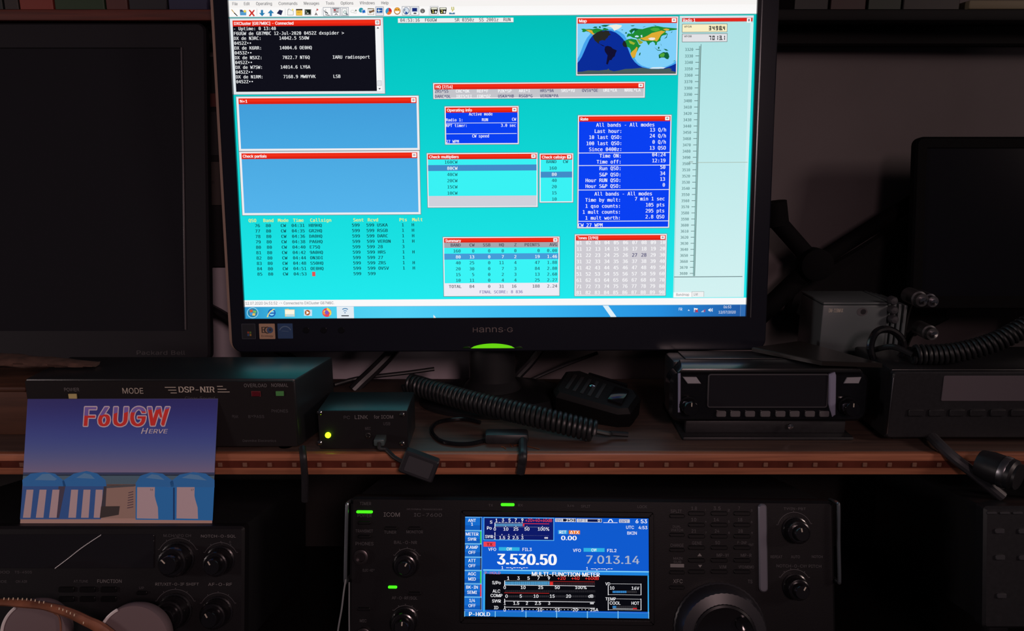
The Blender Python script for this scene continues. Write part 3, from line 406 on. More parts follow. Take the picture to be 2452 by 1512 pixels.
SANS = read_font(r"""
!20|7,16 6,51 13,51 13,16|10,0 8,0 7,1 6,2 5,4 6,6 7,7 8,8 10,9 12,8 13,7 14,6 14,4 14,2 13,1 12,0
"32|8,32 7,51 14,51 13,32|19,32 19,51 25,51 24,32
#44|24,0 33,51 38,51 29,0|1,14 2,19 40,19 39,14|6,0 15,51 20,51 11,0|4,32 5,37 43,37 42,32
$45|20,-7 20,58 24,58 24,-7|22,-1 17,0 13,1 9,3 6,6 5,10 4,14 10,14 11,11 12,9 14,7 17,6 19,5 22,5 26,5 29,6 31,7 33,9 34,11 35,14 34,16 33,18 32,19 30,20 27,21 24,22 18,24 13,26 9,29 6,33 5,37 6,41 7,45 10,48 14,50 18,51 23,52 27,51 32,50 35,48 38,45 39,42 40,38 34,38 33,41 30,44 27,45 22,46 19,46 17,45 15,44 13,42 12,40 12,38 12,35 13,33 15,32 17,31 19,30 21,29 26,28 29,27 31,26 34,25 36,24 38,22 39,20 40,17 41,14 40,10 39,6 36,3 32,1 28,0
%68|18,28 15,29 12,30 10,31 9,34 8,36 7,39 7,41 8,44 9,46 10,49 12,50 15,51 18,52 21,51 23,50 25,49 26,46 27,44 28,41 28,39 27,36 26,34 25,31 23,30 21,29|18,33 20,33 21,35 22,37 22,39 22,41 22,43 21,45 20,47 18,47 15,47 14,45 13,43 13,41 13,39 13,37 14,35 15,33|50,-1 47,-1 45,0 43,2 41,4 40,7 40,10 40,12 40,15 41,17 43,19 45,21 47,22 50,22 53,22 56,21 58,19 59,17 60,15 60,12 60,10 60,7 59,4 58,2 56,0 53,-1|50,3 52,4 54,5 55,7 55,10 55,12 55,14 54,16 52,18 50,18 48,18 46,16 46,14 45,12 45,10 46,7 46,5 48,4|13,0 48,51 54,51 19,0
&45|20,-1 15,0 11,1 8,3 5,6 4,10 3,13 4,16 5,19 6,21 8,23 11,26 14,28 22,34 23,34 24,35 25,36 25,37 26,39 26,40 26,43 25,45 23,46 20,46 18,46 17,45 15,44 15,43 14,42 14,40 14,38 15,36 16,35 17,33 18,31 20,28 44,0 36,0 17,23 12,29 10,32 9,34 8,37 8,40 8,43 9,46 11,48 13,50 16,51 20,51 24,51 27,50 29,48 31,46 32,43 32,40 32,38 32,36 30,34 29,32 27,31 26,29 15,22 13,20 11,17 10,15 10,13 10,11 11,9 12,7 14,6 17,5 19,5 22,5 25,6 28,7 30,10 32,12 34,15 35,19 35,22 41,22 40,18 40,14 38,11 37,9 36,8 35,6 33,5 31,2 27,1 23,0
'21|8,32 7,51 14,51 13,32
(27|9,21 9,26 10,32 11,36 12,40 13,44 15,49 18,54 24,54 21,48 19,43 17,37 16,31 15,26 15,21 15,16 16,11 17,7 19,2 20,-2 22,-6 24,-10 18,-10 15,-5 13,0 11,5 10,11 9,16
)27|4,-10 6,-6 7,-2 9,2 10,7 11,12 12,16 12,21 12,26 11,31 10,37 8,43 6,48 4,54 10,54 12,49 14,44 15,40 16,36 17,32 18,26 18,21 18,16 17,10 16,5 14,0 12,-5 10,-10
*45|20,22 21,33 11,27 9,32 19,37 9,42 11,46 21,40 20,51 25,51 25,40 34,46 36,42 27,37 36,32 34,27 25,33 25,22
+45|20,3 20,36 26,36 26,3|6,17 6,23 39,23 39,17
,19|4,-12 7,7 14,7 8,-12
-45|34,24 34,19 11,19 11,24
.19|10,0 8,0 6,1 5,2 5,4 5,6 6,7 8,8 10,9 11,8 13,7 14,6 14,4 14,2 13,1 11,0
/25|23,53 7,-8 1,-8 18,53
045|23,-1 17,0 13,2 9,6 7,11 6,15 5,20 5,25 5,31 6,35 7,39 10,45 13,48 17,51 23,52 28,51 32,48 36,45 38,39 40,35 40,31 41,25 40,20 40,15 38,11 36,6 32,2 28,0|23,5 26,6 29,7 31,10 33,14 34,19 34,25 34,31 33,36 31,41 29,44 26,45 23,46 19,45 16,44 14,41 12,36 11,31 11,25 11,19 12,14 14,10 16,7 19,6
145|8,0 8,5 39,5 39,0|28,51 28,0 21,0 21,45 9,36 9,43 20,51
245|6,0 6,5 23,23 26,26 28,28 30,31 31,33 32,35 32,37 32,40 31,42 29,44 27,45 25,46 22,46 20,46 17,45 15,43 14,41 13,39 13,36 7,36 7,40 9,44 11,47 14,50 18,51 22,52 27,51 31,50 34,47 36,45 38,41 38,37 38,34 37,32 36,29 34,26 31,22 27,18 15,6 39,6 39,0
345|22,-1 17,0 13,1 10,3 7,6 5,9 4,13 11,13 11,11 13,9 14,7 17,6 19,5 22,5 25,5 28,6 30,7 31,9 33,12 33,14 33,17 32,20 30,22 27,23 24,24 20,25 16,25 16,30 29,45 7,45 7,51 37,51 37,46 21,28 21,29 26,29 31,28 34,25 37,22 39,19 39,14 39,10 37,7 34,4 31,1 27,0
445|4,11 4,16 25,51 31,51 11,17 11,16 41,16 41,11|28,0 28,12 28,15 28,32 34,32 34,0
545|22,-1 18,0 14,1 11,3 8,6 7,9 6,13 12,13 13,11 14,9 15,7 17,6 20,5 22,5 25,5 28,6 30,8 31,10 32,13 33,16 32,19 31,22 30,24 27,26 25,27 22,28 19,27 17,27 15,26 13,25 7,25 10,51 37,51 37,45 15,45 13,30 14,30 15,31 18,32 20,33 23,33 26,33 29,32 32,31 34,29 36,26 38,23 39,20 39,16 39,12 37,8 34,4 31,2 27,0
645|23,-1 18,0 14,1 11,4 8,7 7,12 6,16 7,20 8,24 10,28 14,34 25,51 32,51 15,26 15,27 17,29 18,30 20,31 21,31 23,31 28,31 32,29 35,27 37,24 38,20 39,16 38,11 37,7 34,4 31,1 27,0|23,5 25,5 28,6 30,8 31,10 32,13 33,16 32,19 31,21 30,24 28,25 25,26 23,27 20,26 17,25 15,24 14,21 13,19 12,16 13,13 14,10 15,8 17,6 20,5
745|10,0 32,45 6,45 6,51 39,51 39,45 16,0
845|23,-1 18,0 14,1 10,3 7,6 6,10 5,14 6,17 7,20 8,22 10,24 13,26 15,26 15,27 12,28 9,31 8,34 7,38 8,42 9,45 11,48 15,50 18,51 23,52 27,51 31,50 34,48 36,45 38,42 38,38 38,34 36,31 33,28 30,27 30,26 33,26 35,24 37,22 39,20 40,17 40,14 40,10 38,6 35,3 32,1 27,0|23,5 26,5 28,6 31,7 32,9 33,11 34,14 33,17 32,19 31,21 28,22 26,23 23,24 20,23 17,22 15,21 13,19 12,17 12,14 12,11 13,9 15,7 17,6 19,5|23,29 25,29 27,30 29,31 31,33 32,35 32,38 32,40 31,42 29,44 28,45 25,46 23,46 20,46 18,45 16,44 14,42 14,40 13,38 14,35 14,33 16,31 18,30 20,29
945|23,52 27,51 31,49 34,47 37,43 38,39 39,35 38,31 37,27 35,22 32,17 20,0 13,0 30,25 31,25 30,23 29,22 27,21 26,20 24,20 22,19 17,20 14,21 11,24 8,27 7,31 6,35 7,40 8,44 11,47 14,49 18,51|23,46 20,46 17,45 15,43 14,41 13,38 13,35 13,32 14,30 15,27 17,26 20,25 23,24 25,25 28,26 30,27 31,29 32,32 33,35 32,38 31,41 30,43 28,45 25,46
:19|10,0 8,0 6,1 5,2 5,4 5,6 6,7 8,8 10,9 11,8 13,7 14,6 14,4 14,2 13,1 11,0|10,27 8,27 6,28 5,30 5,32 5,33 6,35 8,36 10,36 11,36 13,35 14,33 14,32 14,30 13,28 11,27
;19|4,-12 7,7 14,7 8,-12|10,27 9,27 7,28 6,30 6,32 6,33 7,35 9,36 10,36 12,36 14,35 15,33 15,32 15,30 14,28 12,27
<45|7,18 7,22 39,38 39,32 14,20 14,19 14,20 39,8 39,2
=45|7,24 7,30 38,30 38,24|7,10 7,15 38,15 38,10
>45|39,18 6,2 6,8 31,20 31,19 31,20 6,32 6,38 39,22
?36|13,15 13,16 13,20 14,23 15,25 17,27 19,28 21,30 23,31 25,33 26,36 26,38 26,41 25,43 24,44 22,45 20,46 18,46 16,46 14,45 12,44 11,43 10,40 9,38 3,38 3,42 5,45 7,48 10,50 14,51 18,52 22,51 25,50 28,48 31,45 32,42 32,38 32,34 31,31 28,28 25,26 23,25 22,24 21,22 20,21 20,19 19,16 19,15|16,0 15,0 13,1 12,2 12,4 12,6 13,7 15,8 16,9 18,8 20,7 21,6 21,4 21,2 20,1 18,0
@68|36,-14 31,-13 26,-13 22,-11 17,-9 12,-5 9,-1 6,5 5,9 4,13 4,18 4,23 5,27 6,31 9,36 12,41 17,44 22,47 26,48 30,49 35,49 39,49 43,48 47,47 52,44 56,41 59,37 62,32 63,27 64,22 63,18 63,14 62,11 61,8 60,5 58,3 55,2 52,1 50,1 48,2 46,2 44,4 43,5 42,7 41,5 39,3 36,2 33,1 28,2 25,4 22,6 20,10 19,14 19,18 19,23 21,26 23,30 26,32 29,34 33,34 36,34 38,33 40,32 42,31 42,33 47,33 47,11 48,9 48,7 50,6 52,6 54,6 56,8 57,10 58,13 58,17 58,22 58,26 57,30 55,34 52,37 49,40 45,42 40,44 35,44 29,44 24,42 20,40 16,37 14,33 11,29 10,24 10,18 10,12 11,7 14,2 16,-2 20,-5 25,-7 30,-8 36,-9 38,-8 41,-8 44,-7 46,-7 49,-6 50,-11 49,-11 46,-12 44,-13 41,-13 38,-13|33,6 36,7 38,8 40,9 41,12 42,15 42,18 42,22 41,25 40,27 38,28 36,29 33,29 30,29 28,28 27,26 25,24 24,21 24,18 24,15 25,13 26,10 28,8 30,7
A48|2,0 20,51 28,51 46,0 40,0 29,30 28,33 26,37 25,42 23,48 25,48 23,42 21,37 20,33 19,30 9,0|11,14 11,20 37,20 37,14
B46|6,0 6,51 24,51 29,50 33,49 36,47 38,44 39,41 40,37 40,34 39,32 37,30 36,29 34,27 31,27 31,26 34,26 36,25 38,23 40,20 41,17 42,14 41,10 40,7 38,4 34,2 30,0 25,0|12,6 24,6 30,6 33,8 35,11 36,14 35,16 34,18 33,20 31,22 28,23 25,23 12,23|12,29 24,29 26,29 29,30 31,31 32,33 33,35 34,37 33,40 31,43 28,45 24,45 12,45
C51|27,-1 23,0 19,1 15,2 12,5 9,8 7,12 5,16 4,20 4,25 4,31 5,35 7,39 9,43 12,46 15,48 19,50 23,51 27,52 30,51 34,50 37,49 40,47 43,45 45,42 46,39 47,35 41,35 40,37 39,39 37,41 36,43 34,44 32,45 29,45 27,46 22,45 18,43 15,40 12,36 11,31 10,25 11,19 13,14 15,11 18,8 22,6 27,5 29,5 32,6 34,7 36,8 37,10 39,11 40,14 41,16 47,16 46,12 45,9 43,6 40,4 37,2 34,0 31,0
D50|22,0 10,0 10,6 21,6 27,6 32,8 35,11 38,15 39,20 40,26 39,31 38,36 35,40 32,43 28,45 22,45 9,45 9,51 23,51 27,51 31,50 35,48 40,44 43,39 45,35 46,31 46,26 46,20 45,16 43,12 41,8 38,5 35,3 31,1 27,0|12,51 12,0 6,0 6,51
E42|6,0 6,51 37,51 37,45 12,45 12,29 36,29 36,23 12,23 12,6 38,6 38,0
F41|6,0 6,51 37,51 37,45 12,45 12,28 35,28 35,22 12,22 12,0
G52|27,-1 23,0 19,1 15,3 12,5 9,8 7,12 5,16 4,20 4,25 4,31 5,35 7,39 9,43 12,46 15,48 18,50 22,51 26,52 30,51 34,50 37,49 40,47 43,44 45,42 46,38 47,35 41,35 40,37 39,39 37,41 36,43 34,44 32,45 29,45 27,46 22,45 18,43 15,40 12,36 11,31 10,25 11,19 13,14 15,11 18,8 22,6 27,5 31,6 34,7 37,9 40,12 41,16 41,20 43,20 28,20 28,26 48,26 48,20 47,14 45,9 42,5 38,2 33,0
H52|6,0 6,51 12,51 12,29 39,29 39,51 46,51 46,0 39,0 39,23 12,23 12,0
I30|3,0 3,6 12,6 12,45 3,45 3,51 27,51 27,45 18,45 18,6 27,6 27,0
J40|19,-1 12,0 8,3 5,6 4,10 3,15 3,17 10,17 10,15 10,10 12,7 15,6 19,5 22,6 25,7 27,10 27,15 27,51 34,51 34,15 33,10 32,6 29,3 25,0
K47|10,15 10,22 12,24 14,26 16,28 17,30 19,32 21,34 36,51 45,51 23,28|6,0 6,51 12,51 12,33 12,22 12,19 12,0|37,0 19,26 23,31 45,0
L39|6,0 6,51 12,51 12,6 36,6 36,0
M63|6,0 6,51 15,51 28,19 29,16 30,12 31,8 32,5 31,5 32,8 33,12 34,16 35,19 48,51 57,51 57,0 50,0 50,29 50,33 51,37 51,41 51,46 51,43 50,41 48,36 47,32 46,29 34,0 29,0 17,29 16,32 14,36 13,41 11,46 12,46 12,42 12,37 12,33 12,29 12,0
N52|6,0 6,51 14,51 34,18 35,17 36,15 37,13 39,11 40,8 41,5 40,5 40,8 40,11 40,13 40,16 40,19 40,51 46,51 46,0 39,0 20,29 18,33 16,35 15,38 11,45 12,45 12,38 12,33 12,29 12,0
O53|27,-1 22,0 19,1 15,2 12,5 9,8 7,12 5,16 4,20 4,25 4,31 5,35 7,39 9,43 12,46 15,48 19,50 22,51 27,52 31,51 35,50 38,48 42,46 44,43 46,39 48,35 49,31 49,25 49,20 48,16 46,12 44,8 42,5 38,2 35,1 31,0|27,5 31,6 35,8 38,10 41,14 42,19 43,25 42,31 41,36 38,40 35,43 31,45 27,46 22,45 18,43 15,40 13,36 11,31 10,25 11,19 13,14 15,10 18,8 22,6
P44|6,0 6,51 24,51 29,50 33,49 37,46 39,43 40,39 41,35 40,30 39,27 37,23 33,21 29,19 24,19 11,19 11,24 23,24 27,25 30,26 32,27 33,29 34,32 34,35 34,38 33,40 32,42 30,44 27,45 23,45 12,45 12,0
Q53|25,16 31,16 37,8 38,6 47,-5 40,-5 35,3 33,5|27,-1 22,0 19,1 15,2 12,5 9,8 7,12 5,16 4,20 4,25 4,31 5,35 7,39 9,43 12,46 15,48 19,50 22,51 27,52 31,51 35,50 38,48 42,46 44,43 46,39 48,35 49,31 49,25 49,20 48,16 46,12 44,8 42,5 38,2 35,1 31,0|27,5 31,6 35,8 38,10 41,14 42,19 43,25 42,31 41,36 38,40 35,43 31,45 27,46 22,45 18,43 15,40 13,36 11,31 10,25 11,19 13,14 15,10 18,8 22,6
R45|6,0 6,51 24,51 29,50 33,49 37,46 39,43 40,40 41,35 40,31 39,27 37,24 33,22 29,20 24,20 10,20 10,26 23,26 27,26 30,27 32,28 33,30 34,32 35,35 34,38 33,40 32,42 30,44 27,45 23,45 12,45 12,0|35,0 23,23 30,23 43,0
S45|22,-1 17,0 13,1 9,3 6,6 5,10 4,14 10,14 11,11 12,9 14,7 17,6 19,5 22,5 26,5 29,6 31,7 33,9 34,11 35,14 34,16 33,18 32,19 30,20 27,21 24,22 18,24 13,26 9,29 6,33 5,37 6,41 7,45 10,48 14,50 18,51 23,52 27,51 32,50 35,48 38,45 39,42 40,38 34,38 33,41 30,44 27,45 22,46 19,46 17,45 15,44 13,42 12,40 12,38 12,35 13,33 15,32 17,31 19,30 21,29 26,28 29,27 31,26 34,25 36,24 38,22 39,20 40,17 41,14 40,10 39,6 36,3 32,1 28,0
T45|3,45 3,51 42,51 42,45 26,45 26,0 19,0 19,45
U52|26,-1 20,0 15,2 11,4 8,8 7,12 6,17 6,51 12,51 12,18 13,14 14,11 16,9 19,7 22,6 26,5 30,6 33,7 36,9 38,11 39,14 39,18 39,51 46,51 46,17 45,12 43,8 40,4 36,2 31,0
V48|20,0 2,51 8,51 19,21 20,18 22,14 23,9 25,3 23,3 25,9 27,14 28,18 29,21 39,51 46,51 28,0
W69|16,0 2,51 8,51 16,20 17,17 18,15 19,9 19,7 20,4 19,4 19,7 20,9 21,12 21,15 22,20 31,51 38,51 46,20 47,17 47,15 49,9 49,7 50,4 49,4 49,7 50,9 50,12 51,15 52,20 60,51 67,51 53,0 46,0 37,32 36,36 35,39 34,43 34,47 35,47 34,43 33,39 33,36 32,32 23,0
X47|2,0 22,28 22,24 3,51 10,51 18,40 19,38 20,36 21,34 22,33 23,31 24,29 23,29 25,33 26,34 27,36 30,40 37,51 45,51 26,24 26,29 46,0 38,0 29,13 27,17 26,18 25,20 24,21 23,23 24,23 23,21 23,20 22,18 21,17 18,13 9,0
Y47|20,0 20,21 2,51 9,51 19,34 21,32 22,29 24,26 25,23 22,23 24,26 25,29 27,32 28,34 38,51 46,51 27,21 27,0
Z44|4,0 4,5 27,39 29,41 31,43 32,45 34,48 35,45 32,45 29,45 25,45 22,45 4,45 4,51 40,51 40,46 17,13 15,10 13,8 10,3 9,5 12,6 15,6 18,6 21,6 40,6 40,0
[27|10,-10 10,54 24,54 24,49 16,49 16,-4 24,-4 24,-10
\25|18,-8 1,53 7,53 23,-8
]27|4,-10 4,-4 11,-4 11,49 4,49 4,54 17,54 17,-10
^33|15,46 17,46 17,44 15,44|3,28 13,49 20,49 30,28 24,28 16,45 17,45 9,28
_32|32,0 32,-6 0,-6 0,0
`22|11,43 5,53 12,53 16,43
a39|16,-1 13,-1 9,0 7,2 5,4 3,7 3,11 3,14 4,16 6,18 8,19 10,20 13,21 15,22 18,22 23,23 25,23 27,23 27,24 28,25 28,26 27,28 27,30 26,31 24,32 22,33 20,33 17,33 15,32 13,31 12,30 11,29 10,27 4,29 6,32 8,35 10,36 13,38 16,38 19,38 22,38 24,38 26,37 29,36 31,34 32,32 33,29 34,25 34,0 28,0 28,5 27,5 26,4 25,2 24,1 22,0 19,-1|17,5 20,5 23,6 25,7 26,9 27,11 28,14 28,19 27,19 26,18 25,18 23,18 20,17 18,17 15,16 13,16 12,15 10,14 9,12 9,10 9,9 10,7 11,6 13,5 15,5
b42|23,-1 20,-1 17,0 15,2 14,3 13,5 12,6 11,6 11,0 5,0 5,51 11,51 11,32 12,32 13,33 14,35 15,36 17,37 20,38 23,38 27,38 31,36 35,33 37,29 39,24 39,19 39,13 37,8 35,5 31,2 27,0|22,5 25,5 28,7 30,9 32,12 33,15 33,19 33,23 32,26 30,29 28,31 25,33 22,33 19,33 16,31 14,29 12,26 12,23 11,19 12,15 13,12 14,9 16,6 19,5
c40|21,-1 16,0 12,2 8,5 6,9 4,13 3,19 4,24 6,29 8,33 12,36 16,38 21,38 23,38 26,38 28,37 31,36 32,34 34,32 35,30 36,28 30,26 30,28 29,29 28,30 27,31 26,32 24,32 23,33 21,33 17,32 15,31 12,29 11,26 10,22 10,19 10,15 11,12 12,9 15,7 17,5 21,5 23,5 24,5 26,6 27,7 28,8 29,9 30,10 30,12 36,10 35,8 34,6 33,4 31,2 28,1 26,0 23,-1
d42|20,-1 15,0 11,2 8,5 5,8 4,13 3,19 4,24 5,29 8,33 11,36 15,38 20,38 23,38 25,37 27,36 29,35 30,33 31,32 31,51 37,51 37,0 31,0 31,6 30,5 29,3 27,2 25,0 23,-1|20,5 24,5 26,6 28,9 30,12 31,15 31,19 31,23 30,26 28,29 26,31 24,33 20,33 17,33 14,31 12,29 11,26 10,23 10,19 10,15 11,12 12,9 15,7 17,5
e40|21,-1 16,0 12,2 8,5 6,8 4,13 3,19 4,24 6,29 8,33 12,36 16,38 21,38 24,38 27,37 29,36 32,34 34,31 36,28 37,24 37,19 37,17 7,17 7,22 34,22 31,20 31,24 30,27 28,29 26,31 24,33 21,33 17,33 15,31 12,29 11,27 10,24 10,21 10,18 10,14 11,11 13,8 15,6 18,5 21,5 23,5 25,5 27,6 29,7 30,9 31,11 36,9 35,6 34,4 31,2 28,0 25,-1
f25|23,38 23,33 1,33 1,38|8,0 8,43 8,46 10,49 11,50 14,52 16,53 19,53 21,53 22,53 23,52 24,52 23,47 21,47 19,47 17,47 15,46 14,44 14,42 14,0
g43|21,-15 17,-15 13,-14 11,-13 8,-11 6,-9 5,-7 10,-4 11,-5 12,-7 14,-8 15,-9 18,-10 21,-10 25,-9 28,-8 30,-5 31,-1 31,7 30,6 29,4 27,3 25,2 23,1 19,0 15,1 11,3 8,5 6,9 4,14 3,19 4,25 5,29 8,33 11,36 15,38 20,38 23,38 25,37 27,36 29,35 30,33 31,32 31,38 37,38 37,-1 37,-5 35,-9 32,-12 29,-14 25,-15|20,6 24,6 26,8 28,9 30,12 31,15 31,19 31,23 30,26 28,29 26,31 24,33 20,33 17,33 15,31 12,29 11,26 10,23 10,19 10,16 11,12 12,10 15,8 17,6
h41|11,23 11,0 5,0 5,51 11,51 11,29 10,29 12,33 15,36 19,38 23,38 26,38 30,37 32,35 34,32 35,28 36,24 36,0 30,0 30,24 29,27 27,30 25,32 21,33 18,33 16,32 14,30 13,28 12,26
i17|5,0 5,38 11,38 11,0|8,44 7,45 5,45 4,47 4,48 4,50 5,51 7,52 8,52 10,52 11,51 12,50 13,48 12,47 11,45 10,45
j17|5,38 11,38 11,-3 11,-6 10,-9 9,-11 6,-13 4,-14 0,-14 -1,-14 -1,-9 0,-9 2,-8 4,-7 5,-5 5,-3|8,44 7,45 5,45 4,47 4,48 4,50 5,51 7,52 8,52 10,52 11,51 12,50 13,48 12,47 11,45 10,45
k38|11,14 11,21 12,21 28,38 36,38 18,20|5,0 5,51 11,51 11,0|29,0 15,19 19,23 37,0
l19|14,0 10,0 7,2 6,5 5,8 5,51 11,51 11,10 12,8 12,6 13,5 15,5 16,5 17,5 18,0 16,0 15,0
m61|5,0 5,38 11,38 11,30 12,32 13,35 15,36 17,38 20,38 22,39 26,38 29,36 31,33 32,29 31,29 32,32 34,34 36,36 38,37 41,38 44,39 47,38 50,37 52,35 54,33 55,30 56,26 56,0 50,0 50,25 49,29 47,31 45,33 42,33 39,33 37,32 36,31 35,29 34,27 34,25 34,0 27,0 27,26 27,29 25,31 23,33 20,33 18,33 16,32 14,31 13,29 12,27 11,24 11,0
n41|11,23 11,0 5,0 5,38 11,38 11,29 10,29 12,33 15,36 19,38 23,38 26,38 29,37 32,35 34,32 35,28 36,24 36,0 30,0 30,24 29,27 27,30 25,32 21,33 18,33 16,32 14,30 13,28 12,26
o42|21,-1 16,0 12,2 8,5 6,9 4,13 3,19 4,24 6,29 8,33 12,36 16,38 21,38 26,38 30,36 33,33 36,29 38,24 38,19 38,13 36,9 33,5 30,2 26,0|21,5 24,5 27,7 29,9 31,12 32,15 32,19 32,22 31,26 29,29 27,31 24,32 21,33 17,32 15,31 12,29 11,26 10,22 10,19 10,15 11,12 12,9 15,7 17,5
p42|5,-14 5,38 11,38 11,32 12,32 13,33 14,35 15,36 17,37 20,38 23,38 27,38 31,36 35,33 37,29 39,24 39,19 39,13 37,8 35,5 31,2 27,0 23,-1 20,-1 17,0 15,2 14,3 13,5 12,6 11,6 11,-14|22,5 25,5 28,7 30,9 32,12 33,15 33,19 33,23 32,26 30,29 28,31 25,33 22,33 19,33 16,31 14,29 12,26 12,23 11,19 12,15 13,12 14,9 16,6 19,5
q42|37,-14 31,-14 31,6 30,5 29,3 27,2 25,0 23,-1 20,-1 15,0 11,2 8,5 5,8 4,13 3,19 4,24 5,29 8,33 11,36 15,38 20,38 23,38 25,37 27,36 29,35 30,33 31,32 31,38 37,38|20,5 24,5 26,6 28,9 30,12 31,15 31,19 31,23 30,26 28,29 26,31 24,33 20,33 17,33 14,31 12,29 11,26 10,23 10,19 10,15 11,12 12,9 15,7 17,5
r26|5,0 5,38 11,38 11,32 12,32 13,35 15,37 18,38 21,38 23,38 24,38 24,32 23,32 22,33 21,33 18,32 16,31 14,30 13,28 12,26 11,24 11,0
s36|18,-1 14,-1 11,0 8,2 6,4 5,6 4,9 9,11 11,8 12,6 15,5 18,5 22,5 24,6 26,8 27,10 26,12 25,14 24,15 21,16 15,17 10,19 7,21 5,24 5,27 5,30 7,33 9,35 12,37 15,38 19,38 22,38 25,37 28,36 30,34 31,32 32,29 27,28 26,30 24,32 22,33 19,33 16,33 13,32 11,30 11,28 11,26 12,24 14,23 17,22 23,21 27,19 31,17 32,14 33,11 33,7 31,5 29,2 26,1 22,0
t23|20,38 20,33 1,33 1,38|6,47 13,47 13,10 13,8 14,6 15,5 17,5 19,5 20,5 21,0 20,0 19,0 18,0 17,0 12,0 9,2 7,5 6,9
u41|18,-1 15,0 11,1 9,3 7,6 6,9 5,14 5,38 11,38 11,14 12,10 14,7 16,6 20,5 23,5 25,6 27,8 28,10 29,12 30,15 30,38 36,38 36,0 30,0 30,9 31,9 29,5 26,2 22,0
v39|16,0 2,38 8,38 17,16 18,12 19,9 20,5 21,2 18,2 19,5 20,9 21,12 22,16 30,38 37,38 23,0
w57|14,0 2,38 9,38 13,21 14,18 15,14 16,9 18,4 16,4 18,9 19,13 20,18 21,21 25,38 32,38 36,21 37,18 38,14 39,9 40,4 39,4 40,9 41,14 42,18 43,21 48,38 54,38 43,0 37,0 32,17 30,22 30,25 29,28 28,34 29,34 28,28 26,22 26,20 25,17 20,0
x38|2,0 17,22 17,17 3,38 10,38 15,31 16,28 18,25 19,23 21,21 18,21 19,23 20,25 22,28 23,31 28,38 35,38 21,17 21,21 36,0 29,0 23,9 21,11 20,14 19,16 17,18 20,18 19,16 18,14 16,11 15,9 9,0
y39|5,-14 6,-9 7,-9 9,-9 10,-9 12,-8 13,-7 14,-6 15,-4 16,0 2,38 8,38 17,16 18,12 19,9 20,5 21,2 18,2 19,5 20,9 21,12 22,16 31,38 37,38 20,-6 19,-9 18,-11 16,-12 14,-14 12,-14 9,-15 8,-14 6,-14
z38|4,0 4,5 25,32 5,32 5,38 33,38 33,33 13,6 34,6 34,0
{27|3,22 3,25 7,26 9,27 10,29 10,33 10,41 11,44 11,47 12,49 13,51 15,52 17,53 20,54 24,54 24,49 20,48 18,47 16,44 16,40 16,31 16,29 16,27 15,26 14,24 12,23 10,23 7,22|24,-10 20,-9 17,-9 15,-8 13,-6 12,-5 11,-2 11,1 10,4 10,12 10,15 9,17 7,19 3,19 3,22 7,22 10,22 12,21 14,20 15,19 16,17 16,15 16,14 16,4 16,0 18,-2 20,-4 24,-5|3,19 3,25 9,25 9,19
|23|14,67 14,-16 9,-16 9,67
}27|24,22 21,22 18,23 15,23 14,24 13,26 12,27 11,29 11,31 11,40 11,44 10,47 7,48 4,49 4,54 7,54 10,53 12,52 14,51 15,49 16,47 17,44 17,41 17,33 17,29 19,27 21,26 24,25|4,-10 4,-5 7,-4 10,-2 11,0 11,4 11,14 11,15 12,17 13,19 14,20 15,21 18,22 21,22 24,22 24,19 21,19 19,17 17,15 17,12 17,4 17,1 16,-2 15,-5 14,-6 12,-8 10,-9 7,-9|24,19 18,19 18,25 24,25
~45|5,15 6,19 7,22 8,24 10,25 13,26 15,27 18,26 20,26 22,24 25,22 26,21 27,20 29,19 30,19 32,20 33,21 34,23 34,25 40,25 40,21 39,19 37,16 35,15 33,14 30,14 28,14 25,15 23,16 21,18 19,20 18,20 17,21 15,21 14,21 12,20 11,18 11,15
∞65|17,35 20,35 22,35 24,34 26,33 28,32 29,30 31,28 33,27 34,28 36,30 38,32 41,34 44,35 48,35 52,35 55,34 58,31 60,29 61,25 62,22 61,18 60,15 58,12 55,10 52,8 48,8 45,8 43,9 41,9 39,11 37,12 36,13 34,15 33,17 31,15 30,14 30,13 28,12 26,11 24,9 22,9 20,8 17,8 14,8 10,10 7,12 5,15 4,18 3,22 4,25 5,29 7,31 10,34 14,35|9,22 10,20 10,18 12,16 13,15 15,14 17,14 20,14 22,15 24,16 25,18 26,19 27,20 29,22 28,23 27,25 25,26 24,27 22,28 20,29 17,29 15,29 13,28 12,27 10,26 10,24|56,22 56,24 55,26 53,27 52,28 50,29 48,29 46,29 43,28 41,27 40,26 38,24 37,23 36,22 37,21 38,20 39,19 40,18 42,16 43,15 46,14 48,14 50,14 52,15 53,16 55,18 55,20
Δ47|2,0 20,51 27,51 46,0|11,6 37,6 24,43 23,43""")

# ================================================================ the setting
ZS = CAM.z - 0.26            # shelf top
YS = 0.607                   # shelf front edge
YW = 0.87                    # wall
ZD = CAM.z - 0.475           # desk top
def struct(name, mb, loc=None): return tag(mb.build(name, loc=loc), kind='structure')
b = MB(); b.box((-2.2, YW, 0), (2.2, YW + 0.1, 2.5), WALLM); struct('wall_back', b)
b = MB(); b.box((-2.2, -2.4, -0.05), (2.2, YW, 0), mat('floor_boards', (96, 74, 58), 0.5, noise=0.2, scale=8)); struct('floor', b)

# desk
t = thing('desk', 'black desk that the row of dark transceivers stands on', 'desk', (0, 0.6, 0))
b = MB(); b.box((-1.2, 0.16, ZD - 0.028), (1.2, YW - 0.005, ZD), mat('black_desk_top', (16, 15, 16), .7, spec=.15), 0.003); b.build('desk_top', t)
for x in (-1.15, 1.15):
    for y in (0.2, 0.8):
        b = MB(); b.box((x - 0.025, y - 0.025, 0), (x + 0.025, y + 0.025, ZD - 0.028), DARKWOOD, 0.003); b.build('leg', t)

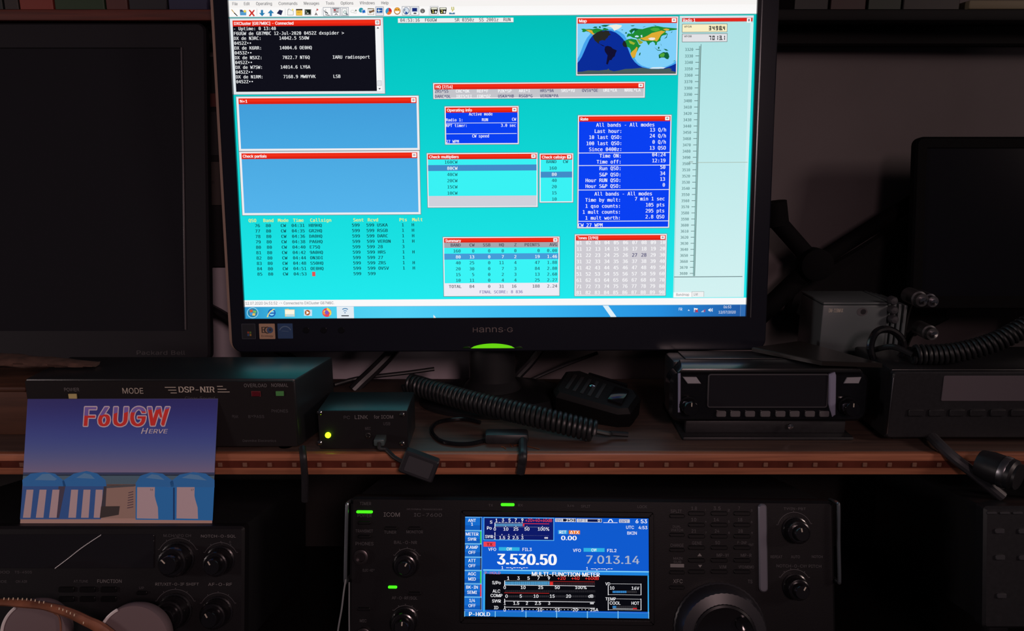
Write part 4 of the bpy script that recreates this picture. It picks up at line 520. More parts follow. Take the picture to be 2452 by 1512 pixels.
# shelf over the transceivers
zb = hy(1226, 1138, YS).z
t = thing('hutch_shelf', 'long varnished wooden shelf across the desk, carrying the screens and small boxes', 'shelf', (0, YS, ZD))
b = MB(); b.box((-1.0, YS + .0072, zb), (1.0, 0.815, ZS), wood('dark_shelf_board', (66, 54, 50), (88, 70, 62), (2.5, 60, 60), .42), 0.0004); b.build('board', t)
b = MB(); b.box((-1.0, YS, zb), (1.0, YS + .007, ZS + .0002), WOOD, 0.0012); tag(b.build('front_edge', t), 'orange brown wooden front edge')
b = MB(); b.box((-1.0, 0.835, ZD), (1.0, 0.85, ZS - 0.03), mat('dark_back_panel', (24, 20, 19), 0.8)); b.build('back_panel', t)  # added dark panel, keeps the space under the shelf black
for x in (-1.0, 0.98):
    b = MB(); b.box((x, YS + 0.01, ZD), (x + 0.02, 0.835, zb), DARKWOOD, 0.001); b.build('side_panel', t)

# LED strip stuck to the shelf edge
t = thing('led_strip', 'unlit strip of small square lamps stuck along the shelf front edge', 'light strip', (0, YS, zb))
FS = Fr((0, YS, ZS), (1, 0, 0), (0, 0, 1))
y1 = FS.hit(1226, 1104)[1]; y0 = FS.hit(1226, 1120)[1]
b = MB(); b.box((-0.99, y0, 0.0), (0.99, y1, 0.0008), mat('led_tape', (92, 42, 30), 0.35, noise=0.25, scale=30)); b.build('tape', t, FS)
chipm = mat('led_chip', (128, 94, 78), 0.3)
for k in range(-13, 29):
    x = FS.hit(765.5 + 59.25 * k, 1112)[0]; yc = (y0 + y1) / 2
    b = MB(); b.box((x - 0.0019, yc - 0.0019, 0.0009), (x + 0.0019, yc + 0.0019, 0.0020), chipm, 0.0004, 1); b.build('led_chip', t, FS)

# narrow wall shelf behind the screens, with books on it and a black strip for the shade under it
YU = 0.80
z50 = hy(1226, 49, YU).z; z20 = hy(1226, 22, YU).z
SHADEM = mat('rail_black', (20, 19, 20), 0.7, spec=.2)
def wall_shelf(x0, x1, m, label):
    t = thing('wall_shelf', label, 'shelf', ((x0 + x1) / 2, YW, z50))
    b = MB(); b.box((x0, YU, z50), (x1, YW - 0.001, z20), m, 0.0015); b.build('board', t)
    b = MB(); b.box((x0, 0.838, hy(1226, 105, 0.838).z), (x1, YW - 0.001, z50), SHADEM, 0.001); b.build('rail', t)
wall_shelf(-1.0, -0.001, wood('red_wood', (72, 30, 22), (106, 46, 32), (2.5, 60, 60), .6), 'narrow reddish wooden wall shelf above the left monitor, with coloured books')
wall_shelf(0.001, 1.0, mat('black_shelf_board', (20, 20, 22), .7, spec=.2), 'narrow black wall shelf at the top right, with dark books and a folder')  # right half out of the light, its shade put into a black board
def book(x0, x1, h, col, label, grp):
    P0 = hy(x0, 10, YU + 0.006).x; P1 = hy(x1, 10, YU + 0.006).x
    t = thing('book', label, 'book', ((P0 + P1) / 2, YU + 0.006, z20 + 0.0002), grp)
    m = mat('cloth_%d_%d_%d' % col, col, 0.55)
    b = MB(); b.box((P0 + 0.0006, YU + 0.006, z20 + 0.0002), (P1 - 0.0006, YU + 0.0085, z20 + h), m, 0.0008, 1); b.build('spine', t)
    for xa in (P0 + 0.0006, P1 - 0.0022):
        b = MB(); b.box((xa, YU + 0.0085, z20 + 0.0002), (xa + 0.0016, YW - 0.004, z20 + h), m); b.build('cover', t)
    b = MB(); b.box((P0 + 0.0024, YU + 0.0085, z20 + 0.0025), (P1 - 0.0024, YW - 0.006, z20 + h - 0.003), mat('paper', (190, 180, 165), 0.8)); b.build('pages', t)
G1 = 'books on the wall shelf above the left monitor'; G2 = 'books on the black wall shelf'
book(-48, 6, .19, (26, 34, 34), 'dark teal book at the far left end of the wall shelf', G1)
book(8, 44, .20, (40, 32, 30), 'brownish black book left of the red book on the wall shelf', G1)
book(45, 127, .21, (122, 46, 34), 'thick red book on the wall shelf above the left monitor', G1)
book(129, 250, .20, (30, 54, 28), 'thick dark green book right of the red book', G1)
book(252, 305, .21, (78, 40, 36), 'dull maroon book between the green book and the black one', G1)
book(307, 400, .19, (28, 28, 34), 'thick black book above the middle of the left monitor', G1)
book(402, 498, .20, (34, 36, 66), 'dark blue book beside the main screen, on the left', G1)
book(1900, 1985, .20, (18, 20, 20), 'dark grey book just right of the main screen on the black wall shelf', G2)  # these four stand on the right half, its shade painted black
book(1987, 2075, .19, (48, 20, 20), 'dark red book right of the grey one on the black wall shelf', G2)
book(2077, 2160, .20, (20, 36, 24), 'dark green book between two other dark ones on the black wall shelf', G2)
book(2162, 2300, .19, (24, 20, 18), 'broad blackish brown book beside the pale folder on the black wall shelf', G2)
b = MB(); p0 = hy(2318, 20, YU + 0.004); p1 = hy(2560, 20, YU)
b.box((p0.x, YU + 0.003, z20 + 0.0003), (p1.x, YW - 0.003, z20 + 0.009), mat('pale_card', (124, 114, 92), 0.7), 0.002)
tag(b.build('folder', loc=((p0.x + p1.x) / 2, YU, z20)), 'pale folder lying flat at the right end of the black wall shelf', 'folder')

# added pale board, its tone giving the brighter wall behind the screens
p = hy(380, 641, YW - .004); q = hy(1215, 641, YW - .004)
b = MB(); b.box((p.x, YW - .0055, ZS - .028), (q.x, YW - .0005, p.z), mat('pale_board', (184, 174, 182), .85, noise=.04, scale=20), .001)
tag(b.build('pale_board', loc=((p.x + q.x) / 2, YW - .003, ZS - .03)), 'pale board against the wall, seen below and left of the main screen', 'board')
# dark board on the wall behind the left monitor, with notes
yb = YW - 0.012
p = hy(300, -60, yb); q = hy(820, 640, yb)
b = MB(); b.box((p.x, yb, q.z), (q.x, YW - 0.0005, z50 - 0.028), mat('notice_board_felt', (24, 23, 27), 0.85), 0.002)
tag(b.build('notice_board', loc=((p.x + q.x) / 2, yb, q.z)), 'dark notice board on the wall between the left monitor and the main screen', 'notice board')
FN = Fr((0, yb, CAM.z), (1, 0, 0), (0, 0, 1))
def note(x0, y0, x1, y1, col, label, txt=None):
    a = FN.hit(x0, y0); c = FN.hit(x1, y1)
    b = MB(); b.slab([(a[0], c[1]), (c[0], c[1]), (c[0], a[1]), (a[0], a[1])], 0.0004, 0.0010, mat('note_%d_%d_%d' % col, col, 0.7))
    if txt: put_text(b, txt, FN.hit(501, 440)[0], FN.hit(501, 440)[1], 0.004, mat('ink_black', (18, 18, 18), 0.6), 0.0011)
    tag(b.build('paper_note', None, FN, loc=(a[0], yb, CAM.z + c[1])), label, 'note', 'notes on the dark board')
note(497, 224, 560, 256, (96, 48, 44), 'small reddish note, upper one on the dark notice board')
note(497, 268, 560, 372, (44, 42, 46), 'dark grey note in the middle of the notice board')
note(497, 388, 562, 491, (74, 64, 62), 'brownish grey note with writing, lowest on the notice board', 'on')

# ================================================================ main monitor
W0 = 0.474; K = W0 / 1680.0; H0 = 1050 * K
def rodr(r):
    r = Vector(r); return Matrix.Rotation(r.length, 3, r.normalized())
RC = rodr((0.1377, 0.0035, -0.0052)); TC = Vector((-0.0168, -0.145, 0.7124))
def c2w(v): return RT * v.x - UPV * v.y + FW * v.z
FM = Fr(CAM + c2w(TC), c2w(RC @ Vector((1, 0, 0))), c2w(RC @ Vector((0, -1, 0))))
class UV:            # the display's own pixel grid, 1680 x 1050, v down
    M = FM.M @ Matrix(((K, 0, 0, -840 * K), (0, -K, 0, 525 * K), (0, 0, 1, 0), (0, 0, 0, 1)))
def uv(p):
    a = FM.hit(*p); return (a[0] / K + 840, 525 - a[1] / K)
def A1(X, Y): return uv((500 + X / 4.0867, Y / 4.0867))
def A2(X, Y): return uv((1000 + X / 4.0867, Y / 4.0867))
def A3(X, Y): return uv((1350 + X / 4.0867, Y / 4.0867))
def A4(X, Y): return uv((500 + X / 3.0233, 350 + Y / 3.024))
def A5(X, Y): return uv((1000 + X / 3.0233, 350 + Y / 3.024))
def A6(X, Y): return uv((1350 + X / 3.0233, 350 + Y / 3.024))
def A7(X, Y): return uv((1360 + X / 8.757, 30 + Y / 8.757))
def A8(X, Y): return uv((550 + X / 8.173, Y / 8.173))
def A9(X, Y): return uv((820 + X / 8.173, Y / 8.173))
def A0(X, Y): return uv((560 + X / 7.212, 720 + Y / 7.212))
LW = 3.0e-5
def R(mb, u0, v0, u1, v1, c, L, m=None): 
    mb.add([(u0, v0, L * LW), (u1, v0, L * LW), (u1, v1, L * LW), (u0, v1, L * LW)], [(0, 1, 2, 3)], m or INK, S(c))
def PG(mb, pts, c, L, m=None, holes=()): mb.flat(pts, L * LW, m or INK, S(c), holes)
def LN(mb, a, q, wd, c, L):
    d = Vector((q[0] - a[0], q[1] - a[1])); n = Vector((-d.y, d.x)).normalized() * wd / 2
    PG(mb, [(a[0] + n.x, a[1] + n.y), (q[0] + n.x, q[1] + n.y), (q[0] - n.x, q[1] - n.y), (a[0] - n.x, a[1] - n.y)], c, L)
def T(mb, s, p, c, L, cap=10.0, adv=None, F=None, **k):
    put_text(mb, s, p[0], p[1], cap, INK, L * LW, S(c), F or (MONO if adv else SANS), adv, flip=-1, **k)
def GR(mb, u0, v0, u1, v1, ca, cb, L, n=8, m=None, horiz=False):
    """a colour run shown on the display"""
    for i in range(n):
        a = i / n; z = (i + 1) / n; f = lambda q: tuple(S(tuple(ca[j] + (cb[j] - ca[j]) * q for j in range(3))))
        if horiz: P = [(u0 + (u1 - u0) * a, v0), (u0 + (u1 - u0) * z, v0), (u0 + (u1 - u0) * z, v1), (u0 + (u1 - u0) * a, v1)]; C = (f(a), f(z), f(z), f(a))
        else: P = [(u0, v0 + (v1 - v0) * a), (u1, v0 + (v1 - v0) * a), (u1, v0 + (v1 - v0) * z), (u0, v0 + (v1 - v0) * z)]; C = (f(a), f(a), f(z), f(z))
        mb.add([(x, y, L * LW) for x, y in P], [(0, 1, 2, 3)], m or PANEL, C)

base = hz(1178, 950, ZS)
mon = thing('monitor', 'large black monitor showing a contest logging screen with red title bars', 'monitor', (base.x, 0.74, ZS))
# bezel
ol = FM.hit(515, 60)[0]; orr = FM.hit(1850, 350)[0]; ob = FM.hit(900, 842)[1]; ot = H0 / 2 + 0.016
outer = rrect(ol, ob, orr, ot, 0.010, 5); inner = rrect(-W0 / 2, -H0 / 2, W0 / 2, H0 / 2, 0.0002, 5)
b = MB(); b.ring(outer, inner, -0.020, 0.0030, mat('bezel_black', (24, 25, 34), 0.2), 0.0012); bez = b.build('bezel', mon, FM)  # slight blue tint stands in for the screen's glare
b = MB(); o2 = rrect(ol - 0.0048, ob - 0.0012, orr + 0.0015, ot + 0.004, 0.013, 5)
b.ring(o2, inset(outer, -0.00005), -0.022, -0.0004, mat('bezel_edge', (170, 140, 126), 0.4), 0.0042)  # edge colour lightened for the light it catches from the left
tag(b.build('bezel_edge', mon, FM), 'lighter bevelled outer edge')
b = MB(); b.box((orr - 0.0162, -H0 / 2 - .001, 0.0031), (orr - 0.0150, H0 / 2, 0.0036), BRUSH, 0.0003); tag(b.build('trim_line', mon, FM), 'thin silver line right of the display')
b = MB(); b.slab(rrect(ol, ob, orr, ot, 0.012, 4), -0.046, -0.0205, BLACK, 0.0); b.slab(rrect(-.15, -.13, .15, .11, 0.02, 4), -0.058, -0.046, BLACK); b.build('rear_housing', mon, FM)
# logo on the bezel
b = MB(); lg0 = FM.hit(1131, 795); lg1 = FM.hit(1229, 794); lw = (lg1[0] - lg0[0]); x = lg0[0]
logo = mat('bezel_logo', (104, 94, 92), 0.35)
for ch, fw in (('H', .155), ('a', .155), ('n', .155), ('n', .155), ('s', .145), ('·', .075), ('G', .16)):
    if ch == '·': b.box((x + lw * .02, lg0[1] + 0.0018, .0030), (x + lw * .045, lg0[1] + 0.0024, .0031), logo)
    else:
        capx = 0.0046 * (1.0 if ch in 'HG' else 52 / 38.5)
        put_text(b, ch, x, lg0[1], capx, logo, 0.0031, F=SANS, width=lw * fw)
    x += lw * fw
b.build('maker_logo', bez, FM)
# stickers below the display
def sticker(X0, Y0, X1, Y1, col, label, deco):
    q0 = FM.hit(560 + X0 / 7.212, 720 + Y0 / 7.212); q1 = FM.hit(560 + X1 / 7.212, 720 + Y1 / 7.212)
    b = MB(); b.slab(rrect(q0[0], q1[1], q1[0], q0[1], 0.0006, 3), 0.0030, 0.0032, mat('sticker_%d_%d_%d' % col, col, 0.45))
    deco(b, q0[0], q1[1], q1[0] - q0[0], q0[1] - q1[1]); tag(b.build('sticker', bez, FM), label)
def deco1(b, x, y, w, h):
    for i, c in enumerate(((150, 60, 40), (90, 120, 50), (50, 80, 130), (160, 120, 50))):
        cx = x + w * (.40 + .16 * (i % 2)); cy = y + h * (.36 - .16 * (i // 2)); m = mat('flag_%d' % i, c, .5)
        b.flat(rrect(cx, cy, cx + w * .13, cy + h * .13, .0002, 2), .0033, m)
    b.ring(rrect(x, y, x + w, y + h, .0006, 3), inset(rrect(x, y, x + w, y + h, .0006, 3), .0003), .0032, .0033, mat('sticker_line', (70, 74, 84), .5))
def deco2(b, x, y, w, h):
    put_text(b, 'E', x + w * .12, y + h * .40, h * .40, mat('ink_brown', (60, 50, 44), .6), .0033, bold=1.5)
    b.flat(circ(x + w * .52, y + h * .58, w * .22, 20, a0=70, a1=290) + circ(x + w * .56, y + h * .58, w * .17, 20, a0=70, a1=290)[::-1], .0033, mat('ink_brown', (60, 50, 44), .6))
    b.flat(circ(x + w * .68, y + h * .58, w * .20, 22), .0033, mat('ink_blue', (62, 84, 120), .5))
    b.flat(circ(x + w * .70, y + h * .60, w * .08, 16), .0034, mat('ink_brown', (60, 50, 44), .6))
    put_text(b, 'Ecology', x + w * .12, y + h * .14, h * .12, mat('ink_brown', (60, 50, 44), .6), .0033, width=w * .76)
def deco3(b, x, y, w, h):
    b.flat(circ(x + w * .5, y + h * .42, w * .42, 20, a0=20, a1=160) + circ(x + w * .5, y + h * .42, w * .36, 20, a0=20, a1=160)[::-1], .0033, mat('ink_pale_blue', (96, 122, 150), .5))
    b.flat([(x + w * .25, y + h * .5), (x + w * .72, y + h * .47), (x + w * .72, y + h * .49), (x + w * .25, y + h * .52)], .0033, mat('ink_pale_blue', (96, 122, 150), .5))
sticker(150, 395, 400, 655, (26, 28, 36), 'dark square sticker with a small coloured flag', deco1)
sticker(450, 393, 735, 655, (176, 142, 116), 'cream square sticker lettered E with blue ring', deco2)
sticker(768, 390, 1040, 648, (44, 74, 116), 'blue square sticker with a pale arc', deco3)
for k in range(3):
    q = FM.hit(735 + k * 42, 790); b = MB(); b.lathe(q[0], q[1], [(0.0030, .0028), (0.0030, .0034), (0.0026, .0038), (0, .0038)], GLOSS, 20); b.build('button', bez, FM)
# power light: a green lens along the lower edge
def lens(xa, xb, name, m, up):
    a = FM.hit(xa, 833); c = FM.hit(xb, 833); hgt = FM.hit(xa, 833 - up)[1] - a[1]
    P = [(a[0] + (c[0] - a[0]) * i / 14, a[1] + hgt * math.sin(math.pi * i / 14) ** 0.6) for i in range(15)]
    b = MB(); b.slab(P, 0.0005, 0.0044, m, 0.0006); return b.build(name, mon, FM)
tag(lens(1128, 1232, 'power_light', mat('green_light', (96, 205, 12), .3, emit=0.85), 11), 'glowing green power light')
for xa, xb in ((1108, 1128), (1232, 1252)): lens(xa, xb, 'light_guide', mat('green_lens', (30, 70, 14), .3), 4.5)
# neck and foot
def circle_pts(c, rx, ry, z, n=40): return [(c.x + rx * math.cos(2 * math.pi * i / n), c.y + ry * math.sin(2 * math.pi * i / n), z) for i in range(n)]
nx0 = hy(1122, 880, 0.735).x; nx1 = hy(1234, 880, 0.735).x; nc = Vector(((nx0 + nx1) / 2, 0.746, 0)); rw = (nx1 - nx0) / 2
zt = hy(1178, 834, 0.72).z
b = MB(); vs = []; fs = []
secs = [(rw * 1.04, .016, zt + .02), (rw, .016, zt - .004), (rw * 1.0, .018, ZS + .022), (rw * 1.35, .03, ZS + .012)]
for rx, ry, z in secs: vs += circle_pts(nc, rx, ry, z)
for k in range(len(secs) - 1):
    for i in range(40): j = (i + 1) % 40; fs.append((k * 40 + i, k * 40 + j, (k + 1) * 40 + j, (k + 1) * 40 + i))
b.add(vs, fs, SATIN); b.build('neck', mon)
b = MB(); vs = []; fs = []; fc = Vector((nc.x + .004, 0.742, 0))
secs = [(.078, .054, ZS + .0003), (.078, .054, ZS + .004), (.070, .048, ZS + .011), (.05, .034, ZS + .014), (.0, .0, ZS + .014)]
for rx, ry, z in secs: vs += circle_pts(fc, rx, ry, z)
for k in range(len(secs) - 1):
    for i in range(40): j = (i + 1) % 40; fs.append((k * 40 + i, k * 40 + j, (k + 1) * 40 + j, (k + 1) * 40 + i))
fs.append(tuple(range(40))[::-1]); b.add(vs, fs, SATIN); b.build('foot', mon)

# ---------------------------------------------------------------- what the main monitor shows
RED = (226, 28, 18); FRAMEC = (236, 236, 240); OUT = (108, 118, 128); NAVY = (44, 44, 104); INKD = (28, 44, 56); BLUE = (10, 64, 242); CY = (60, 238, 238); SEL = (62, 150, 214); WH = (250, 250, 252)
b = MB()
GR(b, 0, 0, 1680, 180, (4, 186, 178), (4, 198, 194), 0, 3); GR(b, 0, 180, 1680, 1010, (4, 198, 194), (34, 234, 238), 0, 10)
log = b
hd = [('QSO', 287), ('Band', 393), ('Mode', 500), ('Time', 610), ('Callsign', 733), ('Sent', 1045), ('Rcvd', 1150), ('Pts', 1378), ('Mult', 1472)]
vh = A4(287, 551)[1]
for s, X in hd: T(b, s, (A4(X, 551)[0], vh), (246, 236, 110), 1, 10.5, 8.9, bold=1.6)
rows = [('76', '04:31', 'HB9HQ', 'USKA', '1', 'H'), ('77', '04:35', 'GR2HQ', 'RSGB', '1', 'H'), ('78', '04:36', 'DA0HQ', 'DARC', '1', 'H'), ('79', '04:38', 'PA6HQ', 'VERON', '1', 'H'),
        ('80', '04:40', 'E75Q', '28', '3', ''), ('81', '04:42', '9A0HQ', 'HRS', '1', 'H'), ('82', '04:44', 'ON3DI', '27', '1', ''), ('83', '04:48', 'S50HQ', 'ZRS', '1', 'H'), ('84', '04:51', 'OE0HQ', 'OVSV', '1', 'H'), ('85', '04:53', '', '', '', '')]
va = A4(333, 588)[1]; vb = A4(350, 939)[1]
cu = [A4(X, 588)[0] for X in (333, 412, 520, 598, 723, 1035, 1140, 1395, 1468)]
for i, (n, tm, cs, rc, pt, ml) in enumerate(rows):
    v = va + (vb - va) * i / 9
    for s, u in zip((n, '80', 'CW', tm, cs, '599', '599 ' + rc, pt, ml), cu): T(b, s, (u, v), (16, 58, 66), 1, 10.2, 8.9, bold=1.6)
u = cu[4]; R(b, u + 5, vb - 12, u + 16, vb + 3, (226, 84, 84), 1)
# status line
vs_ = A4(264, 1117)[1]
R(b, 0, vs_, 1680, 1010, (250, 249, 250), 1, PANEL)
T(b, '12.07.2020 04:51:52 -> Connected to DXCluster GB7MBC.', (A4(264, 1149)[0], A4(264, 1149)[1]), (80, 84, 92), 2, 9.2, width=A4(910, 1149)[0] - A4(264, 1149)[0])
# the strip with the clock and call
p = A1(1850, 180); q = A2(938, 219); R(b, p[0], p[1], q[0], q[1], (238, 240, 240), 1, PANEL)
LN(b, (p[0], q[1]), q, 1.5, OUT, 2)
vt = A1(1872, 214)[1]
for s, a, z in (('04:53:16', A1(1872, 214), A1(2066, 214)), ('F6UGW', A1(2112, 214), A1(2232, 214)), ('SR 0350z', A2(362, 212), A2(555, 212)), ('SS 2001z', A2(600, 210), A2(793, 210)), ('RUN', A2(838, 208), A2(912, 208))):
    T(b, s, (a[0], vt), (36, 50, 58), 2, 10, (z[0] - a[0]) / len(s), bold=1.0)
# cursor
p = uv((1038, 754)); PG(b, [(p[0], p[1]), (p[0] + 9, p[1] + 11), (p[0] + 4, p[1] + 11), (p[0] + 6, p[1] + 14), (p[0], p[1] + 14)], (240, 240, 240), 12)
scr = tag(b.build('display', mon, UV), 'teal logging screen with a list of contacts')

def window(title, p, q, bw, fill, thh=20, name='program_window', light=FRAMEC, tw=None, close=True, mt=None):
    b = MB(); u0, v0 = p; u1, v1 = q; thh = 18.5 if bw > 5 else 16.5; bt = bw - 2 if bw > 5 else bw
    R(b, u0 - 1.5, v0 - 1.5, u1 + 1.5, v1 + 1.5, OUT, 3); R(b, u0, v0, u1, v1, light, 4)
    GR(b, u0 + bw, v0 + bt, u1 - bw, v0 + bt + thh * .45, (232, 40, 20), (246, 50, 26), 5, 2, INK); GR(b, u0 + bw, v0 + bt + thh * .45, u1 - bw, v0 + bt + thh, (242, 44, 20), (206, 26, 18), 5, 2, INK)
    if title: T(b, title, (u0 + bw + 4, v0 + bt + thh * .5 + 4.6), WH, 6, 9.4, width=tw, bold=2.4)
    if close:
        uc = u1 - bw - 17; vc = v0 + bt + 2; R(b, uc, vc, uc + 14, vc + thh - 5, (250, 250, 250), 6); R(b, uc + 4, vc + 3.5, uc + 10, vc + thh - 9, (110, 80, 90), 7); R(b, uc + 5.4, vc + 5, uc + 8.6, vc + thh - 10.5, (240, 240, 244), 8)
    if fill: R(b, u0 + bw, v0 + bt + thh, u1 - bw, v1 - bw, fill, 5, PANEL)
    return b, (u0 + bw, v0 + bt + thh, u1 - bw, v1 - bw)
def done(b, label): return tag(b.build('program_window', scr, UV), label)
def xw(f, X0, X1, Y): return f(X1, Y)[0] - f(X0, Y)[0]

# cluster window
p = A1(206, 182); q = A1(1724, 916)
b, c = window('DXCluster [GB7MBC] - Connected', (max(p[0], 1), p[1]), q, 8, (16, 16, 26), 20, tw=xw(A1, 240, 825, 240), light=(226, 232, 236))
us = A1(1640, 700)[0]; R(b, us, c[1], c[2], c[3], (246, 246, 248), 6, PANEL)
um = (us + c[2]) / 2; PG(b, [(um - 4, c[1] + 9), (um + 4, c[1] + 9), (um, c[1] + 4)], (70, 70, 80), 7); PG(b, [(um - 4, c[3] - 9), (um + 4, c[3] - 9), (um, c[3] - 4)], (70, 70, 80), 7)
v = A1(1672, 790)[1]; R(b, um - 7, v, um + 7, v + 16, (168, 170, 178), 7); R(b, um - 6, v + 1, um + 6, v + 15, (228, 230, 234), 8)
lines = ['- Uptime: 0 13:40', 'F6UGW de GB7MBC 12-Jul-2020 0452Z dxspider >', 'DX de N3RC:       14042.5 S50W', '0452Z••', 'DX de K6RR:       14004.6 OE0HQ', '0453Z••', 'DX de N5XZ:        7022.7 NT6Q         IARU radiosport', '0452Z••', 'DX de W7SW:       14014.6 LY6A', '0452Z••', 'DX de N1RM:        7168.9 MW0YVK       LSB', '0452Z••']
va = A1(241, 297)[1]; vb = A1(262, 816)[1]; u = A1(241, 297)[0]
for i, s in enumerate(lines): T(b, s, (u, va + (vb - va) * i / 11), (236, 238, 240), 7, 10, 8.05, bold=1.3)
done(b, 'black text window at the top left of the screen')
b, c = window('N+1', A1(268, 948), A1(2064, 1470), 7, None, 20, tw=xw(A1, 300, 376, 1008)); GR(b, *c, (66, 158, 218), (72, 168, 226), 5, 3); done(b, 'upper of the two empty light blue windows')
b, c = window('Check partials', A4(220, 42), A4(1534, 494), 7, None, 20, tw=xw(A4, 240, 413, 80)); GR(b, *c, (76, 170, 226), (84, 180, 236), 5, 3); done(b, 'lower of the two empty light blue windows')
# multiplier strip
b, c = window('HQ [7/16]', A2(152, 814), A2(2222, 956), 3.5, (196, 196, 202), 19, tw=xw(A2, 163, 332, 858))
G = (WH, NAVY)
for row, Y in ((((168, 'ZRS*S5', 1), (373, 'CRC*OK', 0), (580, 'REF*F', 0), (785, 'PZK*SP', 0), (990, 'ARI*I', 0), (1197, 'HRS*9A', 1), (1403, 'SRS*YU', 0), (1608, 'OVSV*OE', 1), (1815, 'URE*EA', 0), (2023, 'NRRL*LA', 0)), 909), (((168, 'DARC*DL', 1), (375, 'IRTS*EI', 0), (580, 'EDR*OZ', 0), (785, 'USKA*HB', 1), (990, 'RSGB*G', 1), (1197, 'VERON*PA', 1)), 960)):
    v = A2(168, Y)[1]
    for X, s, k in row: T(b, s, (A2(X, 909)[0], v), G[k], 7, 9.4, 7.45, bold=1.0 if k else 2.0)
done(b, 'grey window listing headquarters stations in two rows')
# operating info
b, c = window('Operating info', A2(264, 1043), A2(990, 1411), 3.5, BLUE, 19, tw=xw(A2, 275, 520, 1085))
for s, X, Y, al in (('Active mode', 618, 1131, 'c'), ('Radio 1:', 277, 1189, 'l'), ('RUN', 659, 1187, 'c'), ('CW', 964, 1182, 'r'), ('RPT timer:', 277, 1244, 'l'), ('3.0 sec', 962, 1241, 'r'), ('CW speed', 617, 1346, 'c'), ('27 WPM', 279, 1400, 'l')):
    T(b, s, A2(X, Y), (240, 244, 250), 7, 9.3, 7.0, align=al, bold=1.7)
for Y in (1203, 1308): v = A2(275, Y)[1]; R(b, c[0] + 1, v, c[2] - 3, v + 2, (210, 220, 240), 7)
done(b, 'small blue operating window with white lettering')
# rate
b, c = window('Rate', A3(139, 1130), A6(762, 592), 3.5, BLUE, 19, tw=xw(A3, 152, 230, 1172))
WT = (240, 244, 250)
mid = (c[0] + c[2]) / 2; T(b, 'All bands - All modes', (A3(603, 1240)[0], A3(603, 1240)[1]), WT, 7, 11.5, 9.05, align='c', bold=1.5)
for s, t_, Y in (('Last hour:', '13 Q/h', 1301), ('10 last QSO:', '24 Q/h', 1360), ('100 last QSO:', ' 0 Q/h', 1420), ('Since 0400z:', '13 QSO', 1478)):
    v = A3(570, Y)[1]; T(b, s, (A3(571, Y)[0], v), WT, 7, 11.5, 9.05, align='r', bold=1.5); T(b, t_, (A3(1003, 1300)[0], v - 3.5), WT, 7, 11.5, 9.05, align='r', bold=1.5)
ur = A6(418, 84)[0]; uw = A6(738, 84)[0]
for s, t_, Y in (('Time ON:', '04:24', 83), ('Time off:', '12:19', 126), ('Run QSO:', '50', 174), ('S&P QSO:', '34', 219), ('Hour RUN QSO:', '13', 260), ('Hour S&P QSO:', '0', 302), ('Time by mult:', '7 min 1 sec', 402), ('1 qso counts:', '105 pts', 446), ('1 mult counts:', '295 pts', 489), ('1 mult worth:', '2.8 QSO', 532)):
    v = A6(412, Y)[1]; T(b, s, (ur, v), WT, 7, 11.5, 9.05, align='r', bold=1.5); T(b, t_, (uw, v - 3), WT, 7, 11.5, 9.05, align='r', bold=1.5)
T(b, 'All bands - All modes', (A6(431, 358)[0], A6(431, 358)[1]), WT, 7, 11.5, 9.05, align='c', bold=1.5)
T(b, 'CW 27 WPM', A6(103, 586), WT, 7, 11.5, 9.05, bold=1.5)
for Y in (50, 141, 318, 545): v = A6(100, Y)[1]; R(b, c[0], v - 1, c[2], v + 1.5, (220, 226, 242), 7)
done(b, 'tall blue rate window with white figures')
# tables
def table(b, f, rows, cols, color, L=7, cap=10, adv=8.6):
    for Y, vals in rows:
        v = f(cols[0], Y)[1]
        for X, s in zip(cols, vals):
            if s: T(b, s, (f(X, Y)[0], v), color if not callable(color) else color(Y), L, cap, adv, align='r', bold=1.2)
b, c = window('Check multipliers', A5(66, 52), A5(869, 441), 3.5, (58, 242, 244), 19, tw=xw(A5, 75, 290, 80))
v0 = A5(75, 138)[1]; v1 = A5(75, 181)[1]; R(b, c[0], v0, c[2], v1, (66, 140, 200), 6, PANEL); v = A5(75, 362)[1]; R(b, c[0], v, c[2], c[3], (208, 209, 220), 6, PANEL)
table(b, A5, [(127, ['160CW']), (217, ['40CW']), (262, ['20CW']), (307, ['15CW']), (352, ['10CW'])], [289], (24, 84, 92)); table(b, A5, [(172, ['80CW'])], [289], WH)
done(b, 'turquoise window listing band multipliers')
b, c = window('Check callsign', A5(883, 54), A5(1125, 408), 3.5, (58, 242, 244), 19, tw=xw(A5, 892, 1065, 82))
v0 = A5(890, 186)[1]; v1 = A5(890, 229)[1]; R(b, c[0], v0, c[2], v1, (66, 140, 200), 6, PANEL)
table(b, A5, [(124, ['BAND', 'CW'])], [1006, 1089], (24, 84, 92)); table(b, A5, [(171, ['160']), (260, ['40']), (305, ['20']), (350, ['15']), (395, ['10'])], [1008], (24, 84, 92)); table(b, A5, [(216, ['80'])], [1008], WH)
done(b, 'narrow turquoise callsign window')
b, c = window('Summary', A5(183, 660), A5(1026, 1084), 3.5, (238, 236, 246), 19, tw=xw(A5, 190, 304, 690))
def band(Y0, Y1, col): R(b, c[0], A5(190, Y0)[1], c[2], A5(190, Y1)[1], col, 6, PANEL)
band(700, 738, (166, 166, 174)); band(738, 994, (58, 244, 246)); 
R(b, c[0], A5(190, 780)[1], c[2], A5(190, 823)[1], (70, 156, 216), 7, PANEL)
cols = [313, 412, 528, 626, 717, 885, 1011]
DK = (30, 70, 82)
table(b, A5, [(728, ['BAND', 'CW', 'SSB', 'HQ', 'Z', 'POINTS', 'AVG'])], cols, (60, 60, 76), 8)
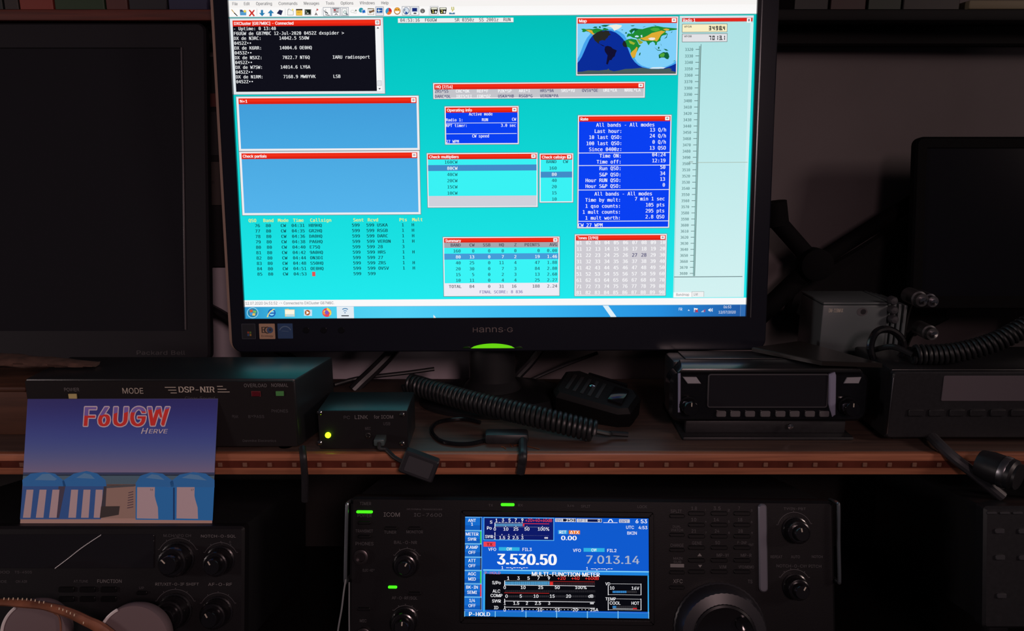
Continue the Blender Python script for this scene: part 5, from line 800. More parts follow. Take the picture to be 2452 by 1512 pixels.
table(b, A5, [(771, ['160', '0', '0', '0', '0', '0', '0.00']), (857, ['40', '25', '0', '11', '4', '47', '1.88']), (900, ['20', '30', '0', '7', '3', '84', '2.80']), (942, ['15', '5', '0', '2', '3', '13', '2.60']), (984, ['10', '11', '0', '4', '4', '25', '2.27'])], cols, DK, 8)
table(b, A5, [(814, ['80', '13', '0', '7', '2', '19', '1.46'])], cols, WH, 8)
table(b, A5, [(1028, ['TOTAL', '84', '0', '31', '16', '188', '2.24'])], [319] + cols[1:], (60, 60, 76), 8)
T(b, 'FINAL SCORE: 8 836', A5(447, 1067), (104, 96, 170), 8, 9.5, xw(A5, 447, 762, 1067) / 18, bold=1.0)
done(b, 'summary table window with band totals')
b, c = window('Zones [2/90]', A6(80, 640), A6(736, 1083), 3.5, (206, 203, 210), 19, tw=xw(A6, 87, 241, 665))
ua = A6(92, 712)[0]; va = A6(92, 713)[1]; vb = A6(85, 1074)[1]; du = (A6(709, 700)[0] - A6(106, 713)[0]) / 9
for n in range(90):
    i, j = divmod(n, 10); k = n + 1 in (27, 28)
    T(b, '%02d' % (n + 1), (ua + j * du, va + (vb - va) * i / 8), NAVY if k else WH, 7, 11.5, 9.2, bold=1.2 if k else 1.9)
done(b, 'grey window with a grid of zone numbers')
# map
b, c = window('Map', A3(125, 168), A3(1107, 733), 3.5, (128, 208, 250), 19, tw=xw(A3, 140, 217, 212))
def MP(pts, col, L): 
    q = [A7(*x) for x in pts]; q = [(min(max(u, c[0]), c[2]), min(max(v, c[1]), c[3])) for u, v in q]; PG(b, q, col, L)
MP([(188, 970), (230, 920), (280, 790), (330, 660), (400, 530), (470, 450), (600, 385), (800, 350), (950, 350), (1080, 400), (1180, 470), (1230, 560), (1290, 700), (1330, 860), (1400, 960), (1450, 1040), (1540, 1110), (1680, 1160), (2050, 1140), (2180, 1080), (2275, 1010), (2275, 1240), (188, 1240)], (70, 164, 238), 6)
MP([(188, 1060), (240, 1010), (290, 930), (340, 820), (400, 680), (450, 570), (520, 480), (600, 420), (700, 380), (800, 375), (900, 385), (1000, 420), (1080, 480), (1150, 550), (1200, 620), (1250, 740), (1300, 870), (1340, 960), (1400, 1040), (1480, 1110), (1560, 1150), (1700, 1180), (1900, 1185), (2050, 1160), (2160, 1120), (2275, 1070), (2275, 1300), (188, 1300)], (10, 44, 152), 7)
GN = (30, 138, 52); GD = (16, 98, 56); OR = (222, 172, 52); NG = (40, 40, 36)
MP([(275, 345), (330, 340), (370, 350), (450, 345), (520, 350), (600, 330), (650, 340), (720, 360), (760, 330), (830, 340), (860, 365), (800, 375), (700, 380), (600, 420), (520, 470), (490, 450), (440, 410), (380, 395), (330, 415), (290, 400), (310, 380)], GN, 8)
MP([(370, 365), (450, 362), (510, 380), (520, 420), (560, 450), (520, 470), (480, 430), (420, 395)], OR, 9)
for pl in ([(510, 325), (560, 295), (620, 300), (600, 325)], [(640, 300), (680, 285), (690, 330), (660, 325)], [(690, 275), (760, 262), (880, 262), (830, 285), (790, 300), (730, 295)], [(700, 320), (780, 325), (830, 345), (760, 340)], [(1310, 275), (1400, 268), (1380, 285), (1340, 290)], [(1560, 320), (1590, 295), (1640, 290), (1590, 305)], [(1110, 365), (1160, 360), (1140, 375)], [(1780, 262), (1860, 275), (1840, 285)]): MP(pl, GD, 8)
MP([(820, 285), (900, 262), (1010, 250), (1130, 268), (1120, 300), (1060, 345), (1010, 365), (975, 385), (950, 360), (930, 325), (880, 300)], (238, 238, 226), 8)
MP([(520, 480), (600, 420), (700, 380), (740, 400), (790, 380), (860, 390), (870, 430), (900, 470), (850, 490), (830, 530), (790, 560), (780, 590), (720, 580), (660, 600), (640, 660), (600, 620), (560, 590), (530, 530)], NG, 8)
MP([(640, 640), (680, 665), (720, 680), (760, 700), (770, 715), (720, 700), (660, 660), (610, 630)], (16, 16, 60), 8)
MP([(780, 715), (830, 700), (900, 720), (940, 760), (1000, 785), (1025, 800), (1000, 850), (980, 920), (940, 950), (910, 1000), (870, 1000), (850, 1050), (835, 1095), (800, 1080), (810, 1020), (830, 900), (780, 830), (765, 780)], (18, 16, 50), 8)
MP([(1200, 590), (1260, 560), (1330, 550), (1430, 570), (1450, 600), (1490, 680), (1530, 690), (1480, 750), (1460, 800), (1420, 870), (1410, 940), (1360, 965), (1330, 920), (1310, 870), (1320, 800), (1290, 740), (1240, 720), (1200, 700)], GN, 8)
MP([(1190, 590), (1160, 610), (1140, 660), (1160, 710), (1200, 730), (1240, 725), (1222, 650)], (30, 36, 36), 9)
MP([(1310, 860), (1340, 820), (1400, 770), (1440, 720), (1460, 740), (1440, 830), (1410, 930), (1360, 960), (1330, 915)], OR, 9)
MP([(1270, 590), (1320, 600), (1400, 640), (1420, 620), (1380, 680), (1300, 650)], (160, 180, 50), 9)
MP([(1440, 570), (1480, 560), (1540, 600), (1580, 615), (1550, 650), (1500, 670), (1470, 620)], (150, 170, 50), 9)
MP([(1230, 520), (1240, 470), (1260, 440), (1330, 450), (1280, 390), (1330, 345), (1400, 330), (1480, 345), (1560, 350), (1640, 325), (1760, 295), (1880, 285), (2000, 310), (2120, 320), (2300, 335), (2300, 360), (2180, 375), (2120, 385), (2060, 380), (2040, 420), (2075, 440), (2050, 470), (1990, 480), (1960, 500), (1940, 545), (1940, 590), (1880, 620), (1860, 640), (1870, 670), (1830, 690), (1820, 640), (1780, 610), (1720, 640), (1690, 690), (1660, 640), (1640, 605), (1590, 600), (1540, 585), (1500, 550), (1460, 560), (1420, 540), (1360, 530), (1280, 500)], GN, 8)
MP([(1340, 345), (1400, 332), (1480, 347), (1440, 380), (1390, 400), (1350, 420), (1300, 400)], GD, 9)
MP([(1340, 430), (1370, 390), (1400, 380), (1380, 420), (1350, 450)], (128, 208, 250), 10)
MP([(1500, 545), (1600, 520), (1680, 480), (1760, 430), (1850, 410), (1960, 380), (2040, 400), (1950, 470), (1900, 560), (1860, 610), (1820, 590), (1700, 590), (1620, 590), (1560, 570)], OR, 9)
MP([(1720, 350), (1800, 320), (1900, 330), (1930, 370), (1840, 400), (1760, 380)], (70, 170, 60), 9)
MP([(1680, 545), (1740, 525), (1820, 530), (1830, 560), (1780, 585), (1720, 580)], (240, 232, 224), 10)
MP([(1990, 350), (2060, 335), (2130, 350), (2110, 375), (2040, 380)], OR, 9)
MP([(1400, 495), (1440, 480), (1490, 495), (1470, 520), (1410, 520)], (190, 226, 244), 10); MP([(1520, 480), (1555, 470), (1560, 520), (1535, 525)], (190, 226, 244), 10)
MP([(1250, 520), (1300, 495), (1360, 530), (1430, 545), (1440, 565), (1340, 550), (1260, 545)], (140, 212, 250), 10)
for pl in ([(2060, 430), (2090, 450), (2070, 530), (2010, 555), (2060, 510), (2075, 470)], [(1900, 890), (1950, 855), (2000, 830), (2060, 840), (2075, 825), (2110, 870), (2125, 930), (2100, 980), (2060, 975), (2020, 945), (1960, 945), (1910, 965)], [(1800, 720), (1840, 760), (1880, 800), (1960, 805), (1940, 790), (1880, 785)], [(1880, 750), (1900, 715), (1920, 730), (1910, 770)], [(2000, 760), (2060, 770), (2110, 805), (2050, 800)], [(1485, 900), (1500, 850), (1525, 840), (1510, 900)], [(2200, 1030), (2250, 1000), (2265, 975), (2240, 1020)], [(1190, 440), (1220, 405), (1240, 440), (1215, 445)], [(1940, 640), (1970, 710), (1950, 680)], [(2150, 430), (2190, 390), (2180, 420)]): MP(pl, GD, 9)
MP([(1915, 895), (1955, 865), (2000, 850), (2030, 870), (2010, 930), (1940, 935)], (80, 168, 56), 10)
MP([(185, 1245), (300, 1240), (420, 1215), (640, 1220), (820, 1200), (850, 1175), (870, 1210), (960, 1235), (1080, 1215), (1200, 1185), (1350, 1180), (1550, 1160), (1750, 1185), (2000, 1185), (2120, 1165), (2180, 1190), (2150, 1215), (2275, 1250), (2275, 1290), (180, 1310)], (72, 92, 90), 9)
MP([(180, 1288), (2275, 1275), (2275, 1295), (180, 1310)], (74, 46, 20), 10)
MP([(1700, 1172), (1780, 1150), (1950, 1145), (2050, 1152), (2000, 1178), (1750, 1182)], (216, 234, 244), 9)
done(b, 'world map window, half in night blue')
# radio window
b = MB(); p = A3(1133, 155); q = A6(1302, 1095)
R(b, p[0], p[1], q[0], q[1], (176, 226, 226), 3, PANEL); GR(b, p[0] + 4, p[1] + 3, q[0] - 1, q[1], (174, 226, 228), (212, 242, 242), 4, 6); R(b, q[0] - 10, p[1] + 22, q[0], q[1], (206, 238, 240), 5)
R(b, p[0] + 2, p[1] + 1, q[0], p[1] + 7, (222, 226, 232), 5)
a = A3(1158, 178); z = A3(1864, 226); R(b, a[0], a[1], z[0] - 6, z[1] - 5, (206, 28, 26), 6); R(b, a[0], a[1] + 2, z[0] - 6, a[1] + 10, (226, 40, 30), 7)
T(b, 'Radio 1', A3(1165, 214), WH, 8, 9.4, width=xw(A3, 1165, 1288, 214), bold=1.9)
u = z[0] - 24; R(b, u, a[1] + 1, u + 13, a[1] + 15, (248, 246, 246), 8); R(b, u + 4, a[1] + 4, u + 9, a[1] + 11, (120, 110, 120), 9)
SEG = {'0': 'abcdef', '1': 'bc', '2': 'abged', '3': 'abgcd', '4': 'fgbc', '5': 'afgcd', '6': 'afgedc', '7': 'abc', '8': 'abcdefg', '9': 'abcdfg'}
def seg7(b, s, u, v, w, h, c, L):
    th = 2.6
    for ch in s:
        if ch == '.': R(b, u - 3.4, v + h - 3, u - .4, v + h, c, L); continue
        x0, x1 = u, u + w; ym = v + h / 2
        for k in SEG[ch]:
            if k == 'a': R(b, x0, v, x1, v + th, c, L)
            if k == 'g': R(b, x0, ym - th / 2, x1, ym + th / 2, c, L)
            if k == 'd': R(b, x0, v + h - th, x1, v + h, c, L)
            if k == 'b': R(b, x1 - th, v + .5, x1, ym - .5, c, L)
            if k == 'c': R(b, x1 - th, ym + .5, x1, v + h - .5, c, L)
            if k == 'f': R(b, x0, v + .5, x0 + th, ym - .5, c, L)
            if k == 'e': R(b, x0, ym + .5, x0 + th, v + h - .5, c, L)
        u += w + 3.6
for t_, f_, ya, yb_, s in (('VFOA', (250, 240, 196), 240, 311, '3498.4'), ('VFOB', (226, 226, 230), 335, 406, '7013.1')):
    a = A3(1162, ya); z = A3(1595, yb_); R(b, a[0] - 1.5, a[1] - 1.5, z[0] + 1.5, z[1] + 1.5, (112, 120, 120), 6); R(b, a[0], a[1], z[0], z[1], f_, 7)
    T(b, t_, A3(1176, ya + 31), (60, 56, 50), 8, 6.2, width=xw(A3, 1176, 1252, 270), bold=2)
    m0 = A3(1420, ya + 15); m1 = A3(1580, ya + 57); seg7(b, s, m0[0], m0[1], 7.4, m1[1] - m0[1], (36, 36, 40), 8)
u1 = uv((1675, 118))[0] - .5; v0 = A3(1332, 432)[1]; v1 = A6(925, 942)[1]
R(b, u1 - 1, v0 + 6, u1 + .6, v1, (96, 150, 150), 6); R(b, u1 + 4.0, v0, u1 + 5.6, v1, (80, 110, 110), 6); R(b, u1 + .6, v0 + 6, u1 + 4.0, v1, (150, 186, 184), 6)
vA = uv((1668, 118.5))[1]; vB = uv((1648, 655))[1]; uA = A3(1267, 497)[0]
for i in range(37):
    v = vA + (vB - vA) * i / 36; T(b, str(3320 + i * 10), (uA, v + 4.6), (66, 110, 112), 7, 8.8, 6.75, align='r', bold=.9); R(b, u1 - 12, v - .8, u1, v + .8, (70, 96, 98), 7)
a = A6(965, 119); z = A6(1330, 117); R(b, a[0], a[1] - .6, z[0], a[1] + .8, (160, 170, 150), 6)
a = A6(905, 112); z = A6(935, 124); R(b, a[0], a[1] - .5, z[0], a[1] + 1.0, (140, 150, 140), 6); R(b, a[0], z[1] - 1, z[0], z[1] + .3, (140, 150, 140), 6)
a = A6(798, 948); z = A6(1293, 944); R(b, a[0], a[1] - 1, z[0], a[1] + 1, (64, 84, 92), 6)
a = A6(795, 1060); z = A6(925, 1096); R(b, a[0], a[1], z[0], z[1], (250, 250, 250), 6); T(b, 'Bandmap', A6(812, 1085), (90, 90, 100), 8, 8.6, width=xw(A6, 812, 908, 1085))
a = A6(928, 1056); z = A6(1012, 1092); R(b, a[0] - 1, a[1] - 1, z[0] + 1, z[1], (150, 150, 150), 6); R(b, a[0], a[1], z[0], z[1], (240, 242, 242), 7); T(b, 'List', A6(940, 1082), (70, 70, 80), 8, 8.6, width=xw(A6, 940, 970, 1082))
done(b, 'tall pale radio window with a frequency scale')
# menu and toolbar
b = MB(); vt = A8(20, 345)[1]; vmn = A8(20, 150)[1]
R(b, 0, 0, 1680, 26, (150, 186, 216), 3, PANEL); R(b, 0, 26, 1680, vmn, (246, 243, 241), 3, PANEL); GR(b, 0, vmn, 1680, vt, (250, 248, 247), (253, 252, 252), 3, 2); R(b, 0, vt - 2, 1680, vt, (150, 176, 178), 4)
vm = A8(50, 105)[1]
for s, X0, X1, f in (('File', 50, 157, A8), ('Edit', 277, 392, A8), ('Operating', 513, 833, A8), ('Commands', 955, 1328, A8), ('Messages', 1448, 1755, A8), ('Tools', 1880, 2050, A8), ('Options', 2170, 2423, A8), ('Windows', 338, 634, A9), ('Help', 755, 905, A9)):
    a = f(X0, 60 if f is A9 else 80)[0]; z = f(X1, 60 if f is A9 else 80)[0]; T(b, s, (a, vm), (92, 92, 96), 5, 9.6, width=z - a, bold=.8)
def ic(f, X, Y): return f(X, Y)
def IC(b, f, col, *pts, L=6): PG(b, [f(*p) for p in pts], col, L)
def OV(b, f, col, X, Y, rx, ry=None, L=6, a0=0, a1=360, n=20):
    PG(b, [f(x, y) for x, y in circ(X, Y, rx, n, ry, a0, a1)], col, L)
def BX(b, f, X0, Y0, X1, Y1, col=(120, 130, 146)):
    P = [f(X0, Y0), f(X1, Y1)]; u0, v0 = P[0]; u1, v1 = P[1]
    for q in ((u0, v0, u1, v0 + 1.3), (u0, v1 - 1.3, u1, v1), (u0, v0, u0 + 1.3, v1), (u1 - 1.3, v0, u1, v1)): R(b, *q, col, 5)
tb = b
IC(b, A8, (190, 150, 60), (30, 190), (45, 185), (110, 265), (95, 270)); IC(b, A8, (30, 28, 26), (95, 245), (158, 310), (150, 322), (85, 262), L=7)
IC(b, A8, (60, 90, 130), (200, 190), (245, 190), (260, 210), (325, 210), (325, 300), (205, 300)); IC(b, A8, (84, 156, 206), (212, 232), (325, 228), (325, 302), (205, 302), L=7); OV(b, A8, (238, 214, 80), 298, 222, 26, L=8)
IC(b, A8, (206, 50, 40), (372, 200), (398, 192), (436, 236), (470, 194), (495, 200), (456, 258), (495, 310), (470, 322), (434, 278), (400, 322), (374, 310), (414, 256))
IC(b, A8, (44, 128, 180), (612, 196), (655, 196), (655, 255), (694, 255), (636, 320), (576, 255), (612, 255)); IC(b, A8, (44, 128, 180), (806, 192), (870, 260), (826, 260), (826, 318), (784, 318), (784, 260), (742, 260))
IC(b, A8, (38, 44, 80), (975, 190), (1042, 210), (1010, 300), (922, 262))
IC(b, A8, (150, 150, 150), (1128, 300), (1135, 190), (1160, 168), (1200, 195), (1250, 210), (1250, 300)); IC(b, A8, (246, 246, 244), (1136, 292), (1143, 205), (1165, 180), (1198, 205), (1242, 215), (1242, 292), L=7); IC(b, A8, (240, 220, 90), (1215, 180), (1250, 175), (1240, 230), L=8)
IC(b, A8, (70, 60, 50), (1298, 176), (1424, 176), (1424, 306), (1300, 306)); IC(b, A8, (244, 196, 70), (1304, 204), (1424, 204), (1422, 300), (1304, 300), L=7); T(b, 'ULF', (A8(1325, 255)[0], A8(1325, 255)[1]), (90, 60, 20), 8, 5, width=xw(A8, 1325, 1395, 255))
IC(b, A8, (150, 150, 146), (1465, 180), (1598, 180), (1598, 300), (1465, 300)); IC(b, A8, (26, 34, 26), (1480, 192), (1586, 192), (1586, 278), (1480, 278), L=7); IC(b, A8, (200, 230, 190), (1485, 200), (1515, 228), (1490, 250), (1505, 228), L=8); IC(b, A8, (200, 200, 190), (1508, 250), (1545, 250), (1545, 268), (1508, 268), L=8)
IC(b, A8, (120, 110, 110), (1690, 240), (1725, 300), (1700, 300), (1695, 280), (1685, 300), (1662, 300)); IC(b, A8, (200, 90, 90), (1705, 165), (1740, 185), (1720, 212), (1700, 205)); IC(b, A8, (110, 110, 110), (1685, 225), (1705, 180), (1710, 182), (1692, 228))
for X0 in (1826, 1998, 2168): BX(b, A8, X0, 142, X0 + 166, 316)
LN(b, A8(1845, 205), A8(1880, 250), 2, (70, 80, 90), 6); LN(b, A8(1880, 290), A8(1955, 298), 2, (90, 90, 90), 6); LN(b, A8(1882, 235), A8(1925, 268), 3, (60, 70, 80), 6); LN(b, A8(1880, 180), A8(1880, 290), 1.5, (130, 130, 130), 6)
IC(b, A8, (80, 84, 96), (2015, 158), (2145, 158), (2145, 172), (2015, 172)); IC(b, A8, (200, 200, 204), (2022, 172), (2140, 172), (2140, 255), (2022, 255), L=5); OV(b, A8, (170, 30, 40), 2058, 198, 24, 16, L=7); LN(b, A8(2035, 232), A8(2125, 232), 2, (120, 90, 90), 7); IC(b, A8, (80, 84, 90), (2050, 295), (2085, 258), (2120, 295), (2105, 298), (2085, 278), (2065, 298), L=7)
BX(b, A8, 2195, 165, 2300, 300, (120, 130, 140)); OV(b, A8, (140, 170, 164), 2255, 238, 32, L=6); OV(b, A8, (240, 244, 244), 2255, 238, 20, L=7); LN(b, A8(2275, 262), A8(2312, 295), 5, (120, 130, 140), 7)
OV(b, A9, (190, 190, 186), 200, 225, 42, 28); OV(b, A9, (248, 248, 246), 200, 225, 36, 22, L=7); OV(b, A9, (190, 190, 186), 250, 250, 28, 20, L=7); OV(b, A9, (248, 248, 246), 250, 250, 23, 15, L=8); OV(b, A9, (90, 110, 90), 264, 206, 15, L=9)
OV(b, A9, (46, 150, 170), 366, 200, 46, 48); IC(b, A9, (236, 240, 244), (375, 196), (450, 184), (462, 260), (388, 272), L=7); IC(b, A9, (38, 106, 200), (384, 205), (442, 195), (452, 248), (394, 258), L=8)
IC(b, A9, (140, 130, 110), (495, 160), (622, 165), (620, 292), (495, 292)); IC(b, A9, (244, 242, 238), (500, 182), (614, 182), (614, 286), (500, 286), L=7); LN(b, A9(525, 245), A9(625, 205), 6, (130, 96, 66), 8); LN(b, A9(515, 215), A9(570, 215), 2, (110, 110, 110), 8)
BX(b, A9, 645, 132, 812, 305); IC(b, A9, (214, 220, 230), (660, 150), (798, 150), (798, 285), (660, 285), L=5); IC(b, A9, (30, 84, 160), (672, 160), (784, 160), (784, 250), (672, 250), L=7); IC(b, A9, (240, 250, 230), (672, 205), (700, 200), (708, 170), (720, 198), (784, 205), (724, 214), (712, 245), (702, 214), L=8)
OV(b, A9, (236, 120, 40), 905, 222, 62, 68); PG(b, [A9(905, 222)] + [A9(x, y) for x, y in circ(905, 222, 62, 12, 68, -90, 10)], (206, 40, 46), 7); PG(b, [A9(905, 222)] + [A9(x, y) for x, y in circ(905, 222, 62, 14, 68, 130, 270)], (60, 160, 206), 7)
OV(b, A9, (150, 74, 24), 1073, 216, 64, 72); OV(b, A9, (240, 170, 60), 1073, 212, 56, 62, L=7); IC(b, A9, (252, 250, 244), (1028, 218), (1120, 218), (1105, 258), (1073, 270), (1040, 258), L=8); OV(b, A9, (90, 44, 14), 1050, 190, 10, L=8); OV(b, A9, (90, 44, 14), 1096, 190, 10, L=8)
BX(b, A9, 1163, 126, 1328, 300); OV(b, A9, (60, 76, 110), 1247, 214, 62, 70); OV(b, A9, (214, 224, 236), 1247, 212, 52, 60, L=7); IC(b, A9, (46, 84, 160), (1225, 272), (1235, 225), (1262, 235), (1285, 262), (1255, 276), L=8); IC(b, A9, (120, 130, 146), (1200, 190), (1235, 175), (1220, 230), L=8)
BX(b, A9, 1332, 126, 1503, 300); IC(b, A9, (206, 214, 226), (1350, 145), (1482, 145), (1476, 240), (1358, 240), L=5); IC(b, A9, (26, 42, 116), (1366, 158), (1460, 158), (1460, 225), (1366, 225), L=7); OV(b, A9, (70, 70, 76), 1420, 262, 32, 14, L=7)
OV(b, A9, (116, 114, 112), 1568, 215, 48, 46); OV(b, A9, (70, 68, 68), 1580, 222, 26, L=7); OV(b, A9, (180, 178, 174), 1574, 224, 12, 18, L=8)
for X, n in ((1795, '1'), (1968, '2')):
    if n == '1': BX(b, A9, 1712, 122, 1880, 298, (170, 176, 184))
    PG(b, [A9(x, y) for x, y in [(X - 66, 145), (X + 66, 145), (X + 70, 200), (X + 55, 272), (X - 55, 272), (X - 70, 200)]], (24, 24, 22), 6); PG(b, [A9(x, y) for x, y in [(X - 56, 152), (X + 56, 152), (X + 56, 186), (X - 56, 186)]], (226, 226, 206), 7)
    T(b, n, A9(X - 46, 255), (244, 236, 120), 8, 8.5, 8, bold=2); OV(b, A9, (226, 226, 226), X + 30, 236, 20, 24, L=8)
for xa in (2140, 2175): LN(b, A9(xa, 135), A9(xa - (0 if xa == 2140 else -6), 195), 3, (190, 186, 90), 6)
IC(b, A9, (206, 200, 110), (2138, 185), (2184, 185), (2152, 238), L=7); IC(b, A9, (70, 120, 160), (2088, 248), (2200, 248), (2200, 280), (2088, 280)); IC(b, A9, (236, 240, 244), (2115, 246), (2175, 246), (2148, 262), L=7)
for X, f in ((535, A8), (1088, A8), (1808, A8), (1697, A9)): LN(b, f(X, 170), f(X, 305), 1.3, (200, 200, 204), 5)
tag(b.build('toolbar', scr, UV), 'white menu bar and row of small coloured icons')
# task bar
b = MB(); vt = 1010
GR(b, 0, vt, 200, 1050, (44, 150, 206), (72, 204, 236), 3, 4, None, True); GR(b, 200, vt, 520, 1050, (72, 204, 236), (84, 210, 246), 3, 4, None, True); GR(b, 520, vt, 1000, 1050, (84, 210, 246), (58, 182, 242), 3, 5, None, True); GR(b, 1000, vt, 1400, 1050, (58, 182, 242), (38, 142, 222), 3, 5, None, True); GR(b, 1400, vt, 1680, 1050, (38, 142, 222), (34, 88, 164), 3, 5, None, True)
R(b, 0, vt, 1680, vt + 1.6, (150, 190, 214), 4)
IC(b, A5, (222, 240, 250), (1340, 1156), (1380, 1156), (1440, 1238), (1398, 1238), L=4)
OV(b, A0, (150, 214, 236), 325, 212, 100, 92, L=5); OV(b, A0, (40, 130, 170), 325, 212, 86, 80, L=6)
for col, P in (((214, 90, 50), [(275, 165), (325, 155), (328, 200), (278, 205)]), ((120, 190, 90), [(335, 170), (390, 180), (385, 215), (338, 208)]), ((70, 150, 220), [(275, 212), (325, 210), (325, 250), (280, 252)]), ((236, 196, 90), [(325, 218), (372, 222), (368, 262), (318, 258)])): IC(b, A0, col, *P, L=7)
OV(b, A0, (30, 96, 180), 655, 215, 66, 70, L=5); OV(b, A0, (130, 214, 246), 655, 215, 44, 46, L=6); IC(b, A0, (30, 96, 180), (610, 208), (722, 205), (722, 228), (612, 230), L=7); PG(b, [A0(x, y) for x, y in [(570, 285), (585, 240), (620, 190), (680, 145), (715, 150), (650, 185), (605, 240), (590, 290)]], (240, 220, 130), 8)
IC(b, A0, (236, 216, 150), (880, 150), (940, 145), (960, 155), (1050, 155), (1050, 278), (885, 278), L=5); IC(b, A0, (252, 246, 226), (886, 165), (1044, 165), (1044, 235), (886, 235), L=6); IC(b, A0, (190, 220, 230), (905, 240), (1040, 240), (1040, 275), (905, 275), L=7)
IC(b, A0, (206, 226, 240), (1210, 152), (1350, 160), (1350, 268), (1212, 264), L=5); OV(b, A0, (178, 96, 40), 1272, 210, 46, 48, L=6); IC(b, A0, (252, 250, 246), (1255, 180), (1306, 212), (1255, 240), L=7)
OV(b, A0, (226, 74, 90), 1606, 208, 80, 78, L=5); PG(b, [A0(x, y) for x, y in [(1540, 200), (1560, 170), (1600, 175), (1610, 120), (1650, 150), (1682, 190), (1684, 240), (1640, 270), (1660, 215), (1620, 180), (1570, 195)]], (250, 214, 80), 6); OV(b, A0, (126, 90, 200), 1604, 205, 34, 36, L=7); IC(b, A0, (248, 150, 50), (1530, 215), (1570, 190), (1590, 225), (1570, 250), L=6)
a = A0(1775, 112); R(b, a[0], vt + 1, A0(2070, 112)[0], 1050, (226, 236, 244), 5, PANEL)
for r0, r1, Y in ((70, 52, 190), (42, 28, 205)):
    PG(b, [A0(x, y) for x, y in circ(1922, Y, r0, 14, r0 * .85, 220, 320)] + [A0(x, y) for x, y in circ(1922, Y, r1, 14, r1 * .85, 220, 320)][::-1], (66, 130, 180), 7)
OV(b, A0, (60, 110, 160), 1920, 212, 10, L=7); PG(b, [A0(x, y) for x, y in rrect(1856, 256, 1988, 272, 7, 3)], (30, 34, 44), 7)
T(b, 'FR', A6(830, 1192), (240, 244, 250), 5, 9.6, width=xw(A6, 830, 858, 1192)); IC(b, A6, (232, 240, 250), (897, 1193), (912, 1193), (904, 1184), L=5)
IC(b, A6, (230, 230, 236), (942, 1172), (946, 1172), (946, 1203), (942, 1203), L=5); IC(b, A6, (236, 236, 240), (946, 1174), (970, 1176), (966, 1190), (946, 1188), L=5); LN(b, A6(953, 1184), A6(971, 1204), 3, (206, 40, 40), 6); LN(b, A6(971, 1184), A6(953, 1204), 3, (206, 40, 40), 6)
for k in range(5): IC(b, A6, (170, 60, 90) if k > 2 else (220, 226, 236), (996 + 6 * k, 1203), (1000 + 6 * k, 1203), (1000 + 6 * k, 1198 - 4 * k), (996 + 6 * k, 1198 - 4 * k), L=5)
IC(b, A6, (236, 240, 246), (1046, 1182), (1053, 1182), (1062, 1173), (1062, 1202), (1053, 1194), (1046, 1194), L=5); LN(b, A6(1068, 1180), A6(1068, 1196), 2, (230, 236, 244), 5); LN(b, A6(1075, 1175), A6(1075, 1200), 2, (230, 236, 244), 5)
T(b, '06:53', A6(1155, 1175), (244, 246, 250), 5, 9, width=xw(A6, 1155, 1213, 1175)); T(b, '12/07/2020', A6(1118, 1213), (244, 246, 250), 5, 9, width=xw(A6, 1118, 1245, 1212))
R(b, 1662, vt + 2, 1663.5, 1050, (110, 150, 200), 5); R(b, 1664, vt + 2, 1679, 1050, (50, 110, 180), 4)
tag(b.build('task_bar', scr, UV), 'blue task bar with round start button and icons')

# ================================================================ the switched-off screens left and right
OFFM = mat('worn_black_bezel', (27, 26, 31), 0.6, spec=0.25)
def off_monitor(label, hb, px_in, py_bot, py_top, px_out, inner_px, tilt, side, logo=None, bm_=None, gm_=None):
    """side=-1: its right edge is px_in; side=+1: its left edge is px_in"""
    P = hy(px_in, py_bot, hb); fr = tilted(P, tilt)
    a = fr.hit(px_in, py_bot); top = fr.hit(px_in, py_top)[1]; far = fr.hit(px_out, py_bot)[0]
    x0, x1 = min(a[0], far), max(a[0], far); y0, y1 = a[1], top
    cx = (x0 + x1) / 2; c = fr.M @ Vector((cx, 0, 0))
    t = thing('monitor', label, 'monitor', (c.x, c.y + .05, ZS))
    bw = abs(fr.hit(inner_px, py_bot)[0] - a[0])
    out = rrect(x0, y0, x1, y1, 0.008, 5); inn = rrect(x0 + bw, y0 + bw * 1.25, x1 - bw, y1 - bw, 0.0006, 5)
    b = MB(); b.ring(out, inn, -0.010, 0, bm_ or OFFM, 0.002); bz = b.build('bezel', t, fr)
    b = MB(); b.slab(inset(inn, -0.0002), -0.006, -0.0022, gm_ or DARKGLASS); tag(b.build('display', t, fr), 'dark display, switched off')
    b = MB(); b.slab(inset(out, 0.022), -0.030, -0.0105, BLACK); b.slab(rrect(cx - .10, y0 + .06, cx + .10, y1 - .06, .02), -0.042, -0.030, BLACK); b.build('rear_housing', t, fr)
    q = fr.M @ Vector((cx, y0, -0.025))
    b = MB(); b.box((q.x - 0.028, q.y - .010, ZS + .006), (q.x + 0.028, q.y + .004, q.z + .03), BLACK, .004); b.build('neck', t)
    b = MB(); b.box((q.x - .11, q.y - .020, ZS + .0002), (q.x + .11, .812, ZS + .009), BLACK, .004); b.build('foot', t)
    return t, fr, bz, (x0, x1, y0, y1, bw)
lm, lf, lbz, (x0, x1, y0, y1, bw) = off_monitor('black monitor left of the main screen, switched off', 0.74, 502.5, 866, 54, -420, 444, 11.0, -1)
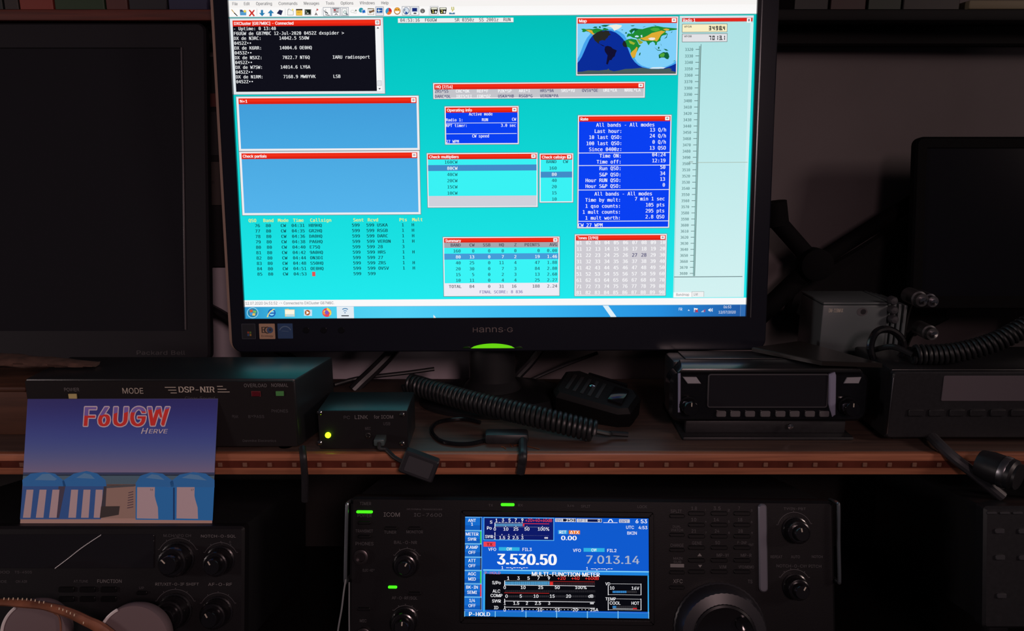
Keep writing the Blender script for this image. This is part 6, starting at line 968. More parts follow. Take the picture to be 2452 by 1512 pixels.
# highlight along the inner edge, built as a pale strip, and maker's name
b = MB(); b.box((x1 - bw, y0 + bw * 1.3, .0001), (x1 - bw + .0016, y1 - bw, .0009), mat('inner_edge', (88, 84, 86), .3), .0003); tag(b.build('inner_edge', lbz, lf), 'thin grey inner edge')
b = MB(); q0 = lf.hit(326, 850); q1 = lf.hit(444, 850)
put_text(b, 'Packard Bell', q0[0], q0[1], .0042, mat('bezel_print', (70, 68, 70), .5), .0002, width=q1[0] - q0[0]); b.build('maker_name', lbz, lf)
rm, rf, rbz, _ = off_monitor('black monitor with rounded corners at the right edge of the picture', 0.765, 2180, 742, 327, 3010, 2206, 9.0, 1, None, mat('deep_black_plastic', (11, 11, 13), .7, spec=.06), mat('deep_black_glass', (20, 20, 25), .12, spec=.3))

# ================================================================ boxes on the shelf
# noise filter box
YB = 0.613
FD = Fr((0, YB, ZS), (1, 0, 0), (0, 0, 1))
xL = FD.hit(84, 1085)[0]; xR = FD.hit(712, 1000)[0]; hh = FD.hit(600, 908)[1]
br = hz(797, 854, ZS + hh); dep = br.y - YB
t = thing('noise_filter_box', 'wide black audio filter box behind the postcard, with MODE lettering', 'radio accessory', ((xL + xR) / 2, YB, ZS))
b = MB(); b.hexa([(xL, .004, -.0005), (xR, .004, -.0005), (xR, hh, -.0005), (xL, hh, -.0005), (xL, .004, -dep), (br.x, .004, -dep), (br.x, hh, -dep), (xL, hh, -dep)], SATIN, .0022); b.build('case', t, FD)
b = MB(); b.slab(rrect(xL + .001, .005, xR - .001, hh - .0015, .001, 3), 0, .0014, mat('filter_front', (30, 27, 28), .5, spec=.3), .0004); fp = b.build('front_panel', t, FD)
for x in (xL + .015, xR - .015):
    for w in (-.012, -dep + .015): 
        b = MB(); b.lathe(0, 0, [(.006, 0), (.006, .004)], RUBBER, 16)
        f2 = Fr(FD.M @ Vector((x, 0, w)), (1, 0, 0), (0, -1, 0)); b.build('foot', t, f2)
def B2(X, Y): return FD.hit(X / 3.955, 800 + Y / 3.955, .0015)
def B4(X, Y): return FD.hit(500 + X / 4.087, 820 + Y / 4.087, .0015)
LEG = [None, None]
def label(b, f, s, X0, X1, Y, cap, m=PRINT, w=.0015, bold=0.0, F=None, slant=0.0):
    b = LEG[0] and MB()
    a = f(X0, Y); z = f(X1, Y); c = abs(f(X0, Y - cap)[1] - a[1]); put_text(b, s, a[0], a[1], c, m, w, width=z[0] - a[0], bold=bold, F=F, slant=slant)
    b.build('lettering', LEG[0], LEG[1])
LEG[:] = [fp, FD]; b = MB(); label(b, B2, 'POWER', 607, 752, 545, 34, DIMPRINT); label(b, B2, 'MODE', 1157, 1363, 566, 54, PRINT); label(b, B2, 'DSP-NIR', 1690, 2035, 555, 56, PRINT, bold=2)
for X0, X1, Y in ((1560, 1665, 503), (1592, 1670, 530), (1615, 1675, 556), (2055, 2110, 494), (2060, 2145, 521), (2060, 2175, 547)):
    a = B2(X0, Y); z = B2(X1, Y + 7); b = MB(); b.flat([(a[0], z[1]), (z[0], z[1]), (z[0], a[1]), (a[0], a[1])], .0015, PRINT); b.build('printed_bar', fp, FD)
label(b, B2, 'Clear Sound', 1750, 2040, 624, 30, FAINT)
label(b, B4, 'OVERLOAD', 343, 570, 440, 34, DIMPRINT); label(b, B4, 'NORMAL', 610, 778, 438, 34, DIMPRINT); label(b, B4, 'PHONES', 612, 778, 688, 30, FAINT); label(b, B4, 'BYPASS', 385, 545, 742, 28, FAINT); label(b, B4, 'PEAK', 228, 290, 742, 28, FAINT); label(b, B4, 'Danmike Electronics', 330, 660, 975, 22, FAINT)
def lampsq(f, X0, Y0, X1, Y1, m, nm, lb):
    a = f(X0, Y0); z = f(X1, Y1); b = MB(); b.slab(rrect(a[0], z[1], z[0], a[1], .0003, 2), .0014, .0026, m, .0003); tag(b.build(nm, fp, FD), lb)
lampsq(B2, 650, 567, 732, 612, mat('cream_lens', (205, 190, 130), .3), 'indicator', 'cream power indicator')
lampsq(B4, 422, 482, 502, 528, mat('red_lens', (96, 26, 36), .25), 'indicator', 'unlit red overload indicator'); lampsq(B4, 656, 478, 737, 524, mat('green_lens_dim', (84, 150, 84), .3), 'indicator', 'green normal indicator')
a = B4(462, 505); b = MB(); o_ = rrect(*B4(420, 530), *B4(505, 480), .0002, 2); b.ring(o_, inset(o_, .0003), .0014, .0017, mat('red_print', (150, 60, 64), .5)); b.build('indicator_frame', fp, FD)

# interface box
YI = 0.617
FI = Fr((0, YI, ZS), (1, 0, 0), (0, 0, 1))
a = FI.hit(765, 1076); z = FI.hit(975, 984)
t = thing('interface_box', 'small black interface box with a lit green lamp, right of the filter box', 'radio accessory', ((a[0] + z[0]) / 2, YI, ZS))
b = MB(); b.box((a[0], .0002, -.050), (z[0], z[1], -.0012), SATIN, .0012); b.build('case', t, FI)
b = MB(); b.slab(rrect(a[0] + .0004, .0008, z[0] - .0004, z[1] - .0004, .0008, 3), -.0012, 0, mat('interface_front', (24, 23, 25), .5, spec=.3), .0003); fp = b.build('front_panel', t, FI)
def B5(X, Y): return FI.hit(500 + X / 4.087, 820 + Y / 4.087, 0)
LEG[:] = [fp, FI]; label(b, B5, 'PC', 1318, 1385, 752, 32, FAINT, .0001); label(b, B5, 'LINK', 1425, 1558, 752, 38, DIMPRINT, .0001); label(b, B5, 'for ICOM', 1615, 1808, 748, 34, DIMPRINT, .0001); label(b, B5, 'USB', 1706, 1778, 812, 30, FAINT, .0001); label(b, B5, 'MIC', 1528, 1588, 858, 28, FAINT, .0001)
q = B5(1168, 908); b = MB(); b.lathe(q[0], q[1], [(.0024, -.0005), (.0024, .0012), (.0017, .0024), (0, .0028)], mat('lamp_green_lit', (180, 255, 20), .3, emit=6.0), 20); tag(b.build('lamp', fp, FI), 'glowing green lamp')
q = B5(1560, 912); b = MB(); b.lathe(q[0], q[1], [(.0026, -.0003), (.0026, .0008), (.0018, .0010), (.0014, .0002), (0, .0002)], mat('jack_metal', (120, 118, 116), .3, metal=1), 20); b.build('jack', fp, FI)
for X, Y in ((1892, 708), (1892, 990), (1085, 690), (1085, 985)):
    q = B5(X, Y); b = MB(); b.lathe(q[0], q[1], [(.0022, -.0003), (.0022, .0006), (.0014, .0014), (0, .0016)], CHROME, 18); b.build('screw', fp, FI)
q = B5(1690, 930); b = MB(); b.slab(rrect(q[0] - .0042, q[1] - .0022, q[0] + .0042, q[1] + .0022, .0004, 2), -.0003, .0005, GREYPL); b.build('socket', fp, FI)
# usb lead and its hanging plug
q = FI.M @ Vector((q[0], q[1], 0)); pl = hy(1005, 1115, YS - .012)
t = thing('usb_cable', 'short dark cable from the interface box ending in a black dongle over the shelf edge', 'cable', (q.x, q.y, ZS))
b = MB(); b.box((q.x - .0045, q.y - .013, q.z - .003), (q.x + .0045, q.y - .0006, q.z + .003), mat('plug_grey', (70, 84, 84), .4), .0012); b.build('plug', t)
pts = spline([(q.x, q.y - .012, q.z), (q.x + .001, q.y - .0155, q.z - .004), hy(925, 1078, YS - .004), hy(945, 1096, YS - .010), hy(968, 1108, YS - .013), pl + Vector((-.006, 0, .001))], 8)
b = MB(); b.tube(pts, .0018, RUBBER, 10); b.build('lead', t)
fr = tilted(pl, 4, 0, -21); b = MB(); b.slab(rrect(-.0152, -.0098, .0145, .0098, .002, 4), -.005, .005, mat('dongle_black', (40, 40, 44), .4), .0012); dg = b.build('dongle', t, fr)
b = MB(); b.slab(rrect(-.011, -.0066, .0105, .0066, .001, 3), .005, .0053, GREYPL); b.build('label_panel', dg, fr)

# mobile radio on the right of the shelf
YM = 0.640
zbm = hy(1850, 1040, YM).z
FR_ = tilted(hy(1850, 1040, YM), 4, 0)
def C6(X, Y): return FR_.hit(1500 + X / 3.831, 820 + Y / 3.831)
xl, _ = C6(395, 600); xr, _ = C6(2215, 600); top = C6(1200, 212)[1]; bot = C6(1200, 730)[1]
t = thing('mobile_radio', 'black mobile radio with two round knobs and a row of keys below its display', 'radio', ((xl + xr) / 2, YM, ZS))
b = MB(); b.slab(rrect(xl, bot, xr, top - .0066, .010, 8), -.020, 0, GLOSS, .0025); hd_ = b.build('control_head', t, FR_)
b = MB(); bx0 = C6(470, 300)[0]; bx1 = C6(2150, 300)[0]
b.box((bx0, bot + .002, -.060), (bx1, top - .0006, -.0205), SATIN, .003); b.build('body', t, FR_)
b = MB(); b.box((bx0 + .012, top - .0006, -.058), (bx1 - .03, top + .0008, -.026), SATIN, .001); b.build('top_cover', t, FR_)
b = MB(); b.hexa([(xl + .006, top - .0066, .0004), (xr - .006, top - .0066, .0004), (xr - .010, top - .0028, .0002), (xl + .010, top - .0028, .0002), (xl + .006, top - .0066, -.018), (xr - .006, top - .0066, -.018), (xr - .012, top + .0012, -.0195), (xl + .012, top + .0012, -.0195)], mat('top_lip_black', (24, 25, 26), .24), .0006); b.build('top_lip', hd_, FR_)
b = MB()
zf = ZS + .0004
fl = FR_.M @ Vector((xl + .012, bot, -.03)); frr = FR_.M @ Vector((xr - .012, bot, -.03))
b.box((fl.x, YM - .004, zf), (frr.x, fl.y + .06, zf + .003), BLACK, .001)
b.box((fl.x + .004, YM + .006, zf + .003), (frr.x - .004, YM + .012, fl.z + .001), BLACK, .001); b.build('bracket', t)
b = MB(); o_ = rrect(*C6(745, 590), *C6(1850, 300), .002, 4); b.slab(o_, -.001, .0006, DARKGLASS); b.build('display', hd_, FR_)
b = MB(); b.ring(rrect(*C6(735, 600), *C6(1860, 288), .0025, 4), inset(rrect(*C6(735, 600), *C6(1860, 288), .0025, 4), .0012), 0, .0012, GREYPL, .0003); b.build('display_frame', hd_, FR_)
for X, Y in ((565, 575), (2020, 580)):
    q = C6(X, Y); k_ = MB(); k_.lathe(q[0], q[1], [(.0085, 0), (.0082, .003), (.0068, .0032), (.0066, .012), (.0058, .0134), (0, .0136)], GLOSS, 44, .03, 1); kb = k_.build('knob', hd_, FR_)
    b = MB(); b.slab(rrect(q[0] - .0004, q[1] + .0022, q[0] + .0004, q[1] + .0056, .0002, 2), .0134, .0139, PRINT); b.build('pointer', kb, FR_)
KEYM = mat('worn_grey_key', (92, 90, 92), .35)
for X in (865, 995, 1130, 1270, 1408, 1538, 1678, 1810):
    a = C6(X - 46, 682); z = C6(X + 46, 628); b = MB(); b.slab(rrect(a[0], a[1], z[0], z[1], .0012, 3), 0, .0022, KEYM, .0006); kk = b.build('key', hd_, FR_)
for P in ([(515, 318), (640, 318), (682, 378), (560, 378)], [(2020, 322), (2150, 318), (2125, 376), (1990, 376)]):
    b = MB(); b.slab([C6(*p) for p in P], 0, .0016, mat('pale_grey_key', (150, 150, 156), .35), .0005); b.build('key', hd_, FR_)
b = MB(); b.slab([C6(*p) for p in [(1845, 560), (1850, 290), (1905, 270), (1915, 300), (1910, 660), (1880, 680)]], 0, .003, mat('silver_trim', (176, 176, 204), .3, metal=.5), .001); tag(b.build('trim', hd_, FR_), 'silver vertical trim right of the display')
b = MB(); b.slab([C6(*p) for p in [(470, 640), (470, 285), (492, 280), (492, 640)]], 0, .003, mat('silver_trim', (176, 176, 204), .3, metal=.5), .001); tag(b.build('trim', hd_, FR_), 'silver vertical trim at the left end')
q = FR_.M.inverted() @ hy(1890, 1026, YM - .002); b = MB(); b.lathe(C6(1500, 790)[0], bot - .004, [(.0024, 0), (.0024, .0015), (0, .002)], CHROME, 16); b.build('screw', hd_, FR_)

# booklet lying askew on the mobile radio
zt = (FR_.M @ Vector((0, top + .0016, -.02))).z
bp = [hz(*q, zt) for q in ((2112, 881), (1915, 826), (1800, 842), (1968, 876))]
b = MB(); b.slab([(q.x, q.y) for q in bp], zt, zt + .004, mat('booklet_cover', (34, 31, 29), .3), .0006)
tag(b.build('booklet', loc=bp[3]), 'thin black booklet lying askew over the right end of the mobile radio', 'booklet')

# power supply at the back right
YP = 0.715
fr = Fr((0, YP, ZS), (1, 0, 0), (0, 0, 1))
def P2(X, Y, w=0): return fr.hit(1900 + X / 5.838, 660 + Y / 5.838, w)
x0, y1 = P2(430, 250); x1 = P2(1660, 250)[0]; xf = P2(1330, 400)[0]
t = thing('power_supply', 'grey power supply at the back right with a ribbed end and an unreadable name', 'power supply', ((x0 + x1) / 2, YP, ZS))
PSM = mat('grey_case_paint', (84, 92, 94), .36)
ys = P2(800, 385)[1]
b = MB(); b.box((x0, .003, -.057), (xf, ys - .0022, 0), PSM, .0012); b.build('case', t, fr)
b = MB(); b.box((x0, ys - .0016, -.057), (xf, ys + .0004, .0006), PSM, .0006); b.build('top_cover', t, fr)
for i in range(4):
    xx = xf + (x1 - xf) * (i + .08) / 4; xe = xf + (x1 - xf) * (i + .72) / 4
    b = MB(); b.box((xx, .003, -.056), (xe, ys + .001 - .0012 * i, -.002), PSM, .0012); b.build('fin', t, fr)
b = MB(); a = P2(488, 515); z = P2(690, 515); put_text(b, 'DM-118MAX', a[0], a[1], P2(488, 462)[1] - a[1], PRINT, .0002, width=z[0] - a[0], bold=1.5); b.build('lettering', t, fr)
b = MB(); q = P2(975, 508); b.flat(circ(q[0] - .001, q[1], .005, 22, .0042) , .0002, FAINT); b.flat(circ(q[0], q[1], .0026, 16), .0003, BLACK); b.build('emblem', t, fr)
for X, Y in ((1360, 340), (1365, 470), (1370, 600)):
    q = P2(X, Y); b = MB(); b.lathe(q[0], q[1], [(.004, 0), (.004, .006), (.003, .0075), (0, .008)], GREYPL, 16); b.build('terminal', t, fr)
# small brass connectors beside it
def connector(X, Y, r, label, m):
    q = P2(X, Y, 0); P = fr.M @ Vector((q[0], q[1], 0)); f2 = Fr(P, (1, 0, 0), (0, 0, 1))
    t = thing('connector', label, 'connector', P, 'loose aerial plugs by the power supply')
    b = MB(); b.lathe(0, 0, [(r, -.02), (r, 0), (r * .8, .001), (r * .8, .006), (0, .006)], m, 6 if r < .0062 else 24); b.build('shell', t, f2)
    b = MB(); b.lathe(0, 0, [(r * .45, .006), (r * .45, .009), (0, .0095)], CHROME, 14); b.build('pin', t, f2)
    b = MB(); b.tube(spline([P + Vector((0, .02, 0)), P + Vector((.004, .045, -.02)), P + Vector((.006, .06, ZS + .004 - P.z))], 6), .0028, RUBBER, 8); b.build('lead', t)
connector(1755, 330, .0075, 'dull plug just right of the ribbed end of the power supply', mat('tarnished_metal', (110, 110, 112), .35, metal=.8))
connector(1905, 350, .0065, 'brighter plug, further right of the two under the right monitor', BRUSH)
connector(1900, 800, .0072, 'larger plug low down beside the cable loop', mat('tarnished_metal', (110, 110, 112), .35, metal=.8))

# second radio, right edge of the shelf
YQ = 0.628
fr = Fr((0, YQ, ZS), (1, 0, 0), (0, 0, 1))
def Q7(X, Y): return fr.hit(1850 + X / 3.877, 800 + Y / 3.877)
x0, y1 = Q7(1125, 345); x1 = fr.hit(2720, 900)[0]
t = thing('shelf_radio', 'black radio with a wide pale display at the right end of the shelf', 'radio', ((x0 + x1) / 2, YQ, ZS))
b = MB(); b.box((x0 + .001, .004, -.080), (x1, y1, -.006), SATIN, .002); b.build('case', t, fr)
b = MB(); b.slab(rrect(x0, .006, x1, y1 - .001, .003, 4), -.006, 0, BLACK, .0012); fp = b.build('front_panel', t, fr)
b = MB(); a = Q7(1560, 622); z = Q7(3200, 388); b.slab(rrect(a[0], a[1], min(z[0], x1 - .02), z[1], .001, 3), 0, .0008, mat('pale_lcd', (96, 89, 95), .35), .0003); tag(b.build('display', fp, fr), 'wide pale unlit display')
for i in range(8):
    a = Q7(1250 + i * 190, 760); b = MB(); b.slab(rrect(a[0], a[1], a[0] + .013, a[1] + .006, .001, 3), 0, .002, BLACK, .0006); b.build('key', fp, fr)
b = MB(); b.box((x0 - .0002, .010, -.002), (x0 + .0006, y1 - .006, .0008), BRUSH, .0002); tag(b.build('edge_trim', fp, fr), 'thin bright edge at the left end')  # highlight down the left edge, built as a bright metal strip
for x in (x0 + .02, x1 - .02):
    b = MB(); b.box((x - .008, .0002, -.03), (x + .008, .0062, -.012), RUBBER, .001); b.build('foot', t, fr)

# brown wooden case left, behind the postcard
P = hz(-60, 1085, ZS); 
t = thing('wooden_case', 'worn brown wooden case at the left end of the shelf, behind the postcard', 'case', (P.x, .655, ZS))
bw_ = wood('worn_brown_wood', (72, 46, 32), (96, 62, 44), (3, 30, 30), .6)
xa = hy(-260, 1000, .65).x; xb = hy(76, 1000, .65).x
xb = min(xb, FD.hit(84, 1085)[0] - .003)
b = MB(); b.box((xa, .648, ZS + .0003), (xb, .73, hy(20, 938, .648).z), bw_, .003); b.build('body', t)
b = MB(); b.box((xa - .001, .6465, hy(20, 938, .648).z), (xb + .0005, .731, hy(20, 926, .648).z), bw_, .002); b.build('lid', t)
# rolled cloth on top of the filter box
c0 = hz(60, 905, ZS + hh + .006)
b = MB(); n = 26; vs = []; fs = []
ax0 = hy(-20, 890, .668).x; ax1 = hy(262, 880, .668).x
for k in range(n + 1):
    q = k / n; x = ax0 + (ax1 - ax0) * q; rr = .0052 * (1 - .8 * q ** 1.4) + .0006
    for i in range(16):
        a_ = 2 * math.pi * i / 16; w_ = 1 + .12 * math.sin(3 * a_ + k * .7) + .08 * math.sin(5 * a_ - k)
        vs.append((x, .648 + .016 * math.cos(a_) * w_ * (1 - .6 * q), ZS + hh + .0004 + rr + rr * math.sin(a_) * min(w_, 1.0)))
for k in range(n):
    for i in range(16): j = (i + 1) % 16; fs.append((k * 16 + i, k * 16 + j, (k + 1) * 16 + j, (k + 1) * 16 + i))
fs.append(tuple(range(16))[::-1]); fs.append(tuple(n * 16 + i for i in range(16))); b.add(vs, fs, mat('brown_cloth', (80, 56, 46), .9, noise=.3, scale=120, bump=.4))
tag(b.build('cloth', loc=(ax0, .648, ZS + hh)), 'crumpled brown cloth lying on the left end of the filter box', 'cloth')

# ================================================================ cords, microphone, cables
def coil(p0, p1, r, tr, turns, sag=0.0, extra=None):
    path = spline(extra or [p0, (Vector(p0) + Vector(p1)) / 2 - Vector((0, 0, sag)), p1], 30)
    L = [0]
    for i in range(1, len(path)): L.append(L[-1] + (path[i] - path[i - 1]).length)
    out = []; N = turns * 14; j = 0
    for k in range(N + 1):
        d = L[-1] * k / N
        while j < len(L) - 2 and L[j + 1] < d: j += 1
        f = (d - L[j]) / max(1e-9, L[j + 1] - L[j]); p = path[j].lerp(path[j + 1], f); tg = (path[min(j + 1, len(path) - 1)] - path[j]).normalized()
        a = tg.cross(Vector((0, 0, 1))).normalized(); c = tg.cross(a); q = 2 * math.pi * k / 14
        out.append(p + (a * math.cos(q) + c * math.sin(q)) * r)
    return out
CORD = mat('cord_black', (28, 30, 32), .4)
e0 = hy(978, 918, .706); e1 = hy(1130, 962, .668); e2 = hy(1290, 1000, .642); e3 = hy(1425, 1036, .632)
for e in (e0, e1, e2, e3): e.z = max(e.z, ZS + .0105)
t = thing('coiled_cord', 'thick black coiled microphone cord in front of the monitor foot', 'cord', (e1.x, e1.y, ZS))
b = MB(); b.tube(coil(e0, e3, .0082, .0017, 42, extra=[e0, e1, e2, e3]), .00205, CORD, 8); b.build('coil', t)
b = MB(); b.tube(spline([e3 + Vector((.0, 0, 0)), e3 + Vector((.012, .004, -.004)), e3 + Vector((.016, .008, -.005)), e3 + Vector((.030, .008, -.006))], 8), .0024, CORD, 8)
b.build('lead', t)
# hand microphone
c = hz(1432, 956, ZS + .020); fr = Fr(c, Vector((.86, -.40, -.16)), Vector((.30, .76, .34)))
t = thing('hand_microphone', 'black hand microphone lying between the monitor foot and the mobile radio', 'microphone', (c.x, c.y, ZS))
body = [(-.040, -.014), (-.034, -.021), (.026, -.018), (.036, -.012), (.038, .010), (.030, .019), (-.028, .023), (-.040, .016)]
b = MB(); b.slab(body, -.013, .010, mat('microphone_black', (15, 15, 16), .6, spec=.2), .004); mb_ = b.build('body', t, fr)
for i in range(5): b = MB(); b.box((-.030 + i * .0075, -.010, .0099), (-.0265 + i * .0075, .012, .0106), RUBBER, .0003); b.build('grille_bar', mb_, fr)
b = MB(); b.box((.012, -.009, .0099), (.026, .011, .0125), GLOSS, .001); b.build('key', mb_, fr)
b = MB(); b.box((-.02, .0232, -.006), (.020, .0262, .006), GLOSS, .0014); b.build('talk_bar', mb_, fr)
b = MB(); b.lathe(-.008, .004, [(.0028, .010), (.0028, .0112), (0, .0118)], CHROME, 14); b.build('screw', mb_, fr)
# cord of the radio on the right
f0 = hy(2185, 850, .650); f1 = hy(2280, 846, .645); f2 = hy(2380, 820, .64); f3 = hy(2475, 772, .64)
t = thing('coiled_cord', 'black coiled cord rising across the top of the radio at the right edge', 'cord', (f0.x, f0.y, f0.z))
b = MB(); b.tube(coil(f0, f3, .0075, .0016, 24, extra=[f0, f1, f2, f3]), .0017, CORD, 8); b.build('coil', t)
b = MB(); b.tube(spline([f0, f0 + Vector((-.012, .012, .004)), f0 + Vector((-.020, .030, -.004)), f0 + Vector((-.014, .056, -.012))], 8), .0026, CORD, 8); b.build('lead', t)
def cable(label, pts, r, m=RUBBER, k=10, name='cable', grp=None):
    P = spline(pts, k); b = MB(); b.tube(P, r, m, 10)
    return tag(b.build(name, loc=P[0]), label, 'cable', grp)
Z_ = lambda px, py, dz: hz(px, py, ZS + dz)
cable('black cable looping beside the plugs under the right monitor', [hy(2092, 868, .668), hy(2084, 830, .672), hy(2098, 796, .676), hy(2130, 790, .68), hy(2158, 812, .68), hy(2160, 850, .676), hy(2128, 882, .668), hy(2108, 906, .664)], .0034, GLOSS)
cable('dark cable curling on the shelf in front of the coiled cord', [Z_(1185, 1050, .002), Z_(1120, 1064, .002), Z_(1060, 1058, .002), Z_(1034, 1034, .002), Z_(1050, 1012, .002), Z_(1105, 1004, .002), Z_(1150, 1012, .002)], .0019, GLOSS)
P = hz(1205, 1048, ZS + .005)
b = MB(); b.box((P.x - .016, P.y - .006, ZS + .0003), (P.x + .022, P.y + .010, ZS + .010), BLACK, .003)
tag(b.build('cable_junction', loc=(P.x, P.y, ZS)), 'small black plug block lying on the shelf under the coiled cord', 'plug')
cable('black flat strap hanging over the shelf edge below the coiled cord', [hz(1252, 1040, ZS + .006), hz(1252, 1066, ZS + .003), hy(1252, 1090, YS - .004), hy(1250, 1112, YS - .005), hy(1246, 1133, YS - .004)], .0038, BLACK)
cable('black cable hanging over the shelf edge at the right end of the filter box', [hz(724, 1072, ZS + .005), hy(726, 1092, YS - .004), hy(728, 1115, YS - .005), hy(730, 1145, YS - .004), hy(730, 1200, YS - .002)], .0030, BLACK)
cable('dark cable crossing the pale wall left of the main screen', [hy(470, 712, .84), hy(503, 737, .835), hy(530, 752, .82), hy(560, 772, .80)], .0050, BLACK)
cable('dark cable leaving the lower left corner of the main screen', [hy(640, 822, .80), hy(665, 840, .81), hy(690, 853, .82), hy(730, 880, .84)], .0046, BLACK)
cable('thick dark cable slanting down from under the main screen to the shelf', [hy(950, 830, .80), hy(925, 858, .795), hy(895, 888, .79), hy(866, 915, .785), hy(846, 935, .78)], .0062, BLACK)
cable('thin dark cable lying along the back of the shelf', [hy(800, 922, .775), hy(850, 908, .79), hy(905, 901, .79), hy(975, 893, .795), hy(1040, 884, .80)], .0022, BLACK)
cable('dark cable right of the monitor neck sagging towards the shelf', [hy(1300, 830, .80), hy(1270, 868, .80), hy(1240, 900, .795), hy(1215, 930, .78)], .0050, BLACK)
cable('thin cable rising to the right behind the hand microphone', [hy(1240, 925, .785), hy(1300, 897, .79), hy(1360, 872, .80), hy(1430, 846, .815)], .0020, BLACK)
cable('dark cable running down over the right end of the shelf', [hz(2225, 1040, ZS + .006), hz(2250, 1066, ZS + .006), hy(2285, 1098, YS - .006), hy(2330, 1132, YS - .012), hy(2400, 1190, YS - .02)], .0046, mat('cable_grey', (60, 60, 64), .4))
# round plug hanging at the right edge
P = hy(2408, 1132, YS - .03); fr = Fr(P, Vector((.8, .55, .1)), Vector((-.05, -.1, 1)))
t = thing('round_plug', 'large round plug with a bright ring hanging at the right edge below the shelf', 'plug', P)
b = MB(); b.lathe(0, 0, [(.011, -.020), (.0125, -.012), (.0125, .006), (.0105, .008), (.0105, .010), (0, .010)], BLACK, 30, .02, 1); b.build('shell', t, fr)
b = MB(); b.lathe(0, 0, [(.0132, -.002), (.0132, .002), (.0126, .003)], BRUSH, 30); b.build('ring', t, fr)
b = MB(); b.tube(spline([P + Vector((.012, .006, 0)), P + Vector((.035, .01, -.01)), P + Vector((.06, 0, -.04))], 8), .005, RUBBER, 10); b.build('lead', t)
# shadow shapes right of the main screen, built as solid dark bars
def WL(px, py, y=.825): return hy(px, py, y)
t = thing('boom_arm', 'dark jointed microphone arm against the wall right of the main screen', 'boom arm', WL(1830, 745))  # dark bars standing in for shadow on the wall, not an arm
SHADOWM = mat('matt_black_arm', (14, 13, 15), .85, spec=.1)
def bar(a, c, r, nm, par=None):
    b = MB(); b.tube([a, c], r, SHADOWM, 12); return b.build(nm, par or t)
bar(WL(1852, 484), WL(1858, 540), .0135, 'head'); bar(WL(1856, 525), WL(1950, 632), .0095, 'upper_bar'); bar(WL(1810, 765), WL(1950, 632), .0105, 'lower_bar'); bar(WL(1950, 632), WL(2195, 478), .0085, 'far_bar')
P = WL(1950, 632, .815); f2 = Fr(P, (1, 0, 0), (0, 0, 1)); b = MB(); b.lathe(0, 0, [(.017, -.008), (.017, .010), (.013, .012), (0, .012)], SHADOWM, 24); b.build('joint', t, f2)
# shadow below the bars, built as a soft black slab
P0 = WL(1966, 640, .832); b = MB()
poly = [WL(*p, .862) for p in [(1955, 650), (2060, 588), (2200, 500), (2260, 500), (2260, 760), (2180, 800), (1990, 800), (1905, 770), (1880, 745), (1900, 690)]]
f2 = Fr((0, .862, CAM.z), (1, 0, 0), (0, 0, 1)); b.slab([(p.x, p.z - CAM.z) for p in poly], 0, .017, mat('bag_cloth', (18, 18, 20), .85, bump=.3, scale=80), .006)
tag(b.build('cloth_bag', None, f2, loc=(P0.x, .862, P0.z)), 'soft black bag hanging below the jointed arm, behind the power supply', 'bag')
# copper clippings
for k, (pp, lb) in enumerate((([(1213, 1051), (1218, 1060), (1226, 1070)], 'longest copper wire clipping, standing left of the flat strap'), ([(1200, 1070), (1206, 1071), (1211, 1075)], 'shortest copper wire clipping, at the left of the scatter'), ([(1230, 1068), (1240, 1066), (1248, 1068)], 'copper wire clipping touching the left side of the strap'), ([(1262, 1069), (1275, 1072), (1292, 1076)], 'copper wire clipping just right of the flat strap'))):
    b = MB(); b.tube(spline([hz(x, y, ZS + .0006 + (.003 if (k == 0 and i == 0) else 0)) for i, (x, y) in enumerate(pp)], 4), .0004, mat('copper', (200, 120, 80), .3, metal=.8), 6)
    tag(b.build('wire_clipping', loc=hz(pp[0][0], pp[0][1], ZS)), lb, 'wire', 'copper clippings on the shelf')

# ================================================================ transceiver in the middle
FC = tilted(hz(1425, 1196, CAM.z - .285), 16.5, -1.2)
def rig_label(b, s, f, X0, X1, Y, cap, m=FAINT, w=.0001, **k): label(b, f, s, X0, X1, Y, cap, m, w, **k)
def E1(X, Y): return FC.hit(800 + X / 4.553, 1180 + Y / 4.554)
def E2(X, Y): return FC.hit(1090 + X / 4.554, 1180 + Y / 4.554)
def E3(X, Y): return FC.hit(1560 + X / 4.554, 1180 + Y / 4.554)
x0 = FC.hit(838, 1300)[0]; x1 = FC.hit(1998, 1300)[0]; y0 = -.118; y1 = 0
base = FC.M @ Vector(((x0 + x1) / 2, y0, 0))
t = thing('transceiver', 'wide black radio transceiver with the lit blue display in the middle', 'radio', (base.x, base.y, ZD))
FACE = mat('radio_face', (15, 14, 17), .45, spec=.25, bump=.04, scale=900)
b = MB(); b.slab(rrect(x0, y0, x1, y1, .004, 4), -.014, 0, FACE, .002); face = b.build('front_panel', t, FC)
b = MB(); b.box((x0 + .003, y0 + .002, -.215), (x1 - .003, y1 - .001, -.0145), SATIN, .002); b.build('case', t, FC)
for x in (x0 + .03, x1 - .03):
    q = FC.M @ Vector((x, y0 + .002, -.03)); b = MB(); b.box((q.x - .008, q.y - .006, ZD + .0003), (q.x + .008, q.y + .006, q.z + .004), BLACK, .002); b.build('stand_leg', t)
# end handles
HM = mat('handle_metal', (150, 158, 164), .25, metal=.9)
for Xa, lb in ((832, 'bright handle edge at the left end'), (2006, 'dull handle edge at the right end')):
    a = FC.hit(Xa, 1206, .004); z = FC.hit(Xa - (4 if Xa < 1000 else -2), 1385, .004); pth = spline([(a[0], a[1], -.012), (a[0], a[1], .003), (a[0], a[1] - .004, .0055), (z[0], (a[1] + z[1]) / 2, .0055), (z[0], z[1], .0055), (z[0], z[1] - .003, .003), (z[0], z[1] - .003, -.012)], 6)
    b = MB(); b.tube(pth, .0015, HM, 10); tag(b.build('handle', t, FC), lb)
